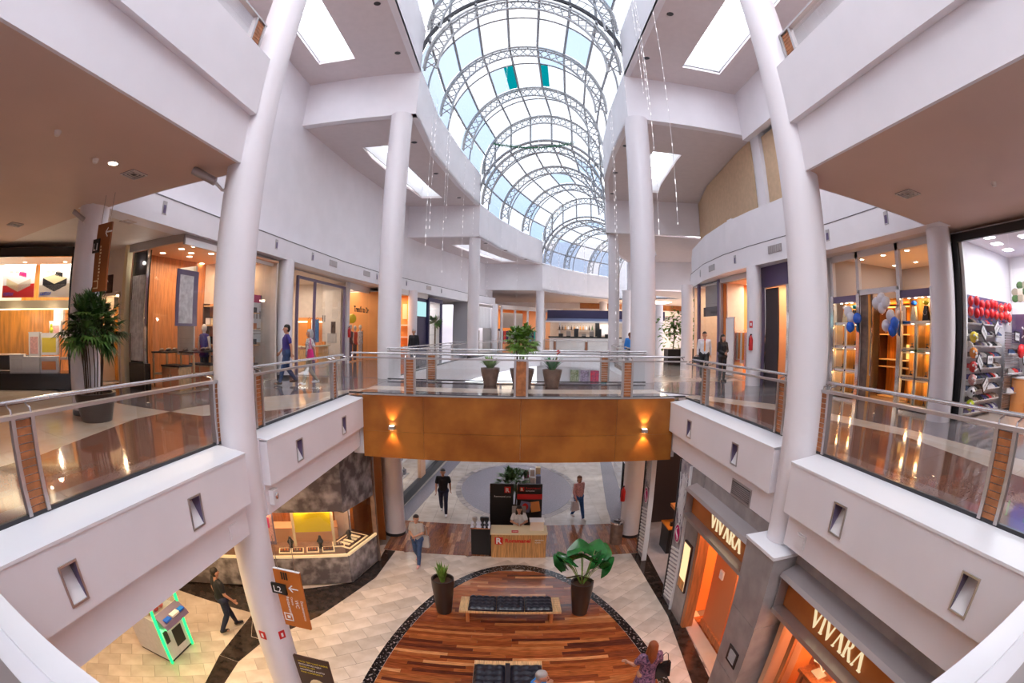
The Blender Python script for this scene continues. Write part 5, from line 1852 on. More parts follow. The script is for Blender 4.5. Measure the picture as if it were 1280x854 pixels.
for k in range(60):
    v = Vector((rg.uniform(-1, 1), rg.uniform(-1, 1), rg.uniform(-.6, 1))).normalized()
    c = fM.P(10.7, .25, 2.2)
    mb.quad(c, c + v * .35 + Vector((.05, 0, .05)), c + v * .6, c + v * .35 - Vector((.05, 0, .05)))
mb.build('foliage', 'leaf_palm', t)
fN = FR((-4.6, 31.5), (-1, 40), (-10, 36))
room(fN, 8, 4.6, 8.0, 2, 0, 3.9, 'shop_white', power=50, lamps=(1, 1), lampcol=(1, .97, .95))
t = fN.th('shopfront', 'far shopfront with white pleated curtain and grey notice', 'shop front', 4.8, 0, 0)
fN.o('jamb', 'grey_frame', (4.7, 4.85, -.05, .05, 0, 3.8), t)
fN.o('jamb', 'grey_frame', (7.7, 7.9, -.05, .05, 0, 3.8), t)
fN.o('header', 'grey_frame', (4.85, 7.7, -.05, .05, 3.6, 3.8), t)
mb = MB()
for k in range(28):
    fN.bx(mb, 4.9 + k * .1, 4.99 + k * .1, .2 + .04 * (k % 2), .24 + .04 * (k % 2), 1.9, 3.6)
mb.build('curtain', 'white', t, kind='stuff')
fN.o('notice', 'cloth_grey', (6.0, 7.6, .1, .12, 0.1, 1.9), t)
fN.o('door_panel', 'pot_bronze', (5.0, 5.6, .2, .24, 0, 1.7), t)
fO = FR((-1.0, 39.8), (6.5, 48.5), (-4, 46))
room(fO, 9, -.2, 9, 5, 0, 3.9, 'shop_peach', back='shop_orange', power=130, lamps=(3, 2), ceil='shop_wall', lampcol=(1, .85, .7))
t = fO.th('shopfront', 'far open shop glowing orange behind the palm', 'shop front', 4, 0, 0)
for a in (0, 1.8, 3.6, 6.2, 8.8):
    fO.o('post', 'white_frame', (a, a + .18, -.06, .06, 0, 3.9), t)
fO.o('header', 'paint_warm', (0, 9, -.06, .1, 3.6, 3.95), t)
fO.o('rack', 'cloth_grey', (2.0, 4.8, 1.5, 1.8, 2.0, 3.4), t)
fO.o('counter', 'display_cream', (5.6, 8.4, 2.0, 2.6, 0, 1.1), t)
fO.o('red_display', 'red', (6.2, 6.9, 2.1, 2.4, 1.1, 2.2), t)
fO.o('dark_stand', 'navy', (.3, 1.4, 1.0, 1.3, 0, 1.9), t)
# cafe kiosk
fK = FR((3.4, 44.6), (15, 42.2), (9, 55))
t = fK.th('cafe_kiosk', 'cafe kiosk with navy fascia and pale blue awning', 'kiosk', 5, 0, 0)
fK.o('fascia', 'navy', (0, 11.4, -.1, .1, 2.95, 3.8), t)
fK.bx(MB(), 0, 8.2, -1.3, -.1, 2.88, 2.95)
MB().hexa([fK.P(0, -1.4, 2.62), fK.P(8.2, -1.4, 2.62), fK.P(8.2, -.1, 2.95), fK.P(0, -.1, 2.95), fK.P(0, -1.4, 2.72), fK.P(8.2, -1.4, 2.72), fK.P(8.2, -.1, 3.02), fK.P(0, -.1, 3.02)]).build('awning', 'blue_awning', t)
fK.o('awning_valance', 'white', (0, 8.2, -1.44, -1.4, 2.58, 2.74), t)
fK.o('counter', 'white', (.3, 8, -.6, 0, 0, 1.15), t)
fK.o('worktop', 'black', (.2, 8.1, -.7, .1, 1.15, 1.28), t)
fK.o('back_wall', 'shop_wall', (.0, 8, 2.2, 2.3, 0, 3.0), t)
fK.o('menu_board', 'black', (4.6, 5.0, 1.9, 1.95, 1.3, 2.7), t)
fK.o('menu_board', 'black', (6.0, 6.4, 1.9, 1.95, 1.3, 2.7), t)
fK.o('menu_screen', 'white', (5.1, 5.9, 1.9, 1.95, 1.4, 2.5), t)
fK.o('side_wall', 'paint_warm', (8.6, 10, -.2, .0, 0, 2.95), t)
fK.o('lit_sign', 'lightbox_warm', (8.75, 9.35, -.25, -.2, 1.5, 2.4), t)
area(tuple(fK.P(4, .9, 2.9)), 5, 70, (1, .9, .8), sy=1)
for k in range(7):
    a = 1.3 + k * .75
    q = fK.th('coffee_machine', 'small machine standing on cafe kiosk counter, %s from left' % ORD[k], 'appliance', a, .9, 1.28, group='machines on cafe kiosk counter')
    fK.o('housing', rg.choice(['brushed', 'dark_metal', 'cloth_grey']), (a - .22, a + .2, .3, .8, 1.28, 1.55 + .25 * (k % 3)), q)
    fK.o('tray', 'black', (a - .2, a + .18, .2, .3, 1.28, 1.34), q)
for k in range(12):
    a = 1.0 + k * .3
    q = fK.th('bottle', 'bottle on back shelf of cafe kiosk, %s from left' % ORD[k], 'bottle', a, 1.8, 1.9)
    MB().lathe([(0, 0), (.07, 0), (.07, .22), (.03, .3), (.03, .38), (0, .38)], tuple(fK.P(a, 1.85, 1.95)), 8).build('glass_body', rg.choice(['sign_dark', 'leaf_palm', 'amber_wood', 'red', 'white']), q, smooth=True)
    MB().lathe([(.032, .38), (.032, .42), (0, .42)], tuple(fK.P(a, 1.85, 1.95)), 8).build('cap', 'black', q)
q = fK.th('bottle_shelf', 'long dark shelf with bottles behind cafe kiosk counter', 'shelf', 2.6, 1.8, 1.9)
fK.o('board', 'sign_dark', (.8, 4.5, 1.7, 2.0, 1.9, 1.95), q)
fK.o('bracket', 'chrome', (1.0, 1.05, 1.8, 2.2, 1.8, 1.9), q)
fK.o('bracket', 'chrome', (4.2, 4.25, 1.8, 2.2, 1.8, 1.9), q)
for k in range(14):
    a = .4 + k * .34 + (1.3 if k > 6 else 0)
    q = fO.th('hanging_garment', 'garment on the front rail of far orange shop, %s from left' % ORD[k], 'clothes', a, .5, .5)
    fO.o('fabric', rg.choice(['cloth_grey', 'navy', 'red', 'cloth_white', 'cloth_black', 'khaki', 'teal']), (a - .12, a + .12, .45, .55, .5 + .3 * rg.random(), 1.7), q)
    MB().path([fO.P(a - .1, .5, 1.7), fO.P(a, .5, 1.8), fO.P(a + .1, .5, 1.7)], .01, 4).build('hanger', 'chrome', q)
# far concourse wall behind kiosk with brown panels
t = struct('wall_concourse', (8, 56, 0))
box_obj('plaster', 'paint', (-4, 24, 56, 56.3, 0, 5.3), t)
for k in range(5):
    box_obj('brown_panel', 'rust_panel', (8 + k * 2.6, 10.5 + k * 2.6, 54.2, 54.3, 4.55, 5.2), t)
box_obj('beam', 'paint_warm', (6, 24, 54, 54.4, 3.9, 4.5), t)

# ================================================================ RIGHT-HAND SHOPS
# jewellery shop
JX = 9.15
room(FR((JX, 10.6), (JX, 6.55), (12, 8)), 10, 0, 4.05, 3.4, 0, 3.9, 'cloth_grey', back='cloth_grey', power=30, lampcol=(1, .93, .88), lamps=(4, 2), ceil='shop_white')
t = thing('shopfront', 'tall white-framed jewellery shopfront with amber display boxes, right side', 'shop front', (JX, 8.6, 0))
for y in (10.6, 9.4, 7.75, 6.55):
    box_obj('mullion', 'white_frame', (JX - .06, JX + .06, y - .06, y + .06, 0, 3.93), t)
    box_obj('post_cladding', 'chrome', (JX - .09, JX - .06, y - .07, y + .07, 0, 2.8), t)
box_obj('jamb', 'white', (JX - .1, JX + .02, 10.75, 11.0, 0, 3.93), t)
box_obj('header', 'white_frame', (JX - .06, JX + .06, 6.55, 10.6, 3.76, 3.93), t)
box_obj('transom', 'white_frame', (JX - .06, JX + .06, 7.75, 9.4, 2.76, 2.9), t)
for (a, b) in ((9.46, 10.54), (7.81, 9.34), (6.61, 7.69)):
    MB().quad((JX, a, 2.85), (JX, b, 2.85), (JX, b, 3.76), (JX, a, 3.76)).build('glass_pane', 'shop_glass', t)
box_obj('door_leaf', 'pot_bronze', (JX - .01, JX + .03, 8.85, 9.34, 0, 2.76), t)
box_obj('door_edge', 'amber_wood', (JX - .03, JX - .012, 8.9, 9.0, 0, 2.76), t)
MB().tube((JX - .12, 8.8, .7), (JX - .12, 8.8, 1.9), .025, 8).build('pull_handle', 'chrome', t)
box_obj('amber_light_baffle', 'amber_wood', (JX + .4, JX + 3.3, 6.7, 10.5, 2.62, 2.66), t)  # added board, keeps amber light below the upper glass
area((JX + 1.0, 8.5, 2.55), 1.0, 60, (1, .50, .14), sy=2.4)
for side, (ya, yb) in enumerate(((9.47, 10.53), (6.62, 7.68))):
    sd = ['left', 'right'][side]
    c = thing('display_cabinet', 'amber-lit wall of jewellery boxes at %s of jewellery shop door' % sd, 'display cabinet', (JX, (ya + yb) / 2, 0))
    box_obj('back_board', 'amber_wood', (JX + .34, JX + .38, ya, yb, 0, 2.6), c)
    box_obj('top_fascia', 'violet_grey', (JX - .05, JX + .38, ya, yb, 2.6, 2.78), c)
    ym = (ya + yb) / 2
    for (z0, z1) in ((.02, .12), (.72, .77), (1.35, 1.41), (1.99, 2.06)):
        box_obj('shelf', 'chrome', (JX - .03, JX + .36, ya, yb, z0, z1), c)
    box_obj('divider', 'chrome', (JX - .03, JX + .36, ym - .03, ym + .03, .12, 1.99), c)
    for q, (z0, z1) in enumerate(((.12, .72), (.77, 1.35), (1.41, 1.99))):
        for (a, b) in ((ya + .03, ym - .04), (ym + .04, yb - .03)):
            fr = MB()
            for (p0, p1, p2, p3) in ((a, b, z0 + .01, z0 + .035), (a, b, z1 - .035, z1 - .01), (a, a + .025, z0, z1), (b - .025, b, z0, z1)):
                fr.box(JX - .04, JX - .02, p0, p1, p2, p3)
            fr.build('box_frame', 'display_cream', c)
            box_obj('lamp', 'lamp_warm', (JX + .14, JX + .2, (a + b) / 2 - .04, (a + b) / 2 + .04, z1 - .012, z1 - .002), c)
            point((JX + .15, (a + b) / 2, z1 - .08), 3.6, (1, .52, .17), .03)
            jt = thing('jewel_stand', 'tiny jewellery stand in %s amber box of %s row up, %s of jewellery shop door' % ('nearer' if a < ym - .2 else 'farther', ORD[q], sd), 'jewellery', (JX + .15, (a + b) / 2, z0), group='jewellery stands in amber boxes at %s of door' % sd)
            MB().lathe([(0, 0), (.05, 0), (.04, .02), (.012, .03), (.012, .08), (.05, .09), (0, .1)], (JX + .13, (a + b) / 2, z0 + .04), 10).build('stand', 'black', jt)
    for q, cc in enumerate((['teal', 'white'] if side == 0 else ['yellow', 'balloon_blue'])):
        y = ya + (yb - ya) * (.3 + .4 * q)
        jt = thing('necklace_bust', '%s necklace bust with %s ornament in top case %s of door' % (['first', 'second'][q], {'teal': 'teal', 'white': 'white', 'yellow': 'yellow', 'balloon_blue': 'blue'}[cc], sd), 'jewellery', (JX + .15, y, 2.06))
        MB().hexa([(JX + .1, y - .11, 2.06), (JX + .2, y - .11, 2.06), (JX + .2, y + .11, 2.06), (JX + .1, y + .11, 2.06), (JX + .12, y - .05, 2.4), (JX + .2, y - .05, 2.4), (JX + .2, y + .05, 2.4), (JX + .12, y + .05, 2.4)]).build('bust', 'black' if q == 0 else 'display_cream', jt)
        MB().path([(JX + .1, y + .07 * cos(k), 2.28 - .09 * sin(k)) for k in [i * pi / 6 for i in range(7)]], .007, 5).build('necklace', 'chrome', jt)
        MB().ell((JX + .15, y, 2.48), (.08, .1, .06), 10, 6).build('ornament', cc, jt, smooth=True)
    for i in range(4):
        box_obj('lamp', 'lamp_warm', (JX + .1, JX + .15, ya + .15 + i * .24, ya + .2 + i * .24, 2.588, 2.598), c)
    point((JX + .1, ym, 2.5), 5, (1, .7, .4), .04)
# inner cabinets behind the open door
c = thing('display_cabinet', 'tall amber cabinet standing inside jewellery shop doorway', 'display cabinet', (JX + 1.4, 8.3, 0))
box_obj('back_board', 'amber_wood', (JX + 1.7, JX + 1.75, 7.2, 9.8, 0, 2.5), c)
for z in (.02, .85, 1.05, 1.75, 2.5):
    box_obj('shelf', 'display_cream', (JX + 1.3, JX + 1.7, 7.2, 9.8, z, z + .03), c)
for y in (7.2, 8.05, 8.9, 9.77):
    box_obj('divider', 'sign_dark', (JX + 1.3, JX + 1.7, y, y + .03, 0, 2.5), c)
box_obj('lit_panel', 'glow_amber', (JX + 1.66, JX + 1.69, 8.1, 8.88, 1.1, 1.5), c)
for (y, z, col, lab) in ((9.62, 2.33, 'white', 'upper left white balloon at left door post of jewellery shop'), (9.5, 2.17, 'white', 'lower white balloon at left door post of jewellery shop'), (9.22, 2.14, 'blue', 'right blue balloon at left door post of jewellery shop'), (9.52, 1.93, 'blue', 'lower blue balloon at left door post of jewellery shop'),
                       (8.22, 2.60, 'white', 'topmost white balloon above jewellery shop doorway'), (8.42, 2.50, 'white', 'left white balloon of upper bunch in jewellery doorway'), (8.05, 2.50, 'white', 'right white balloon of upper bunch in jewellery doorway'), (8.2, 2.38, 'white', 'lowest white balloon of upper bunch in jewellery doorway'),
                       (7.88, 2.18, 'white', 'white balloon above blue pair at right door post'), (8.05, 1.95, 'white', 'white balloon left of blue pair at right door post'), (7.72, 2.0, 'blue', 'upper blue balloon at right door post of jewellery shop'), (7.80, 1.84, 'blue', 'lower blue balloon at right door post of jewellery shop')):
    t = thing('balloon', lab, 'balloon', (JX - .25, y, z))
    sk = MB().ell((JX - .28, y, z), (.13, .13, .15), 14, 10).build('skin', 'balloon_' + col, t, smooth=True)
    MB().lathe([(0, .02), (.02, -.02), (0, -.02)], (JX - .28, y, z - .15), 8).build('knot', 'balloon_' + col, sk)
t = thing('window_notice', 'white notice with red emblem in jewellery doorway', 'notice', (JX + .3, 7.95, 2.0))
box_obj('sheet', 'white', (JX + .3, JX + .31, 7.8, 8.2, 2.0, 2.45), t)
box_obj('emblem', 'magenta', (JX + .292, JX + .3, 7.93, 8.06, 2.2, 2.33), t)

# sports shop
SX = 9.12
fS = FR((SX, 5.72), (SX, -3.5), (13, 2))
box_obj('wall_shop_11', 'shop_white', (SX + .06, 14.2, 5.75, 5.85, 0, 3.9), None, kind='structure')
box_obj('wall_shop_11', 'shop_white', (12.6, 12.7, -4, 5.75, 0, 3.9), None, kind='structure')
w = struct('ceiling', (12, 2, 3.8))
box_obj('ceiling_panel', 'shop_white', (SX + .02, 14.2, -4, 5.85, 3.8, 3.88), w)
box_obj('floor', 'shop_floor', (SX + .02, 12.6, -4, 5.75, 0, .006), None, kind='structure')
for (x, y) in ((9.8, 5.0), (10.6, 5.15), (11.5, 5.2), (10.3, 4.1), (11.3, 4.3), (12.1, 4.4), (10.2, 2.4), (11.2, 2.6), (10.2, .6), (11.4, .6)):
    box_obj('ceiling_lamp', 'lamp_cool', (x - .14, x + .14, y - .14, y + .14, 3.79, 3.798), w)
area((10.8, 3.4, 3.7), 2.4, 120, (1, .96, .98), sy=3.4)
t = thing('shopfront', 'black-framed sports shopfront with trainers wall, far right', 'shop front', (SX, 3, 0))
box_obj('header', 'black', (SX - .05, SX + .05, -3.5, 5.78, 3.66, 3.84), t)
box_obj('jamb', 'black', (SX - .05, SX + .05, 5.62, 5.78, 0, 3.66), t)
box_obj('inner_jamb', 'white', (SX + .05, SX + .12, 5.52, 5.62, 0, 3.66), t)
MB().quad((SX, 5.6, .02), (SX, 4.1, .02), (SX, 4.1, 3.66), (SX, 5.6, 3.66)).build('glass_pane', 'shop_glass', t)
MB().quad((SX, 4.08, .02), (SX, 2.4, .02), (SX, 2.4, 3.66), (SX, 4.08, 3.66)).build('glass_pane', 'shop_glass', t)
t = thing('balloon_banner', 'purple banner strip behind red balloons in sports shop', 'banner', (10.5, 5.7, 2.1))
box_obj('strip', 'purple', (9.3, 12.2, 5.71, 5.74, 2.12, 2.62), t)
for k in range(18):
    x = 9.46 + .315 * (k // 2) + rg.uniform(-.05, .05)
    z = 2.24 + .22 * (k % 2) + rg.uniform(-.04, .04)
    b = thing('balloon', 'red balloon, %s from left in the %s row above the trainers wall' % (ORD[k // 2], 'upper' if k % 2 else 'lower'), 'balloon', (x, 5.5, z), group='red balloons above the trainers wall')
    MB().ell((x, 5.55, z), (.085, .085, .11), 12, 8).build('skin', 'balloon_red', b, smooth=True)
    MB().lathe([(0, .02), (.018, -.02), (0, -.02)], (x, 5.55, z - .14), 6).build('knot', 'balloon_red', b)
rk = thing('shoe_rack', 'grey wall rack carrying rows of trainers in sports shop', 'rack', (10.4, 5.7, 0))
box_obj('panel', 'shop_white', (9.3, 11.3, 5.69, 5.73, 0, 2.1), rk)
rows_z = [.12 + .235 * k for k in range(9)]
for z in rows_z:
    box_obj('shelf', 'brushed', (9.3, 11.25, 5.5, 5.69, z - .02, z), rk)
r2 = thing('shoe_rack', 'slatted silver display rack right of the trainers wall', 'rack', (11.8, 5.3, 0))
for k in range(30):
    box_obj('slat', 'brushed', (11.35, 12.5, 5.38, 5.42, .1 + k * .06, .14 + k * .06), r2)
for k in range(3):
    box_obj('shelf', 'brushed', (11.35, 12.5, 5.15, 5.38, .45 + k * .45, .47 + k * .45), r2)
shoe0 = None
cols = ['cloth_white', 'cloth_navy', 'black', 'cloth_grey', 'red', 'purple', 'denim', 'dark_metal', 'pot_bronze', 'cloth_black']
SH = []
for c_ in cols:
    sh = thing('trainer', 'trainer on the sports shop wall rack', 'shoe', (9.4, 5.6, .12), group='trainers on the sports shop wall rack')
    mb = MB()
    V = [(-.13, -.04, .02), (.13, -.035, .02), (.13, .035, .02), (-.13, .04, .02), (-.13, -.03, .12), (.02, -.03, .11), (.02, .03, .11), (-.13, .03, .12), (.13, -.02, .055), (.13, .02, .055)]
    mb.add(V, [(3, 2, 1, 0), (0, 1, 8, 5, 4), (2, 3, 7, 6, 9), (3, 0, 4, 7), (4, 5, 6, 7), (5, 8, 9, 6), (1, 2, 9, 8)])
    mb.build('upper', c_, sh, local=True)
    MB().box(-.14, .14, -.045, .045, 0, .022).build('sole', 'white' if c_ != 'white' else 'black', sh, local=True)
    SH.append(sh)
used = set()
for ri, z in enumerate(rows_z):
    for k in range(12):
        x = 9.42 + k * .163
        lb = 'trainer, %s from left on the %s shelf from the floor of the trainers wall' % (ORD[k], ORD[ri])
        i = rg.randrange(len(SH))
        if i in used:
            copy_tree(SH[i], loc=(x, 5.6, z), rz=rg.uniform(-1.3, -.7), label=lb)
        else:
            SH[i]['label'] = lb
            SH[i].location = (x, 5.6, z)
            SH[i].rotation_euler = (0, 0, -.6)
            used.add(i)
for q in range(3):
    for k in range(3):
        c_ = copy_tree(SH[(q * 3 + k) % 10], loc=(11.6 + .33 * k, 5.27, .47 + .45 * q), rz=-.5, label='trainer, %s from left on the %s shelf of the slatted silver rack' % (ORD[k], ['lowest', 'middle', 'top'][q]), group='trainers on the slatted silver rack')
for k, (x, z, a) in enumerate(((9.95, 1.83, .6), (10.75, 1.95, -.6), (9.75, 1.2, .7), (10.35, 1.25, 0), (10.15, .72, -.65), (11.6, 1.78, .05), (12.3, 1.3, -.6), (12.35, 1.9, .3))):
    lab = ['tilted', 'diamond-wise', 'leaning', 'upright', 'low tilted', 'upright right-hand', 'edge-most tilted', 'top right'][k]
    p = thing('price_card', '%s black and white price card on sports shop wall' % lab, 'sign', (x, 5.42, z))
    R_ = Matrix.Translation((x, 5.40 if x < 11.3 else 5.08, z)) @ Matrix.Rotation(a, 4, 'Y')
    for (nm, m_, s_, dy) in (('backing', 'black', (.36, .02, .24), .01), ('card', 'price_white', (.30, .01, .17), -.004)):
        mb = MB().obox((0, dy, 0), s_)
        mb.v = [tuple(R_ @ Vector(v)) for v in mb.v]
        mb.build(nm, m_, p)
    text_obj('199,90', 'price_text', 'black', p, .09, R_ @ frame_of((-.13, -.011, -.03), (1, 0, 0), (0, 0, 1)), depth=.001)
for k, (c1, z, lab) in enumerate((('yellow', 1.72, 'yellow'), ('orange', 1.4, 'orange'), ('red', 1.12, 'red'), ('cloth_pink', .86, 'pinkish'), ('white', .6, 'white'), ('lime', .34, 'white and green'))):
    b = thing('football', '%s ball in the column of balls at left of trainers wall' % lab, 'ball', (9.3, 5.35, z))
    MB().ell((9.33, 5.38, z), (.115, .115, .115), 14, 10).build('skin', c1, b, smooth=True)
    mb = MB()
    for q in range(5):
        an = q * 1.3
        mb.lathe([(0, 0), (.035, .004)], (0, 0, 0), 5)
    mb = MB()
    for (ax, az_) in ((0, 0), (.8, .5), (-.8, .4), (.1, -.9), (.5, -.5)):
        d = Vector((sin(ax) - .35, -cos(ax), sin(az_))).normalized()
        c3 = Vector((9.33, 5.38, z)) + d * .112
        mb.ell(tuple(c3), (.03, .03, .03), 6, 4)
    mb.build('patches', 'white' if c1 != 'white' else 'black', b, kind='stuff')
t = thing('wall_poster', 'large poster with blue balloon, tree and white emblem in sports shop', 'poster', (12.58, 4.6, 1.5))
box_obj('sheet', 'ledge', (12.56, 12.59, 2.0, 5.7, 2.0, 3.5), t)
box_obj('purple_field', 'purple', (12.54, 12.56, 2.0, 5.7, 1.6, 2.35), t)
for k_ in range(14):
    MB().ell((12.545, 4.75 + (k_ % 5) * .2, 2.75 + .16 * (k_ // 5)), (.008, .14, .1), 8, 5).build('tree_print', ['khaki', 'leaf_palm', 'beige_polished'][k_ % 3], t)
MB().ell((12.55, 4.35, 2.85), (.02, .55, .62), 20, 12).build('balloon_print', 'balloon_blue', t)
mb = MB()
for s in (-1, 1):
    mb.path([(12.53, 5.15 + .16, 1.9 + .13 * s), (12.53, 5.15 + .05, 1.9 + .05 * s), (12.53, 5.15 - .05, 1.9 + .05 * s), (12.53, 5.15 - .16, 1.9 + .13 * s)], .022, 5)
mb.build('emblem', 'white', t)
for k, (y, z) in enumerate(((5.1, 1.45), (4.3, 1.5), (3.5, 1.35))):
    b = thing('balloon', ['far', 'middle', 'near'][k] + ' red balloon at right edge of sports shop', 'balloon', (12.2, y, z))
    MB().ell((12.0, y, z), (.14, .14, .17), 12, 8).build('skin', 'balloon_red', b, smooth=True)
    MB().tube((12.0, y, z - .16), (12.0, y, z - .6), .004, 4).build('string', 'white', b)
    d_b = thing('display_block', ['far', 'middle', 'near'][k] + ' orange display block at right edge of sports shop', 'display', (12.1, y, 0))
    box_obj('block', 'shop_orange', (11.9, 12.4, y - .25, y + .25, 0, .8), d_b)
    box_obj('top', 'white', (11.88, 12.42, y - .27, y + .27, .8, .84), d_b)

# purple-headed shop, orange shop, grey shop along the right band
fP = FR((8.45, 12), (8.35, 20), (14, 16))
room(fP, 12, .05, 1.75, 2.5, 0, 3.5, 'shop_peach', back='shop_peach', power=35, lamps=(1, 2))
t = fP.th('shopfront', 'narrow shopfront with purple header and dark door beside near right column', 'shop front', .9, 0, 0)
fP.o('header', 'purple', (0, 1.8, -.12, .1, 3.24, 3.92), t)
fP.o('jamb', 'chrome', (.02, .16, -.08, .08, 0, 3.24), t)
fP.o('jamb', 'violet_grey', (1.62, 1.82, -.08, .08, 0, 3.24), t)
fP.o('jamb', 'chrome', (1.5, 1.58, -.04, .06, 0, 3.24), t)
fP.o('dark_panel', 'shop_dark', (.78, 1.5, .0, .06, 0, 3.2), t)
s_ = fP.th('wall_shelf', 'shelf of small red and white packets in purple-headed shop', 'shelf', .4, .8, 0)
for k in range(7):
    fP.o('board', 'white', (.1, .75, .5, .8, .3 + k * .28, .32 + k * .28), s_)
for k in range(7):
    for j in range(4):
        q = fP.th('packet', 'small packet, %s from right on the %s shelf up in purple-headed shop' % (ORD[j], ORD[k]), 'packet', .15 + j * .15, .55, .32 + k * .28, group='packets on purple-headed shop shelf')
        fP.o('wrap', rg.choice(['red', 'white', 'cloth_pink', 'violet_grey']), (.14 + j * .15, .26 + j * .15, .52, .6, .32 + k * .28, .5 + k * .28), q)
ex = extinguisher(7.72, 13.38, 1.15, 'red fire extinguisher on white column beside orange clothes shop')
t = thing('wall_plate', 'small red and white fire sign on column above extinguisher', 'sign', (7.7, 13.32, 1.95))
MB().obox((7.73, 13.40, 2.0), (.12, .012, .22), rz=-.95).build('plate', 'red', t)
MB().obox((7.724, 13.393, 2.0), (.05, .012, .1), rz=-.95).build('symbol', 'white', t)
room(fP, 13, 2.0, 5.0, 4, 0, 3.7, 'shop_orange', back='shop_orange', power=120, sides=(0, 1), lamps=(3, 2), lampcol=(1, .8, .6), ceil='shop_peach')
t = fP.th('shopfront', 'open orange-walled clothes shop behind man and woman, right', 'shop front', 3.5, 0, 0)
fP.o('header', 'brushed', (1.9, 5.1, -.04, .06, 3.72, 3.93), t)
fP.o('jamb', 'grey_frame', (5.0, 5.12, -.06, .06, 0, 3.75), t)
fP.o('pale_wall', 'shop_wall', (4.7, 4.76, .1, .9, 0, 3.7), t)
m_ = fP.th('standing_mirror', 'tall bluish mirror panel behind the man in white shirt', 'mirror', 4.4, .1, 0)
fP.o('mirror_face', 'ledge', (4.1, 4.75, .06, .09, .1, 2.3), m_)
fP.o('mirror_frame', 'chrome', (4.05, 4.8, .09, .12, .05, 2.35), m_)
for k in range(11):
    a = 2.95 + k * .17
    q = fP.th('hanging_garment', 'garment hanging on the orange shop rail, %s from right' % ORD[k], 'clothes', a, .9, 1.0, group='garments on the orange shop rail')
    fP.o('fabric', rg.choice(['cloth_pink', 'shop_wall', 'orange', 'shop_orange', 'white', 'display_cream']), (a - .06, a + .06, .35, .75, .35 + rg.random() * .4, 1.75), q)
    MB().path([fP.P(a, .4, 1.75), fP.P(a, .55, 1.83), fP.P(a, .7, 1.75)], .008, 4).build('hanger', 'chrome', q)
t = fP.th('clothes_rail', 'chrome clothes rail in the orange shop', 'clothes rail', 3, .9, 0)
MB().path([fP.P(2.9, .55, 0), fP.P(2.9, .55, 1.85), fP.P(4.8, .55, 1.85), fP.P(4.8, .55, 0)], .018, 6).build('frame', 'chrome', t)
mannequin(fP, 2.45, .25, 0, 'white', 'shop_dark', 'white-topped mannequin behind extinguisher column in orange shop', 1.75)
mannequin(fP, 3.05, .25, 0, 'cloth_pink', 'cloth_pink', 'mannequin in long pink dress in orange shop', 1.8)
room(fP, 14, 5.15, 8.1, 2.5, 0, 3.8, 'shop_wall', back='shop_peach', power=50, lamps=(2, 1), sides=(0, 1))
t = fP.th('shopfront', 'glass shopfront with dark top band left of orange shop', 'shop front', 6, 0, 0)
fP.o('post', 'violet_grey', (5.15, 5.35, -.06, .06, 0, 3.9), t)
fP.o('post', 'violet_grey', (7.3, 7.45, -.06, .06, 0, 3.9), t)
fP.o('dark_band', 'shop_dark', (5.35, 7.3, .2, .3, 2.45, 2.85), t)
fP.o('upper_glass', 'cloth_grey', (5.35, 7.3, .3, .34, 2.85, 3.85), t)
fP.pane(t, 5.35, 7.3, .02, 3.85)
t = thing('hanging_sign', 'brown vertical hanging sign far down the right gallery', 'sign', (9.1, 22.5, 2.4))
MB().box(8.75, 9.15, 22.5, 22.55, 2.35, 3.7).build('plate', 'sign_brown', t)
MB().box(9.0, 9.3, 22.44, 22.5, 2.95, 3.2).build('level_tag', 'black', t)
MB().box(8.8, 8.98, 22.48, 22.5, 3.4, 3.43).build('arrow', 'white', t)
# ================================================================ GROUND FLOOR: SHOPS
ZF = Z0
# VIVARA jewellery shopfronts on the right
LET = {  # strokes as polygons on a 1-high cell
    'V': (.86, [[(.0, 1), (.27, 1), (.27, .98), (.195, .955), (.46, .20), (.735, .955), (.66, .98), (.66, 1), (.86, 1), (.86, .98), (.79, .955), (.45, -.02), (.41, -.02), (.07, .955), (.0, .98)]]),
    'I': (.30, [[(.02, 1), (.28, 1), (.28, .98), (.205, .955), (.205, .045), (.28, .02), (.28, 0), (.02, 0), (.02, .02), (.095, .045), (.095, .955), (.02, .98)]]),
    'A': (.86, [[(.0, 0), (.20, 0), (.20, .02), (.125, .045), (.39, .80), (.665, .045), (.59, .02), (.59, 0), (.86, 0), (.86, .02), (.79, .045), (.46, 1.02), (.42, 1.02), (.07, .045), (.0, .02)]]),
    'R': (.80, [[(.02, 1), (.205, 1), (.205, .045), (.28, .02), (.28, 0), (.02, 0), (.02, .02), (.095, .045), (.095, .955), (.02, .98)],
               [(.205, 1), (.42, 1), (.53, .96), (.59, .87), (.59, .71), (.53, .60), (.42, .52), (.205, .50), (.205, .535), (.37, .56), (.44, .63), (.475, .73), (.475, .82), (.44, .91), (.36, .96), (.205, .965)],
               [(.33, .52), (.43, .52), (.69, .07), (.79, .02), (.79, 0), (.63, 0)]])}


def vivara(parent, ystart, yend, z0, z1, x):
    word = 'VIVARA'
    sp = .06
    tot = sum(LET[c][0] for c in word) + sp * 5
    k = (ystart - yend) / tot
    h = z1 - z0
    u = 0
    for c in word:
        w_, polys = LET[c]
        for P in polys:
            n = len(P)
            vs = [(x - .03, ystart - (u + px) * k, z0 + pz * h) for px, pz in P] + [(x, ystart - (u + px) * k, z0 + pz * h) for px, pz in P]
            mb = MB().add(vs, [tuple(range(n)), tuple(range(n, 2 * n))[::-1]] + [(i, n + i, n + (i + 1) % n, (i + 1) % n) for i in range(n)])
            mb.build('letter', 'sign_letters', parent)
        u += w_ + sp


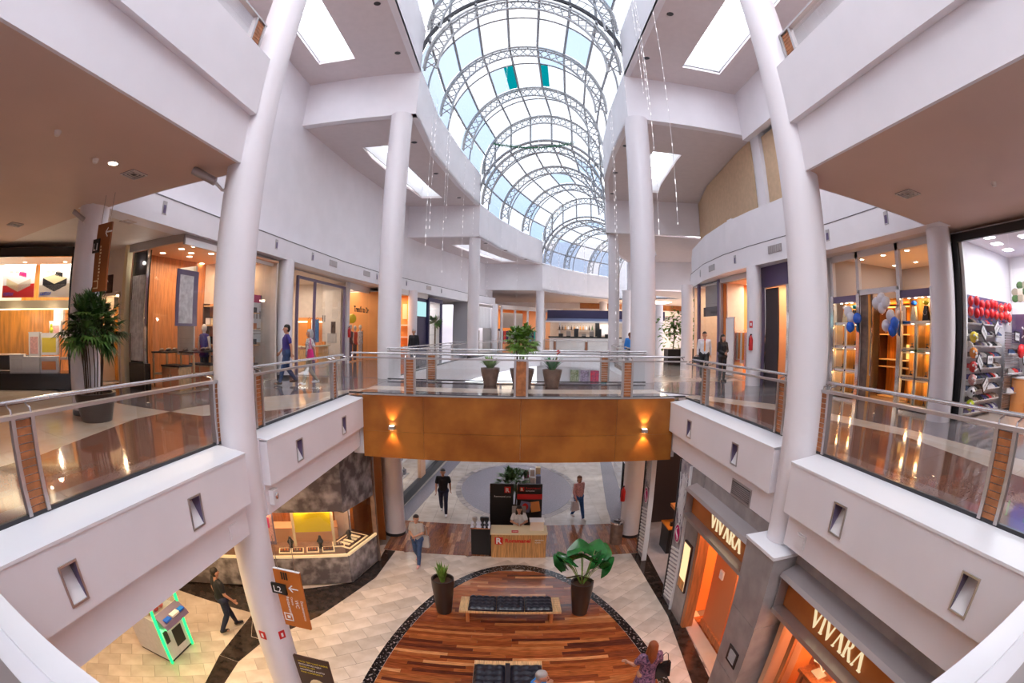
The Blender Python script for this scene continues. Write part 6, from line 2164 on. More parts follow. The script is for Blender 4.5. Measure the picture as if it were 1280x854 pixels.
def jewel_front(y0, y1, ys, ye, lab):
    t = thing('shopfront', lab, 'shop front', (3.9, (y0 + y1) / 2, ZF))
    box_obj('sign_board', 'sign_orange', (3.93, 4.0, y0, y1, -2.2, -1.64), t)
    MB().hexa([(3.72, y0 - .02, -1.66), (4.0, y0 - .02, -1.66), (4.0, y1 + .02, -1.66), (3.72, y1 + .02, -1.66), (3.76, y0 - .02, -1.6), (4.0, y0 - .02, -1.52), (4.0, y1 + .02, -1.52), (3.76, y1 + .02, -1.6)]).build('hood', 'grey_frame', t)
    box_obj('lower_lip', 'brushed', (3.74, 4.0, y0 - .02, y1 + .02, -2.28, -2.2), t)
    box_obj('end_cheek', 'grey_frame', (3.76, 4.0, y1, y1 + .02, -2.25, -1.6), t)
    vivara(t, ys, ye, -2.08, -1.79, 3.93)
    return t


box_obj('wall_lower_right', 'concrete_stone', (4.0, 4.15, -4, 9.12, -1.62, -1.26), None, kind='structure')
t = jewel_front(5.8, 8.78, 7.72, 6.35, 'orange-lit jewellery shopfront with cream lettering, left of the stone pier')
box_obj('jamb', 'orange_wood', (4.0, 4.25, 8.28, 8.42, ZF, -2.25), t)
box_obj('side_panel', 'door_orange', (4.5, 4.6, 7.2, 8.28, ZF + .22, -2.25), t)
point((4.35, 7.0, -2.5), 14, (1, .6, .35), .1)  # added light at the entrance to brighten the side panel
box_obj('skirting', 'orange_wood', (4.46, 4.6, 6.0, 8.3, ZF, ZF + .22), t)
box_obj('lit_case', 'shop_peach', (4.7, 4.75, 6.2, 7.15, ZF + .5, -2.4), t)
box_obj('case_shelf', 'lightbox_warm', (4.6, 4.7, 6.3, 6.8, -3.55, -3.45), t)
point((4.45, 6.6, -2.7), 8, (1, .65, .4), .05)
box_obj('intercom', 'white', (4.46, 4.5, 7.75, 7.91, -3.5, -3.3), t)
for k in range(12):
    box_obj('floorboard', 'wood_%d' % (k % 4), (4.42, 8.8, 5.75 + k * .24, 5.98 + k * .24, ZF, ZF + .03), t)
box_obj('rear_cabinet', 'amber_wood', (8.3, 8.7, 5.9, 8.2, ZF, -2.6), t)
t = jewel_front(1.0, 4.74, 3.98, 2.68, 'orange-lit jewellery shopfront with cream lettering, right of the stone pier')
box_obj('jamb', 'shop_peach', (4.0, 4.6, 4.62, 4.74, ZF, -2.25), t)
box_obj('jamb', 'orange_wood', (4.05, 4.12, 4.3, 4.4, ZF, -2.25), t)
box_obj('side_panel', 'door_orange', (4.6, 4.7, 3.6, 4.3, ZF, -2.25), t)
point((4.35, 3.2, -2.5), 14, (1, .6, .35), .1)  # same added entrance light for this shop's side panel
MB().quad((4.05, 4.28, ZF + .3), (4.05, 1.2, ZF + .3), (4.05, 1.2, -2.3), (4.05, 4.28, -2.3)).build('glass_pane', 'shop_glass', t)
for (a, b) in ((5.72, 8.9), (.8, 4.66)):
    box_obj('wall_lower_shop', 'shop_orange', (8.8, 8.9, a, b, ZF, -1.3), None, kind='structure')
    box_obj('wall_lower_shop', 'shop_orange', (4.15, 8.8, b, b + .06, ZF, -1.3), None, kind='structure')
    box_obj('wall_lower_shop', 'shop_orange', (4.6, 8.8, a, a + .05, ZF, -1.3), None, kind='structure')
    area((6.0, (a + b) / 2, -1.5), 2.5, 150, (1, .50, .22), sy=2.2)
# window display of the near shop: tables, trays, chandelier-like ornament
t = thing('window_table', 'orange window table with golden ornaments in bottom right jewellery shop', 'table', (4.9, 3.0, ZF))
box_obj('table_top', 'orange_wood', (4.3, 5.6, 1.6, 4.2, -3.3, -3.24), t)
for (x, y) in ((4.35, 1.7), (4.35, 4.1), (5.5, 1.7), (5.5, 4.1)):
    box_obj('leg', 'orange_wood', (x, x + .07, y, y + .07, ZF, -3.3), t)
for k, (x, y) in enumerate(((4.6, 3.9), (4.9, 3.4), (4.6, 2.9), (5.0, 2.4), (4.6, 1.9))):
    o_ = thing('ornament', 'bright golden ornament %s on bottom right shop window table' % ['nearest the pier', 'second from the pier', 'in the middle', 'second from the right', 'farthest from the pier'][k], 'ornament', (x, y, -3.24), group='ornaments on window table')
    mb = MB()
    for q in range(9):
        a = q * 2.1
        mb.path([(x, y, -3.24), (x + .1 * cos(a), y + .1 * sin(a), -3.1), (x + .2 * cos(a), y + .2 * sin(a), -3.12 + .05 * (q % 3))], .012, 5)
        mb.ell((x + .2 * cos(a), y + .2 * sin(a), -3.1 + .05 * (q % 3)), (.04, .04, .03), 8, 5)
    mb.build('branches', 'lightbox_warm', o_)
    box_obj('tray', 'jewel_tray', (x - .16, x + .16, y - .12, y + .12, -3.24, -3.22), o_)

# stone wall with light box between shop and striped panels
t = struct('wall_lower_pier', (4.0, 8.95, ZF))
box_obj('stone', 'concrete_stone', (3.98, 4.25, 8.44, 9.12, ZF, -1.26), t)
t = thing('light_box_poster', 'slim glowing orange light box poster on stone wall left of first shopfront', 'light box', (3.96, 8.7, -3.6))
box_obj('frame', 'sign_dark', (3.93, 3.98, 8.50, 8.92, -4.2, -2.95), t)
box_obj('picture', 'lightbox_warm', (3.922, 3.93, 8.53, 8.89, -4.16, -2.99), t)
box_obj('lower_picture', 'amber_wood', (3.918, 3.922, 8.53, 8.89, -4.16, -3.9), t)
# striped ornamental panels of the dark shop
for (y0, y1, lab) in ((9.2, 9.82, 'striped flower-patterned panel with magenta disc right of dark shop entrance'), (12.0, 12.62, 'striped flower-patterned panel with magenta disc left of dark shop entrance')):
    t = thing('ornamental_panel', lab, 'panel', (3.97, y0, ZF))
    box_obj('backing', 'silver_print', (3.98, 4.06, y0, y1, ZF, -1.27), t)
    box_obj('edge_frame', 'ledge', (3.94, 4.08, y0 - .05, y0, ZF, -1.27), t)
    box_obj('edge_frame', 'dark_metal', (3.95, 4.07, y1, y1 + .04, ZF, -1.27), t)
    ym = (y0 + y1) / 2
    MB().add([(3.965, ym + .2 * cos(a), -3.05 + .26 * sin(a)) for a in [k * pi / 12 for k in range(24)]], [tuple(range(24))[::-1]]).build('disc_print', 'white', t)
    MB().add([(3.955, ym + .16 * cos(a), -3.05 + .22 * sin(a)) for a in [k * pi / 12 for k in range(24)]], [tuple(range(24))[::-1]]).build('disc_centre', 'magenta', t)
    MB().path([(3.945, ym + .07 * sin(k * .9), -2.9 - .05 * k) for k in range(7)], .016, 5).build('swirl', 'white', t)
    for k in range(14):
        z = -3.45 - k * .11
        MB().hexa([(3.955, y0 + .05, z), (3.98, y0 + .05, z), (3.98, y1 - .05, z - .12), (3.955, y1 - .05, z - .12), (3.955, y0 + .05, z + .05), (3.98, y0 + .05, z + .05), (3.98, y1 - .05, z - .07), (3.955, y1 - .05, z - .07)]).build('stripe', 'white', t)
    for k in range(9):
        MB().path([(3.965, ym + rg.uniform(-.2, .2) + .07 * cos(q), -2.4 + rg.uniform(-.4, .9) + .07 * sin(q)) for q in [i * 1.05 for i in range(6)]], .01, 4).build('flower', 'cloth_white', t)
# dark shop interior
box_obj('wall_dark_shop', 'purple', (8.9, 9.0, 9.15, 14.9, ZF, -1.3), None, kind='structure')
box_obj('wall_dark_shop', 'shop_dark', (4.2, 8.9, 9.15, 9.2, ZF, -1.3), None, kind='structure')
box_obj('wall_dark_shop', 'shop_dark', (4.4, 8.9, 14.8, 14.9, ZF, -1.3), None, kind='structure')
t = thing('shop_divider', 'tall black display divider inside dark shop entrance', 'display', (4.8, 10.8, ZF))
MB().obox((4.85, 10.75, -3.2), (.5, .22, 3.75), rz=.25).build('panel', 'black_gloss', t)
MB().obox((4.6, 10.9, -3.2), (.04, .24, 3.75), rz=.25).build('edge', 'chrome', t)
for k, (x, y) in enumerate(((5.6, 10.4), (6.4, 11.6), (5.3, 12.6), (6.6, 13.2))):
    t = thing('display_counter', 'black display counter with orange top %s dark shop' % ['nearest the door of', 'in the middle of', 'left side of', 'rear left of'][k], 'counter', (x, y, ZF))
    box_obj('body', 'black', (x - .5, x + .5, y - .35, y + .35, ZF, ZF + .85), t)
    box_obj('top', 'orange', (x - .52, x + .52, y - .37, y + .37, ZF + .85, ZF + .9), t)
    box_obj('upper_shelf', 'shop_orange', (x - .3, x + .5, y - .1, y + .3, ZF + 1.4, ZF + 1.5), t)
    box_obj('upright', 'black', (x + .4, x + .5, y - .1, y + .3, ZF + .9, ZF + 1.4), t)
    for j in range(5):
        g = thing('bag', 'small purse, %s from left on dark shop counter %s' % (ORD[j], ['nearest the door', 'in the middle', 'at left side', 'at rear left'][k]), 'bag', (x - .35 + j * .17, y - .15, ZF + .9), group='purses on dark shop counters')
        box_obj('pouch', rg.choice(['white', 'magenta', 'black', 'display_cream']), (x - .4 + j * .17, x - .28 + j * .17, y - .2, y - .1, ZF + .9, ZF + 1.02), g)
        MB().path([(x - .38 + j * .17, y - .15, ZF + 1.02), (x - .34 + j * .17, y - .15, ZF + 1.08), (x - .3 + j * .17, y - .15, ZF + 1.02)], .006, 4).build('handle', 'chrome', g)
area((6, 11.6, -1.4), 1.5, 45, (1, .6, .4))
# glass shop beyond column 788 and posters
fR = FR((4.55, 14.7), (4.95, 21), (9, 18))
box_obj('wall_lower_far_right', 'shop_white', (9.0, 9.1, 15, 30, ZF, -1.3), None, kind='structure')
t = fR.th('shopfront', 'black-framed glass shopfront beyond the ground-floor column, right', 'shop front', 2, 0, ZF)
fR.o('post', 'white', (.0, .5, -.05, .1, ZF, -1.3), t)
fR.o('post', 'black', (1.9, 2.1, -.05, .1, ZF, -1.3), t)
fR.o('post', 'black', (3.6, 3.75, -.05, .1, ZF, -1.3), t)
fR.o('poster', 'display_cream', (.5, 1.9, .1, .15, ZF + .3, -1.6), t)
fR.o('figure_print', 'silver_print', (.8, 1.2, .08, .1, ZF + 1.2, -2.2), t)
fR.pane(t, 2.1, 3.6, ZF, -1.3)
fR.pane(t, 3.75, 6.2, ZF, -1.3)
fR.o('inner_wall', 'blue_awning', (2.2, 6.2, 1.6, 1.7, ZF, -1.3), t)
area((6.5, 18, -1.5), 2, 60, (1, .9, .85))
MB().path([fR.P(2.6, -.1, ZF + 1.5), fR.P(3.3, -.1, ZF + 1.5)], .02, 6).build('pull_handle', 'chrome', t)
extinguisher(3.62, 13.7, -3.75, 'red fire extinguisher on ground-floor column beside the bin')
# bin
t = thing('litter_bin', 'round bronze litter bin beside ground-floor column', 'bin', (3.42, 13.35, ZF))
MB().lathe([(0, 0), (.2, 0), (.21, .7), (.22, .74)], (3.42, 13.35, ZF), 22).build('body', 'pot_bronze', t, smooth=True)
MB().lathe([(.13, .74), (.225, .74), (.225, .8), (.13, .8)], (3.42, 13.35, ZF), 22).build('rim', 'chrome', t, smooth=True)
MB().lathe([(0, .72), (.14, .72)], (3.42, 13.35, ZF), 16).build('opening', 'black', t)

# ---- marble jewellery stand at the left
fJ = FR((-6.57, 9.13), (-4.15, 10.22), (-7, 12))
fJ2 = FR((-4.15, 10.22), (-3.78, 11.8), (-6, 11.5))
t = fJ.th('marble_jewellery_stand', 'grey marble jewellery shop counter with lit trays at left', 'shop front', 1.5, 0, ZF)
LJ = fJ.L
fJ.o('marble_base', 'marble', (-3.5, LJ - .01, 0, .9, ZF + .05, -4.2), t)
fJ2.o('marble_base', 'marble', (.01, 1.55, .0, .85, ZF + .05, -4.22), t)
fJ.o('lit_edge', 'jewel_tray', (-3.5, LJ - .01, -.03, .03, -4.21, -4.14), t)
fJ2.o('lit_edge', 'jewel_tray', (.02, 1.55, -.03, .03, -4.21, -4.14), t)
fJ.o('display_deck', 'pot_bronze', (-3.5, LJ - .05, .04, .9, -4.2, -4.16), t)
fJ2.o('display_deck', 'sign_dark', (.1, 1.5, .04, .8, -4.21, -4.17), t)
fJ.o('marble_lintel', 'marble', (-3.5, LJ, .0, .2, -2.9, -1.27), t)
fJ2.o('marble_lintel', 'marble', (0, 1.62, .0, .2, -2.95, -1.27), t)
fJ2.o('corner_post', 'pot_bronze', (1.55, 1.62, -.04, .1, ZF, -1.27), t)
fJ.pane(t, -3.4, .6, -4.14, -2.9, .02)
fJ.pane(t, .62, LJ, -4.14, -2.9, .02)
fJ2.pane(t, .02, 1.5, -4.14, -2.95, .02)
fJ.o('yellow_panel', 'yellow', (1.3, 2.3, .5, .53, -3.68, -3.12), t)
fJ.o('panel_post', 'display_cream', (1.22, 1.29, .48, .54, -4.1, -2.92), t)
fJ.o('panel_post', 'display_cream', (2.31, 2.38, .48, .54, -4.1, -2.92), t)
fJ.o('inner_wall', 'orange_wood', (-3.5, 1.9, 2.6, 2.7, ZF, -1.3), t)
fJ.o('inner_counter', 'shop_peach', (.4, 2.5, 1.5, 2.0, ZF, -4.0), t)
fJ2.o('inner_wall', 'rust_panel', (.9, 1.6, 1.4, 1.5, ZF, -1.3), t)
fJ2.o('inner_wall', 'shop_white', (1.5, 1.55, .9, 1.5, ZF, -1.3), t)
for q in ((.3, 1.2), (1.3, .8), (2.2, 1.3), (-1, 1.2)):
    p = fJ.P(q[0], q[1], -1.32)
    MB().lathe([(0, 0), (.07, 0)], tuple(p), 10).build('lamp_lens', 'lamp_warm', t)
area(tuple(fJ.P(1.2, 1.3, -1.45)), 2.4, 80, (1, .55, .26), sy=1.2, rot=(0, 0, atan2(fJ.u.y, fJ.u.x)))
for p in (fJ.P(.6, .35, -3.0), fJ.P(1.5, .35, -3.0), fJ.P(2.3, .35, -3.0), fJ2.P(.8, .35, -3.0)):
    point(tuple(p), 4, (1, .66, .36), .04)
t = fJ.th('fashion_poster', 'pink and violet portrait poster standing at left of marble counter', 'poster', .55, .4, -3.9)
fJ.o('sheet', 'violet_grey', (.28, .74, .42, .44, -4.0, -3.0), t)
fJ.o('pink_print', 'cloth_pink', (.32, .7, .415, .42, -3.9, -3.1), t)
fJ.o('magenta_print', 'magenta', (.38, .62, .41, .415, -3.5, -3.2), t)
for k, (a, d) in enumerate(((.95, .32), (1.3, .32), (1.72, .34), (2.15, .34), (2.45, .62))):
    q = fJ.th('jewel_tray', 'cream jewellery tray %s on marble counter' % ['first from the poster', 'second from the poster', 'in the middle', 'before the yellow panel edge', 'at the back corner'][k], 'tray', a, d, -4.16)
    fJ.o('rim', 'jewel_tray', (a - .17, a + .17, d - .15, d + .15, -4.16, -4.13), q)
    fJ.o('velvet', 'sign_dark', (a - .14, a + .14, d - .12, d + .12, -4.13, -4.125), q)
    for j in range(3):
        fJ.o('jewel', 'chrome', (a - .11 + j * .08, a - .07 + j * .08, d - .06, d + .06, -4.125, -4.11), q)
for k, (a, d) in enumerate(((1.12, .5), (1.95, .5))):
    q = fJ.th('necklace_bust', 'black necklace bust %s on marble counter' % ['nearer the poster', 'nearer the corner'][k], 'jewellery', a, d, -4.16)
    MB().lathe([(0, 0), (.08, 0), (.05, .05), (.05, .1), (.10, .2), (.05, .28), (.03, .36), (0, .37)], tuple(fJ.P(a, d, -4.16)), 12).build('bust', 'black', q, smooth=True)
    MB().lathe([(.075, .2), (.085, .21), (.075, .22)], tuple(fJ.P(a, d, -4.16)), 12).build('necklace', 'chrome', q)
q = fJ2.th('jewel_tray', 'wide dark tray with gold rim on corner side of marble counter', 'tray', .8, .4, -4.17)
fJ2.o('rim', 'jewel_tray', (.3, 1.3, .12, .7, -4.17, -4.15), q)
fJ2.o('velvet', 'sign_dark', (.36, 1.24, .17, .65, -4.15, -4.14), q)
for j in range(4):
    fJ2.o('jewel', 'jewel_tray', (.45 + j * .18, .55 + j * .18, .25, .55, -4.14, -4.12), q)
q = fJ2.th('necklace_bust', 'black bust standing on the corner tray', 'jewellery', .8, .45, -4.14)
MB().lathe([(0, 0), (.08, 0), (.05, .05), (.05, .1), (.09, .2), (.04, .28), (0, .3)], tuple(fJ2.P(.8, .45, -4.14)), 12).build('bust', 'black', q, smooth=True)
# brown portal between marble stand and column
t = thing('timber_portal', 'dark orange-brown panelled doorway between marble counter and column', 'panel', (-3.9, 12.5, ZF))
box_obj('panel', 'rust_panel', (-4.6, -4.5, 11.85, 14.4, ZF, -1.27), t)
box_obj('panel', 'sign_brown', (-4.5, -3.95, 13.2, 13.26, ZF, -1.27), t)
box_obj('frame', 'amber_wood', (-3.86, -3.78, 11.85, 11.93, ZF, -1.27), t)
# glass clothes shop beyond, left
fG = FR((-4.35, 14.5), (-3.4, 23.5), (-9, 19))
box_obj('wall_lower_far_left', 'shop_white', (-8.6, -8.5, 13, 34, ZF, -1.3), None, kind='structure')
t = fG.th('shopfront', 'white-lit glass shopfront far left of grey floor disc', 'shop front', 3, 0, ZF)
fG.o('post', 'chrome', (0, .14, -.06, .06, ZF, -1.3), t)
fG.o('post', 'shop_peach', (4.4, 5.1, -.05, .1, ZF, -1.3), t)
fG.o('sill', 'dark_metal', (0, 9, -.08, .12, ZF, ZF + .35), t)
fG.pane(t, .14, 4.4, ZF + .35, -1.3)
fG.o('white_wall', 'white', (5.6, 8.6, .3, .4, ZF, -1.3), t)
fG.o('navy_pillar', 'navy', (8.4, 9.0, -.1, .3, ZF, -1.3), t)
fG.o('inner_wall', 'shop_white', (.2, 8, 3.6, 3.7, ZF, -1.3), t)
area(tuple(fG.P(3, 1.8, -1.45)), 3, 110, (1, .93, .88), rot=(0, 0, atan2(fG.u.y, fG.u.x)))
for k in range(4):
    s_ = fG.th('window_shelf', 'white shelf with bags in far left glass shopfront, %s' % ['nearest', 'second', 'third', 'farthest'][k], 'shelf', .6 + k, .6, ZF)
    for j in range(3):
        fG.o('board', 'white', (.3 + k, 1.15 + k, .4, .8, ZF + .6 + j * .7, ZF + .63 + j * .7), s_)
    for j in range(3):
        for i in range(2):
            g = fG.th('handbag', '%s handbag on %s board of the %s white window shelf, far left glass shop' % (['left', 'right'][i], ['lowest', 'middle', 'top'][j], ['nearest', 'second', 'third', 'farthest'][k]), 'bag', .5 + k + i * .4, .6, ZF + .63 + j * .7, group='handbags in far left glass shopfront')
            a = .4 + k + i * .4
            fG.o('pouch', rg.choice(['black', 'cloth_grey', 'pot_bronze', 'cloth_white', 'navy']), (a, a + .26, .5, .64, ZF + .63 + j * .7, ZF + .83 + j * .7), g)
            MB().path([fG.P(a + .06, .57, ZF + .83 + j * .7), fG.P(a + .13, .57, ZF + .95 + j * .7), fG.P(a + .2, .57, ZF + .83 + j * .7)], .01, 5).build('handle', 'black', g)
# ground floor wall under the left walkway
box_obj('wall_lower_left', 'shop_wall', (-9.6, -9.4, -4, 9, ZF, -1.3), None, kind='structure')
box_obj('wall_lower_left', 'shop_wall', (-9.6, -6.8, 12, 12.1, ZF, -1.3), None, kind='structure')
t = struct('wall_far_lower', (6, 40, ZF))
MB().slab((2.2, 40.2, ZF), (9.6, 37.0, ZF), (9.6, 37.0, -1.2), (2.2, 40.2, -1.2), (.1, .3, 0)).build('shopfront_wall', 'shop_white', t)
for k, c_ in enumerate(('pic_green', 'pic_violet', 'pic_red', 'teal')):
    a, b = .38 + .11 * k, .47 + .11 * k
    p0, p1 = lerp((2.2, 40.1), (9.6, 36.9), a), lerp((2.2, 40.1), (9.6, 36.9), b)
    p = thing('shop_poster', ['green garden', 'violet', 'red flower', 'teal'][k] + ' picture panel above far ground-floor shops', 'poster', (p0[0], p0[1], -2.6))
    MB().slab((p0[0], p0[1], -2.6), (p1[0], p1[1], -2.6), (p1[0], p1[1], -1.5), (p0[0], p0[1], -1.5), (-.02, -.05, 0)).build('picture', c_, p)
    MB().slab((p0[0], p0[1], -2.68), (p1[0], p1[1], -2.68), (p1[0], p1[1], -2.6), (p0[0], p0[1], -2.6), (-.03, -.07, 0)).build('frame', 'white', p)

# lamps under the slabs (ground floor downlights)
for (x, y, ti) in ((-6.5, 5.2, 0), (-6.8, 7.4, 1), (-5.2, 7.0, 2), (-7.8, 3.2, 3)):
    t = thing('downlight', 'lit round downlight under left walkway slab, %s' % ['above the arcade machine', 'above the dark-dressed man', 'nearest the round column', 'at the rear'][ti], 'ceiling light', (x, y, -1.26), group='downlights under the left slab')
    MB().lathe([(.11, 0), (.11, -.01), (.09, -.012)], (x, y, -1.251), 14).build('trim_ring', 'white', t)
    MB().lathe([(0, -.008), (.09, -.008)], (x, y, -1.252), 14).build('lens', 'lamp_warm', t)
area((-6.4, 5.6, -1.3), 3, 150, (1, .68, .38), sy=4)

# ================================================================ GROUND FLOOR: FURNITURE
def tufted(mb, x0, x1, y0, y1, z0, z1, nx=4, ny=4):
    N, K = nx * 4, ny * 4
    g = []
    for j in range(K + 1):
        for i in range(N + 1):
            u, v = i / N, j / K
            e = min(1, 8 * min(u, 1 - u)) * min(1, 8 * min(v, 1 - v))
            b = abs(sin(pi * u * nx)) * abs(sin(pi * v * ny))
            g.append((x0 + (x1 - x0) * u, y0 + (y1 - y0) * v, z0 + (z1 - z0) * (.45 + .3 * e ** .5) + .25 * (z1 - z0) * b ** .5))
    k = len(mb.v)
    mb.add(g, [(j * (N + 1) + i, j * (N + 1) + i + 1, (j + 1) * (N + 1) + i + 1, (j + 1) * (N + 1) + i) for j in range(K) for i in range(N)])
    mb.box(x0, x1, y0, y1, z0, z0 + (z1 - z0) * .46)
    return mb


t = thing('bench', 'low wooden bench with three black tufted cushions between the planters', 'bench', (.05, 9.25, ZF))
for k in range(7):
    y = 8.93 + k * .095
    box_obj('slat', 'light_wood', (-1.12, 1.22, y, y + .088, -4.78, -4.72), t)
for x in (-.93, 1.0):
    for y in (8.98, 9.42):
        box_obj('leg', 'orange_wood', (x - .04, x + .04, y, y + .1, ZF, -4.78), t)
for k in range(3):
    x = -.91 + k * .645
    tufted(MB(), x, x + .635, 8.95, 9.55, -4.72, -4.60).build('cushion', 'leather', t, smooth=True)
t = thing('bench', 'wide wooden bench with black tufted cushions at bottom edge beside seated man', 'bench', (.02, 5.9, ZF))
for k in range(14):
    x = -.63 + k * .093
    box_obj('slat', 'light_wood', (x, x + .087, 4.4, 7.1, -4.78, -4.72), t)
for x in (-.55, .6):
    for y in (4.5, 6.85):
        box_obj('leg', 'orange_wood', (x - .04, x + .04, y, y + .1, ZF, -4.78), t)
for a, b in ((-.62, -.04), (.06, .65)):
    for c, d in ((5.72, 6.9), (4.45, 5.68)):
        tufted(MB(), a, b, c, d, -4.72, -4.58, 3, 7).build('cushion', 'leather', t, smooth=True)
box_obj('middle_bolster', 'leather', (-.035, .055, 4.45, 6.9, -4.72, -4.6), t)

# reception-like counter with attendant
t = thing('service_counter', 'oak-fronted service counter with red lettering and cream top', 'counter', (.3, 12.7, ZF))
for k in range(9):
    x = -.52 + k * .18
    box_obj('front_board', 'oak', (x, x + .178, 12.47, 12.5, ZF, -4.3), t)
box_obj('side', 'oak', (-.52, -.49, 12.5, 13.0, ZF, -4.3), t)
box_obj('side', 'oak', (1.07, 1.1, 12.5, 13.0, ZF, -4.3), t)
box_obj('worktop', 'display_cream', (-.55, 1.13, 12.44, 13.08, -4.3, -4.25), t)
lg = box_obj('logo_block', 'red', (-.42, -.18, 12.455, 12.468, -4.63, -4.39), t)
text_obj('R', 'logo_letter', 'white', lg, .27, frame_of((-.39, 12.45, -4.6), (1, 0, 0), (0, 0, 1)), depth=.002, bold=.008)
text_obj('Rommanel', 'sign_lettering', 'red', t, .175, frame_of((-.12, 12.46, -4.56), (1, 0, 0), (0, 0, 1)), depth=.003, bold=.006)
text_obj('semijoias', 'sign_lettering', 'white', t, .07, frame_of((.76, 12.46, -4.50), (1, 0, 0), (0, 0, 1)), depth=.002)
text_obj('e joias', 'sign_lettering', 'white', t, .065, frame_of((.76, 12.46, -4.58), (1, 0, 0), (0, 0, 1)), depth=.002)
t = thing('monitor_box', 'cream terminal box standing on right of service counter', 'box', (.82, 12.8, -4.25))
box_obj('case', 'beige_polished', (.62, 1.02, 12.66, 12.95, -4.25, -3.96), t)
box_obj('top', 'white', (.6, 1.04, 12.64, 12.97, -3.96, -3.94), t)
t = thing('red_card', 'small red card lying on service counter', 'card', (.18, 12.6, -4.25))
box_obj('sheet', 'red', (.07, .27, 12.52, 12.66, -4.25, -4.235), t)
box_obj('print', 'cloth_pink', (.1, .24, 12.55, 12.6, -4.235, -4.233), t)
t = thing('side_counter', 'black side counter with glass top and small display at left of service counter', 'counter', (-.85, 12.8, ZF))
box_obj('body', 'black', (-1.13, -.57, 12.62, 13.1, ZF, -4.2), t)
box_obj('glass_top', 'chrome', (-1.15, -.56, 12.6, 13.12, -4.2, -4.16), t)
for k, (x, c_) in enumerate(((-1.03, 'cloth_grey'), (-.8, 'black'), (-.68, 'leather'))):
    q = thing('display_piece', ['grey', 'black', 'dark leather'][k] + ' display stand on black side counter', 'display', (x, 12.85, -4.16))
    MB().lathe([(0, 0), (.07, 0), (.06, .02), (.03, .06), (.08, .18), (.07, .26), (0, .28)], (x, 12.85, -4.16), 12).build('stand', c_, q, smooth=True)
    MB().lathe([(.05, .24), (.07, .25), (.05, .26)], (x, 12.85, -4.16), 10).build('ring', 'chrome', q)
for (x0, x1, lab) in ((-.62, .12, 'left black backdrop panel with red logo behind attendant'), (.24, 1.04, 'right black backdrop panel with red band and pictures behind attendant')):
    t = thing('backdrop_panel', lab, 'panel', (x0, 14.0, ZF))
    box_obj('board', 'black', (x0, x1, 14.0, 14.06, ZF, -3.2), t)
    box_obj('edge', 'chrome', (x0 - .015, x0, 13.99, 14.07, ZF, -3.2), t)
    if x0 < 0:
        lg = box_obj('logo_block', 'red', (-.17, .03, 13.985, 14.0, -3.5, -3.3), t)
        text_obj('R', 'logo_letter', 'white', lg, .2, frame_of((-.14, 13.98, -3.47), (1, 0, 0), (0, 0, 1)), depth=.002, bold=.006)
        text_obj('Rommanel joias', 'sign_lettering', 'white', t, .085, frame_of((-.50, 13.99, -3.66), (1, 0, 0), (0, 0, 1)), depth=.002)
    else:
        lg = box_obj('logo_block', 'red', (.32, .46, 13.985, 14.0, -3.44, -3.3), t)
        text_obj('R', 'logo_letter', 'white', lg, .14, frame_of((.34, 13.98, -3.42), (1, 0, 0), (0, 0, 1)), depth=.002, bold=.006)
        text_obj('Rommanel', 'sign_lettering', 'red', t, .11, frame_of((.5, 13.99, -3.37), (1, 0, 0), (0, 0, 1)), depth=.002)
        text_obj('semijoias', 'sign_lettering', 'white', t, .08, frame_of((.5, 13.99, -3.45), (1, 0, 0), (0, 0, 1)), depth=.002)
        box_obj('red_band', 'red', (.24, 1.04, 13.985, 14.0, -3.72, -3.54), t)
        MB().obox((.5, 13.98, -3.98), (.34, .01, .36), ry=.2).build('picture', 'blue_awning', t)
        MB().obox((.82, 13.98, -3.98), (.3, .01, .36), ry=-.15).build('picture', 'shop_orange', t)
        MB().ell((.5, 13.97, -3.98), (.1, .01, .13), 10, 6).build('picture_figure', 'red', t)
t = thing('display_cart', 'small cart stacked with white goods behind right backdrop panel', 'cart', (.75, 15.4, ZF))
box_obj('body', 'violet_grey', (.5, 1.1, 15.1, 15.8, ZF, -3.9), t)
for k in range(6):
    box_obj('packet', ['white', 'cloth_white', 'blue_awning', 'magenta', 'white', 'display_cream'][k], (.5 + .2 * (k % 3), .66 + .2 * (k % 3), 15.2 + .3 * (k // 3), 15.4 + .3 * (k // 3), -3.9, -3.45 + .07 * k), t)

# claw machine at left
t = thing('claw_machine', 'white arcade claw machine with two green light strips under left walkway', 'arcade machine', (-7.15, 5.55, ZF))
box_obj('base_cabinet', 'cloth_white', (-7.75, -6.74, 5.12, 6.02, ZF + .06, -4.0), t)
box_obj('plinth', 'black', (-7.73, -6.76, 5.14, 6.0, ZF, ZF + .06), t)
MB().hexa([(-6.74, 5.14, -4.15), (-6.45, 5.14, -4.1), (-6.45, 6.0, -4.1), (-6.74, 6.0, -4.15), (-6.74, 5.14, -3.85), (-6.5, 5.14, -4.02), (-6.5, 6.0, -4.02), (-6.74, 6.0, -3.85)]).build('control_panel', 'violet_grey', t)
box_obj('prize_door', 'black', (-6.745, -6.73, 5.5, 5.85, -4.85, -4.4), t)
box_obj('coin_box', 'dark_metal', (-6.745, -6.72, 5.2, 5.34, -4.6, -4.3), t)
for y in (5.1, 5.99):
    box_obj('green_strip', 'led_green', (-6.75, -6.70, y - .02, y + .03, ZF + .03, -3.1), t)
for y in (5.14, 6.0):
    MB().quad((-7.73, y, -4.0), (-6.76, y, -4.0), (-6.76, y, -3.2), (-7.73, y, -3.2)).build('glass_pane', 'shop_glass', t)
MB().quad((-6.76, 5.14, -3.85), (-6.76, 6.0, -3.85), (-6.76, 6.0, -3.2), (-6.76, 5.14, -3.2)).build('glass_pane', 'shop_glass', t)
box_obj('roof', 'cloth_white', (-7.75, -6.74, 5.12, 6.02, -3.2, -3.05), t)
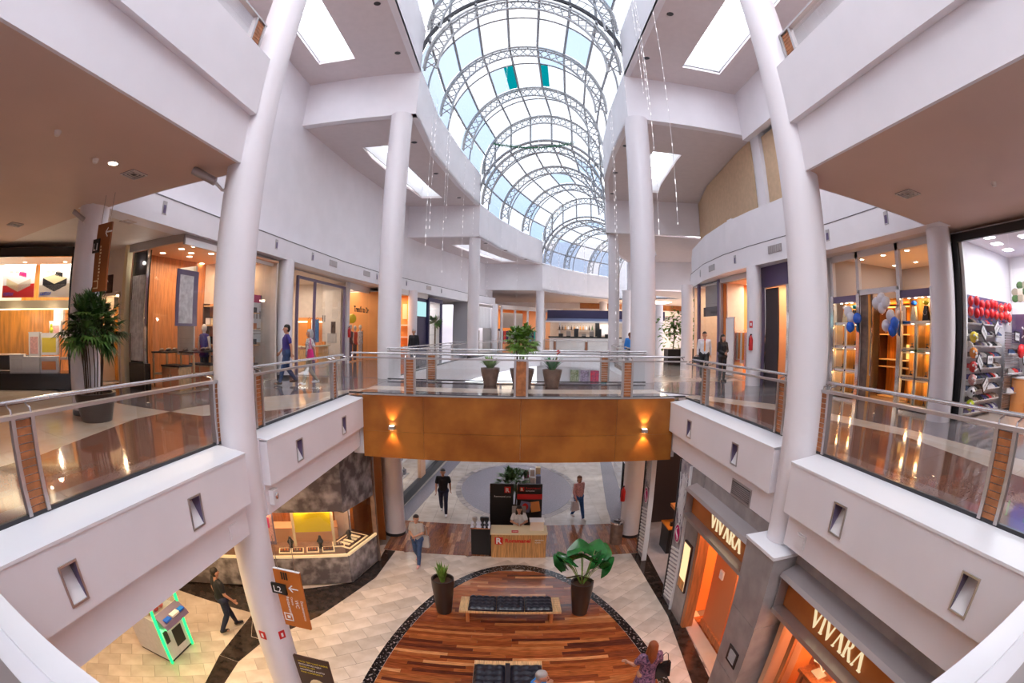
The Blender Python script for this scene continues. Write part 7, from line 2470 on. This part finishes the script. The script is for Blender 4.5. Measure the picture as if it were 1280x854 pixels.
box_obj('blue_button_panel', 'balloon_blue', (-6.62, -6.5, 5.25, 5.45, -3.98, -3.94), t)
box_obj('screen', 'white', (-6.62, -6.5, 5.5, 5.75, -3.98, -3.93), t)
box_obj('blue_button_panel', 'balloon_blue', (-6.62, -6.5, 5.78, 5.95, -3.98, -3.94), t)
box_obj('red_text_strip', 'red', (-6.745, -6.735, 5.4, 5.9, -4.3, -4.2), t)
point((-6.6, 5.1, -4.2), 3, (.05, 1, .2), .05)
for k in range(10):
    g = thing('prize_toy', 'small plush prize inside the claw machine, %s from the back left' % ORD[k], 'toy', (-7.4 + .2 * (k % 3), 5.3 + .18 * (k // 3), -3.98), group='prizes inside the claw machine')
    MB().ell((-7.4 + .2 * (k % 3), 5.3 + .18 * (k // 3), -3.9), (.08, .08, .08), 8, 6).build('body', rg.choice(['white', 'red', 'navy', 'cloth_pink', 'orange']), g, smooth=True)
    MB().ell((-7.4 + .2 * (k % 3), 5.3 + .18 * (k // 3), -3.8), (.05, .05, .05), 8, 6).build('head', 'white', g, smooth=True)

# hanging direction sign by the left column
t = thing('hanging_sign', 'orange hanging direction sign with left arrow beside near left column, ground floor', 'sign', (-3.15, 5.22, -2.87))
box_obj('plate', 'sign_orange', (-3.38, -2.93, 5.2, 5.24, -2.86, -1.8), t)
box_obj('top_edge', 'white', (-3.38, -2.93, 5.2, 5.24, -1.8, -1.79), t)
for x in (-3.3, -3.0):
    MB().tube((x, 5.22, -1.79), (x, 5.22, -1.25), .006, 5).build('hanger_rod', 'steel', t)
box_obj('level_tag', 'black', (-3.45, -3.2, 5.16, 5.2, -2.23, -2.05), t)
text_obj('L2', 'level_text', 'white', t, .15, frame_of((-3.42, 5.155, -2.19), (1, 0, 0), (0, 0, 1)), depth=.002)
for x in (-3.25, -3.21, -3.17):
    box_obj('bar_mark', 'black', (x, x + .022, 5.19, 5.2, -1.96, -1.83), t)
mb = MB()
mb.box(-3.16, -3.0, 5.192, 5.198, -2.115, -2.098)
mb.obox((-3.13, 5.195, -2.08), (.09, .005, .017), ry=-.8)
mb.obox((-3.13, 5.195, -2.135), (.09, .005, .017), ry=.8)
mb.build('arrow', 'white', t)
R90 = lambda x, z: frame_of((x, 5.19, z), (0, 0, -1), (1, 0, 0))
text_obj('Restaurantes', 'lettering', 'white', t, .075, R90(-3.24, -2.26), depth=.001)
text_obj('Cinema', 'lettering', 'white', t, .05, R90(-3.16, -2.26), depth=.001)
text_obj('WC', 'lettering', 'white', t, .09, R90(-3.1, -2.3), depth=.001)
text_obj('Estacionamento', 'lettering', 'white', t, .06, R90(-3.0, -2.3), depth=.001)
mb = MB()
for (a, b, c, d) in ((-3.35, -3.2, -2.75, -2.735), (-3.35, -3.2, -2.62, -2.605), (-3.35, -3.335, -2.75, -2.6), (-3.215, -3.2, -2.75, -2.6), (-3.3, -3.25, -2.7, -2.65)):
    mb.box(a, b, 5.192, 5.198, c, d)
mb.build('pictogram', 'white', t)
# black poster stand at the foot
t = thing('poster_stand', 'black poster stand with yellow and white lettering beside near left column', 'sign', (-3.15, 5.3, ZF))
box_obj('board', 'sign_dark', (-3.45, -2.82, 5.25, 5.3, ZF + .25, -3.6), t)
box_obj('foot', 'black', (-3.4, -2.87, 5.15, 5.45, ZF, ZF + .05), t)
box_obj('stem', 'black', (-3.17, -3.1, 5.27, 5.31, ZF + .05, ZF + .3), t)
for k, (s_, c_) in enumerate((('VOCE TEM VANTAGENS', 'yellow'), ('EXCLUSIVAS AQUI', 'white'), ('BAIXE O APP', 'yellow'), ('SHOPPING E MUITO', 'white'), ('MAIS CONFORTO', 'yellow'))):
    text_obj(s_, 'lettering', c_, t, .05, frame_of((-3.38, 5.248, -3.72 - k * .065), (1, 0, 0), (0, 0, 1)), depth=.001)
MB().ell((-3.12, 5.245, -4.3), (.16, .01, .2), 12, 8).build('portrait_print', 'display_cream', t)
# red and white tags on the left column
for k, a in enumerate((radians(-95), radians(-30))):
    cx_, cy_ = -3.88 + .315 * cos(a), 5.5 + .315 * sin(a)
    t = thing('hydrant_tag', 'small red and white tag on near left column, %s one' % ['left', 'right'][k], 'sign', (cx_, cy_, -3.3))
    MB().obox((cx_, cy_, -3.25), (.012, .12, .16), rz=a).build('plate', 'red', t)
    MB().obox((cx_ + .008 * cos(a), cy_ + .008 * sin(a), -3.25), (.012, .04, .08), rz=a).build('symbol', 'white', t)
# red hydrant cabinet behind the column
extinguisher(-4.45, 6.2, -4.55, 'red extinguisher half hidden behind near left column')
t = thing('wall_notice', 'small black notice with white lines on stone pier, bottom right', 'notice', (3.56, 5.1, -3.4))
box_obj('plate', 'black', (3.555, 3.57, 4.98, 5.34, -3.62, -3.28), t)
for k in range(6):
    box_obj('line', 'white', (3.55, 3.555, 5.04, 5.28 - .02 * (k % 2), -3.56 + k * .042, -3.548 + k * .042), t)

# ================================================================ PLANTS
rp = random.Random(5)


def pot(t, c, r0, r1, h, m, rim=True, n=24):
    pp = MB().lathe([(0, 0), (r0, 0), (r1 * .97, h * .8), (r1, h), (r1 * .86, h), (r1 * .84, h * .92)], c, n).build('pot', m, t, smooth=True)
    MB().lathe([(0, h * .9), (r1 * .85, h * .91)], c, n).build('soil', 'soil', pp)


def frond(mb, base, tip, n, length, w):
    """fan palm leaf: narrow leaflets radiating from the stalk end"""
    d = (Vector(tip) - Vector(base)).normalized()
    side = d.cross(Vector((0, 0, 1)))
    side = side.normalized() if side.length > .05 else Vector((1, 0, 0))
    up = side.cross(d)
    for i in range(n):
        a = (i / (n - 1) - .5) * 2.3
        v = (d * cos(a) + side * sin(a) + up * .15).normalized()
        L = length * (1 - .25 * abs(a) / 1.2) * rp.uniform(.85, 1.1)
        p = Vector(tip)
        m_ = p + v * L * .5 + Vector((0, 0, .02))
        e = p + v * L + Vector((0, 0, -.22 * L))
        s = v.cross(Vector((0, 0, 1)))
        s = (s.normalized() if s.length > .05 else side) * w
        mb.add([p, m_ - s, e, m_ + s], [(0, 1, 2, 3)])


def fan_palm(name, label, loc, potspec, stems, zc, R, nf, lf, m='leaf_palm', group=None):
    t = thing(name, label, 'plant', loc)
    r0, r1, h, pm = potspec
    pot(t, loc, r0, r1, h, pm)
    c = Vector(loc) + Vector((0, 0, zc))
    st = []
    for k in range(stems):
        a = rp.uniform(0, 2 * pi)
        b = Vector(loc) + Vector((r1 * .45 * cos(a), r1 * .45 * sin(a), h * .9))
        e = c + Vector((R * .35 * cos(a), R * .35 * sin(a), rp.uniform(-.25, .3) * R))
        MB().path([b, (b + e) / 2 + Vector((.02, .02, 0)), e], .012 + .01 * (stems < 8), 5).build('stem', 'trunk', t)
        st.append(e)
    mb = MB()
    for k in range(nf):
        a = rp.uniform(0, 2 * pi)
        el = rp.uniform(-.5, 1.35)
        v = Vector((cos(a) * cos(el), sin(a) * cos(el), sin(el)))
        b = rp.choice(st)
        tip = c + v * R * rp.uniform(.35, .72)
        frond(mb, b, tip, 9, lf, .018 + lf * .03)
        mb.tube(b, tip, .005, 3, caps=False)
    mb.build('fronds', m, t, kind='stuff')
    return t


fan_palm('potted_palm', 'large fan palm in dark bowl planter before peach-lit column', (-7.3, 5.3, 0), (.34, .46, .5, 'pot_dark'), 14, 1.55, .85, 150, .40)
fan_palm('potted_palm', 'bushy bright fan palm in middle of the bridge, behind post', (.32, 14.02, 0), (.27, .38, .5, 'pot_bronze'), 12, 1.28, .66, 95, .33, m='leaf_light')


def leafy(name, label, loc, potspec, n, H, R, m, lw=.05):
    t = thing(name, label, 'plant', loc)
    r0, r1, h, pm = potspec
    pot(t, loc, r0, r1, h, pm)
    for k in range(n):
        a = 2 * pi * k / n + rp.uniform(-.3, .3)
        L = H * rp.uniform(.6, 1.1)
        o = R * rp.uniform(.4, 1)
        b = Vector(loc) + Vector((.05 * cos(a), .05 * sin(a), h * .9))
        pts = [b + Vector((o * cos(a) * u ** 1.3, o * sin(a) * u ** 1.3, L * (u - .35 * u * u * (o / R)))) for u in (0, .35, .7, 1)]
        s = Vector((-sin(a), cos(a), 0)) * lw
        mb = MB()
        vs = [pts[0] - s * .4, pts[0] + s * .4, pts[1] + s, pts[1] - s, pts[2] + s * .8, pts[2] - s * .8, pts[3]]
        mb.add(vs, [(0, 1, 2, 3), (3, 2, 4, 5), (5, 4, 6)])
        mb.build('leaf', m, t, smooth=True)
    return t


leafy('potted_plant', 'bronze bowl planter with trailing leaves on bridge, left of the palm', (-.64, 13.85, 0), (.19, .29, .52, 'pot_bronze'), 34, .5, .42, 'leaf_light', .035)
tp = leafy('potted_plant', 'bronze bowl planter with leaves and red flower on bridge, right of palm', (1.2, 13.55, 0), (.19, .29, .52, 'pot_bronze'), 34, .56, .42, 'leaf_broad', .04)
mb = MB()
for k in range(5):
    mb.ell((1.35 + .03 * (k % 3), 13.6, .98 + .025 * k), (.03, .02, .02), 6, 4)
mb.tube((1.3, 13.6, .5), (1.35, 13.6, 1.0), .006, 4)
mb.build('flower', 'red', tp)
leafy('potted_plant', 'tall dark pot with upright snake plant left of the bench', (-1.53, 9.4, ZF), (.18, .27, 1.0, 'pot_dark'), 40, .66, .17, 'leaf_snake', .026)
# broad-leafed plant right of the bench
loc = (1.72, 9.4, ZF)
t = thing('potted_plant', 'tall dark pot with big broad green leaves right of the bench', 'plant', loc)
pot(t, loc, .18, .27, .95, 'pot_dark')
for k in range(19):
    a = 2 * pi * k / 17 * 2.4
    el = .35 + 1.0 * ((k * 7) % 17) / 17
    st = Vector(loc) + Vector((.04 * cos(a), .04 * sin(a), .9))
    L = .42 + .3 * ((k * 5) % 7) / 7
    c = st + Vector((cos(a) * cos(el) * L, sin(a) * cos(el) * L, .35 + sin(el) * L * .85))
    MB().path([st, (st + c) / 2 + Vector((0, 0, .08)), c], .009, 5).build('leaf_stalk', 'leaf_light', t)
    out = Vector((cos(a), sin(a), .15)).normalized()
    sd = Vector((-sin(a), cos(a), 0))
    up = out.cross(sd)
    mb = MB()
    vs, fs = [], []
    N = 14
    rr = rp.uniform(.24, .34)
    vs.append(c)
    tilt = rp.uniform(.2, 1.1)
    o2 = (out * cos(tilt) + Vector((0, 0, 1)) * sin(tilt)).normalized()
    for i in range(N + 1):
        q = -1.9 + 3.8 * i / N
        v = o2 * cos(q) + sd * sin(q)
        vs.append(c + v * rr * (1.1 + .05 * cos(5 * q)) - Vector((0, 0, .03 + .07 * abs(sin(q)))))
    fs = [(0, i + 1, i + 2) for i in range(N)]
    mb.add(vs, fs)
    mb.build('leaf', 'leaf_broad', t, smooth=True)
# leafy tree behind the backdrops
fan_palm('potted_palm', 'leafy plant in pot behind the black backdrop panels', (.15, 15.35, ZF), (.22, .3, .55, 'pot_dark'), 6, 1.45, .72, 70, .34)
for k, (x, y, lab) in enumerate(((8.7, 23.8, 'left slender potted tree far down right gallery'), (9.9, 24.6, 'right slender potted tree far down right gallery'))):
    t = thing('potted_tree', lab, 'plant', (x, y, 0))
    box_obj('planter', 'pot_dark', (x - .4, x + .4, y - .35, y + .35, 0, .85), t)
    MB().path([(x, y, .8), (x + .1, y, 1.5), (x, y, 2.4)], .03, 6).build('trunk', 'trunk', t)
    mb = MB()
    for q in range(190):
        c = Vector((x, y, 2.0)) + Vector((rp.gauss(0, .33), rp.gauss(0, .3), rp.gauss(0, .5)))
        v = Vector((rp.uniform(-1, 1), rp.uniform(-1, 1), rp.uniform(-.4, .4))).normalized()
        s = v.cross(Vector((0, 0, 1))) * .10
        mb.add([c, c + v * .16 + s, c + v * .34 + Vector((0, 0, -.06)), c + v * .16 - s], [(0, 1, 2, 3)])
    mb.build('foliage', 'leaf_light', t, kind='stuff')
t = thing('litter_bin', 'dark square bin between the two far potted trees', 'bin', (9.2, 23.2, 0))
box_obj('body', 'sign_dark', (9.05, 9.45, 23.0, 23.4, 0, .95), t)
box_obj('slot', 'chrome', (9.15, 9.35, 22.99, 23.0, .6, .65), t)
# ================================================================ PEOPLE
def blob(caps, voxel, name, m, parent, smooth_it=6, world=None, mats_by=None):
    """one continuous skin over tapered capsules (p0, r0, p1, r1)"""
    mb = MB()
    for (p0, r0, p1, r1) in caps:
        p0, p1 = Vector(p0), Vector(p1)
        if (p1 - p0).length > 1e-4:
            mb.tube(p0, p1, r0, 12, r2=r1)
        mb.ell(tuple(p0), (r0, r0, r0), 12, 8)
        mb.ell(tuple(p1), (r1, r1, r1), 12, 8)
    me = bpy.data.meshes.new('tmp')
    me.from_pydata(mb.v, [], mb.f)
    o = bpy.data.objects.new('tmp', me)
    C.objects.link(o)
    r = o.modifiers.new('r', 'REMESH')
    r.mode = 'VOXEL'
    r.voxel_size = voxel
    s = o.modifiers.new('s', 'SMOOTH')
    s.factor = .5
    s.iterations = smooth_it
    dg = bpy.context.evaluated_depsgraph_get()
    nm = bpy.data.meshes.new_from_object(o.evaluated_get(dg))
    bpy.data.objects.remove(o)
    nm.materials.clear()
    nm.materials.append(M[m])
    nm.polygons.foreach_set('use_smooth', [True] * len(nm.polygons))
    nm.name = name
    q = bpy.data.objects.new(name, nm)
    C.objects.link(q)
    q.parent = parent
    kid(parent, q)
    return q


STAND = dict(pelvis=(0, 0, .95), waist=(0, 0, 1.10), chest=(0, 0, 1.30), neck=(0, .01, 1.46), head=(0, -.01, 1.62),
             shL=(.185, 0, 1.41), elL=(.235, .03, 1.13), wrL=(.245, -.05, .89), shR=(-.185, 0, 1.41), elR=(-.235, .03, 1.13), wrR=(-.245, -.05, .89),
             hpL=(.09, 0, .93), knL=(.10, -.02, .50), anL=(.10, .02, .08), hpR=(-.09, 0, .93), knR=(-.10, -.02, .50), anR=(-.10, .02, .08))
WALK = dict(STAND, knL=(.09, -.13, .52), anL=(.09, -.24, .10), knR=(-.09, .02, .50), anR=(-.09, .27, .14), elL=(.24, .10, 1.15), wrL=(.25, .12, .91), elR=(-.24, -.02, 1.14), wrR=(-.24, -.19, .93))
SIT = dict(STAND, pelvis=(0, 0, .52), waist=(0, .0, .68), chest=(0, -.02, .88), neck=(0, -.03, 1.04), head=(0, -.06, 1.2), shL=(.185, -.02, .99), shR=(-.185, -.02, .99),
           elL=(.23, -.12, .74), wrL=(.13, -.34, .70), elR=(-.23, -.12, .74), wrR=(-.13, -.34, .70), hpL=(.09, 0, .5), hpR=(-.09, 0, .5), knL=(.12, -.42, .5), knR=(-.12, -.42, .5), anL=(.12, -.42, .08), anR=(-.12, -.42, .08))


def person(label, loc, rz, pose, h, top, legs, shoes='black', hair='hair_dark', hairstyle='short', skin='skin', build_=1., sleeves='short', skirt=False, extras=None, grip=.5, female=False, group=None):
    t = thing('person', label, 'person', loc, rz)
    k = h / 1.75
    J = {a: Vector(b) * k for a, b in pose.items()}
    b = build_
    V = lambda p, dx=0, dy=0, dz=0: Vector(p) + Vector((dx, dy, dz)) * k
    H = J['head']
    hd = (H - J['neck']).normalized()
    sw = .9 if female else 1.
    for s in ('shL', 'shR'):
        J[s].x *= sw
    torso = [(J['hpL'], .115 * k * b, J['hpR'], .115 * k * b), (V(J['pelvis'], .05), .115 * k * b, V(J['waist'], .04), .105 * k * b), (V(J['pelvis'], -.05), .115 * k * b, V(J['waist'], -.04), .105 * k * b),
             (V(J['waist'], .045), .105 * k * b, V(J['chest'], .07), .11 * k * b), (V(J['waist'], -.045), .105 * k * b, V(J['chest'], -.07), .11 * k * b),
             (V(J['chest'], .07), .11 * k * b, V(J['shL'], -.05, 0, -.02), .065 * k), (V(J['chest'], -.07), .11 * k * b, V(J['shR'], .05, 0, -.02), .065 * k), (J['shL'], .055 * k, J['shR'], .055 * k)]
    if female:
        torso += [(V(J['chest'], .07, -.06, 0), .06 * k, V(J['chest'], .07, -.05, -.01), .06 * k), (V(J['chest'], -.07, -.06, 0), .06 * k, V(J['chest'], -.07, -.05, -.01), .06 * k)]
    arms, fore, legsc, hands, feet = [], [], [], [], []
    for s in 'LR':
        sg = 1 if s == 'L' else -1
        sh, el, wr = J['sh' + s], J['el' + s], J['wr' + s]
        arms.append((sh, .055 * k, el, .042 * k))
        fore.append((el, .041 * k, wr, .027 * k))
        d = (wr - el).normalized()
        side = Vector((sg, 0, 0)).cross(d)
        side = side.normalized() if side.length > .1 else Vector((0, -1, 0))      # towards the thumb (front)
        nrm = d.cross(side).normalized()
        pm = wr + d * .075 * k
        for f_, (o_, L) in enumerate(((.030, .070), (.011, .080), (-.010, .074), (-.029, .058))):
            k0 = pm + side * o_ * k
            hands.append((wr + side * o_ * .5 * k, .018 * k, k0, .0135 * k))
            m1 = k0 + (d * cos(grip * .6) + nrm * sin(grip * .6)) * L * .5 * k
            m2 = m1 + (d * cos(grip * 1.7) + nrm * sin(grip * 1.7)) * L * .5 * k
            hands += [(k0, .0100 * k, m1, .0088 * k), (m1, .0088 * k, m2, .0076 * k)]
        th0 = wr + d * .02 * k + side * .025 * k
        th1 = th0 + (d * .6 + side * .75).normalized() * .045 * k
        hands += [(th0, .015 * k, th1, .0105 * k), (th1, .0105 * k, th1 + (d + side * .15).normalized() * .035 * k, .0088 * k)]
        hp, kn, an = J['hp' + s], J['kn' + s], J['an' + s]
        legsc += [(hp, .092 * k * b, kn, .058 * k), (kn, .056 * k, kn + (an - kn) * .35, .058 * k), (kn + (an - kn) * .35, .058 * k, an, .038 * k)]
        feet.append((an, an))
    headc = [(J['neck'] - hd * .05 * k, .058 * k, H - hd * .05 * k, .054 * k), (H + Vector((0, .012, .02)) * k, .092 * k, H + Vector((0, -.012, .01)) * k, .086 * k), (H + Vector((0, -.025, -.055)) * k, .062 * k, H + Vector((0, -.045, -.085)) * k, .038 * k),
             (H + Vector((0, -.09, .005)) * k, .012 * k, H + Vector((0, -.112, -.028)) * k, .016 * k)]
    for sg in (-1, 1):
        headc.append((H + Vector((sg * .088, .005, .01)) * k, .015 * k, H + Vector((sg * .086, .0, -.03)) * k, .012 * k))
    ft = []
    for s in 'LR':
        an = J['an' + s]
        ft += [(an, .04 * k, an + Vector((0, .02, -.035)) * k, .038 * k), (an + Vector((0, .02, -.04)) * k, .035 * k, an + Vector((.01 if s == 'L' else -.01, -.15, -.045)) * k, .032 * k)]
    bd = blob(torso + arms + fore + hands + legsc + headc + ft, .0105 * k, 'body', skin, t, 3)
    infl = lambda cs, d: [(p, r + d, q, r2 + d) for p, r, q, r2 in cs]
    tc = infl(torso[1:], .014 * k)
    hem = J['pelvis'] + Vector((0, 0, -.02)) * k
    tc.append((hem + Vector((.05, 0, 0)) * k, .125 * k * b, hem + Vector((-.05, 0, 0)) * k, .125 * k * b))
    if sleeves == 'long':
        tc += infl(arms, .012 * k) + infl(fore, .012 * k)
    elif sleeves == 'short':
        tc += [(p, r + .016 * k, p + (q - p) * .62, r + .014 * k) for p, r, q, r2 in arms]
    blob(tc, .015 * k, 'shirt' if not skirt else 'dress', top, t, 4)
    if skirt:
        c0 = J['pelvis']
        prof = [(.15, .12), (.18, -.05), (.22, -.35), (.27, -.62)]
        mb = MB().lathe([(a * k, z * k) for a, z in prof], tuple(c0), 20)
        mb.build('skirt', top, t, local=True, smooth=True)
    else:
        lc = infl(legsc, .014 * k) + [(J['hpL'], .128 * k * b, J['hpR'], .128 * k * b)]
        blob(lc, .015 * k, 'trousers', legs, t, 4)
    for s in 'LR':
        an = J['an' + s]
        blob([(an + Vector((0, .03, -.03)) * k, .047 * k, an + Vector((0, -.04, -.03)) * k, .046 * k), (an + Vector((0, -.04, -.035)) * k, .044 * k, an + Vector((0, -.16, -.045)) * k, .036 * k)], .012 * k, 'shoe', shoes, t, 3)
    hc = [(H + Vector((0, .03, .045)) * k, .093 * k, H + Vector((0, .0, .055)) * k, .086 * k), (H + Vector((0, .04, -.0)) * k, .082 * k, H + Vector((0, .035, -.03)) * k, .07 * k)]
    if hairstyle == 'long':
        hc += [(H + Vector((0, .05, 0)) * k, .09 * k, H + Vector((0, .07, -.2)) * k, .085 * k), (H + Vector((0, .07, -.2)) * k, .09 * k, H + Vector((0, .06, -.33)) * k, .07 * k)]
        hc += [(H + Vector((.075, .02, .02)) * k, .035 * k, H + Vector((.085, .01, -.17)) * k, .04 * k), (H + Vector((-.075, .02, .02)) * k, .035 * k, H + Vector((-.085, .01, -.17)) * k, .04 * k)]
    elif hairstyle == 'bob':
        hc += [(H + Vector((sg * .075, .02, .02)) * k, .035 * k, H + Vector((sg * .08, .02, -.1)) * k, .035 * k) for sg in (-1, 1)] + [(H + Vector((0, .06, 0)) * k, .08 * k, H + Vector((0, .06, -.1)) * k, .07 * k)]
    elif hairstyle == 'tail':
        hc += [(H + Vector((0, .1, .03)) * k, .04 * k, H + Vector((0, .13, -.12)) * k, .03 * k)]
    if hairstyle != 'bald':
        blob(hc, .012 * k, 'hair', hair, t, 3)
    for sg in (-1, 1):
        MB().ell(tuple(H + Vector((sg * .032, -.090, .018)) * k), (.011 * k, .008 * k, .007 * k), 8, 5).build('eye', 'black', bd, local=True)
    MB().ell(tuple(H + Vector((0, -.089, -.055)) * k), (.022 * k, .008 * k, .006 * k), 8, 5).build('mouth', 'magenta' if female else 'skin_dark', bd, local=True)
    return t, J, k


def held_bag(owner_loc, rz, off_, label, m, size, strap=None, name='handbag'):
    R_ = Matrix.Translation(owner_loc) @ Matrix.Rotation(rz, 4, 'Z')
    p = R_ @ Vector(off_)
    t = thing(name, label, 'bag', tuple(p), rz)
    w_, d_, h_ = size
    MB().hexa([(-w_ / 2, -d_ / 2, -h_), (w_ / 2, -d_ / 2, -h_), (w_ / 2, d_ / 2, -h_), (-w_ / 2, d_ / 2, -h_), (-w_ * .42, -d_ * .25, 0), (w_ * .42, -d_ * .25, 0), (w_ * .42, d_ * .25, 0), (-w_ * .42, d_ * .25, 0)]).build('pouch', m, t, local=True)
    sh = strap or .12
    MB().path([(-w_ * .3, 0, -.01), (-w_ * .15, 0, sh * .8), (0, 0, sh), (w_ * .15, 0, sh * .8), (w_ * .3, 0, -.01)], .008, 5).build('handle', m, t, local=True)
    return t


D = radians
# upper walkway
person('man in navy polo shirt and jeans walking left on upper walkway', (-6.5, 12.1, 0), D(-55), WALK, 1.75, 'cloth_navy', 'denim', 'sign_dark', build_=1.15)
person('woman in white patterned blouse and khaki trousers walking behind the man in navy', (-5.82, 12.3, 0), D(-50), dict(WALK, elR=(-.23, -.05, 1.15), wrR=(-.1, -.22, 1.15)), 1.62, 'shirt_print', 'khaki', 'cloth_white', 'hair_grey', 'bob', female=True)
held_bag((-5.82, 12.3, 0), D(-50), (.26, -.05, 1.06), 'magenta shoulder bag carried by woman in white blouse', 'magenta', (.42, .14, .3), .3)
person('elderly man in black shirt standing on upper left walkway beyond the bridge', (-4.42, 20.4, 0), D(-10), STAND, 1.68, 'cloth_black', 'denim_dark', 'black', 'hair_grey', build_=1.25, sleeves='long')
person('person in blue top with back turned on far right walkway beyond the bridge', (5.65, 21.6, 0), D(165), STAND, 1.68, 'cloth_blue', 'denim_dark', 'black', 'hair_brown', 'tail', sleeves='long', female=True)
person('man in white shirt and red-orange tie walking before the orange shop', (6.95, 15.55, 0), D(-20), dict(WALK, elR=(-.24, .04, 1.14), wrR=(-.25, -.03, .9)), 1.75, 'cloth_white', 'black', 'black', sleeves='long')
tt = Matrix.Translation((6.95, 15.55, 0)) @ Matrix.Rotation(D(-20), 4, 'Z')
t = thing('necktie', 'red-orange necktie worn by man in white shirt', 'tie', tuple(tt @ Vector((0, -.13, 1.44))), D(-20))
MB().add([(-.02, 0, 0), (.02, 0, 0), (.032, -.02, -.36), (0, -.02, -.42), (-.032, -.02, -.36), (-.02, .01, 0), (.02, .01, 0), (.032, -.01, -.36), (0, -.01, -.42), (-.032, -.01, -.36)], [(0, 1, 2, 3, 4), (9, 8, 7, 6, 5), (0, 5, 6, 1), (1, 6, 7, 2), (2, 7, 8, 3), (3, 8, 9, 4), (4, 9, 5, 0)]).build('blade', 'orange', t, local=True)
MB().obox((0, 0, .01), (.05, .025, .045)).build('knot', 'red', t, local=True)
held_bag((6.95, 15.55, 0), D(-20), (-.27, -.08, .84), 'dark bag held by man in white shirt and tie', 'black', (.3, .1, .22), .06, 'briefcase')
person('woman in black suit standing with folded hands before the orange shop', (7.45, 15.0, 0), D(10), dict(STAND, elL=(.22, -.02, 1.14), wrL=(.06, -.17, 1.08), elR=(-.22, -.02, 1.14), wrR=(-.05, -.17, 1.05)), 1.66, 'cloth_black', 'black', 'black', 'hair_dark', 'long', sleeves='long', female=True)
# ground floor
person('woman in grey blouse and ripped jeans walking towards the wooden oval', (-2.6, 11.8, ZF), D(-8), dict(WALK, elL=(.21, -.04, 1.16), wrL=(.02, -.2, 1.09), elR=(-.22, -.02, 1.14), wrR=(-.04, -.2, 1.05)), 1.62, 'cloth_grey', 'denim', 'cloth_pink', 'hair_dark', 'tail', female=True)
held_bag((-2.6, 11.8, ZF), D(-8), (.22, .06, .95), 'grey shoulder bag of woman in grey blouse', 'cloth_grey', (.26, .12, .36), .35)
person('man in black T-shirt and dark jeans walking beside the grey floor disc', (-2.41, 15.8, ZF), D(5), WALK, 1.8, 'cloth_black', 'denim_dark', 'cloth_white', 'hair_dark', 'short', build_=.95)
person('woman in pink blouse and blue jeans walking right of the floor disc', (2.46, 15.5, ZF), D(25), WALK, 1.7, 'cloth_pink', 'denim_blue', 'cloth_white', 'hair_brown', 'tail', sleeves='long', female=True)
held_bag((2.46, 15.5, ZF), D(25), (-.26, -.18, .82), 'white carrier bag held by woman in pink blouse', 'cloth_white', (.3, .12, .36), .08, 'carrier_bag')
person('man in dark clothes seen from behind under left walkway', (-6.2, 7.0, ZF), D(150), dict(WALK, elL=(.25, .06, 1.14), wrL=(.27, .02, .9)), 1.72, 'cloth_black', 'denim_dark', 'black', 'hair_dark', 'short', build_=1.1)
person('attendant in light blouse seated behind the service counter', (.3, 13.42, ZF + .12), D(0), dict(SIT, elL=(.25, -.14, .80), wrL=(.08, -.36, .80), elR=(-.25, -.14, .80), wrR=(-.08, -.36, .80)), 1.68, 'cloth_white', 'cloth_black', 'black', 'hair_dark', 'long', female=True)
t = thing('stool', 'grey office chair behind the service counter', 'chair', (.3, 13.5, ZF))
MB().lathe([(0, .48), (.22, .48), (.23, .52), (0, .53)], (.3, 13.5, ZF), 16).build('seat', 'cloth_grey', t)
MB().tube((.3, 13.5, ZF + .04), (.3, 13.5, ZF + .48), .03, 8).build('column', 'chrome', t)
for k in range(5):
    a = 2 * pi * k / 5
    MB().tube((.3, 13.5, ZF + .06), (.3 + .24 * cos(a), 13.5 + .24 * sin(a), ZF + .03), .018, 6).build('leg', 'black', t)
MB().obox((.3, 13.74, ZF + .98), (.44, .05, .5)).build('backrest', 'cloth_grey', t)
MB().tube((.3, 13.7, ZF + .5), (.3, 13.74, ZF + .75), .02, 6).build('back_support', 'black', t)
person('woman with long auburn curls in patterned dress walking away, bottom right', (2.42, 5.95, ZF), D(185), dict(WALK, elL=(.26, -.06, 1.16), wrL=(.33, -.22, 1.12), elR=(-.22, .02, 1.14), wrR=(-.2, -.15, 1.0)), 1.66, 'dress_pattern', 'dress_pattern', 'black', 'hair_auburn', 'long', skirt=True, female=True)
held_bag((2.42, 5.95, ZF), D(185), (-.26, .05, 1.12), 'black glossy shoulder bag of woman in patterned dress', 'black_gloss', (.3, .16, .34), .25)
# curls over the auburn hair
person('grey-haired man in bright blue shirt seated on the bench, bottom edge', (.47, 5.72, ZF + .08), D(75), dict(SIT, anL=(.12, -.43, .0), anR=(-.12, -.43, .0), elR=(-.2, -.2, .82), wrR=(-.08, -.24, 1.06), head=(0, -.1, 1.19)), 1.72, 'cloth_blue', 'khaki', 'black', 'hair_grey', 'short', build_=1.15)
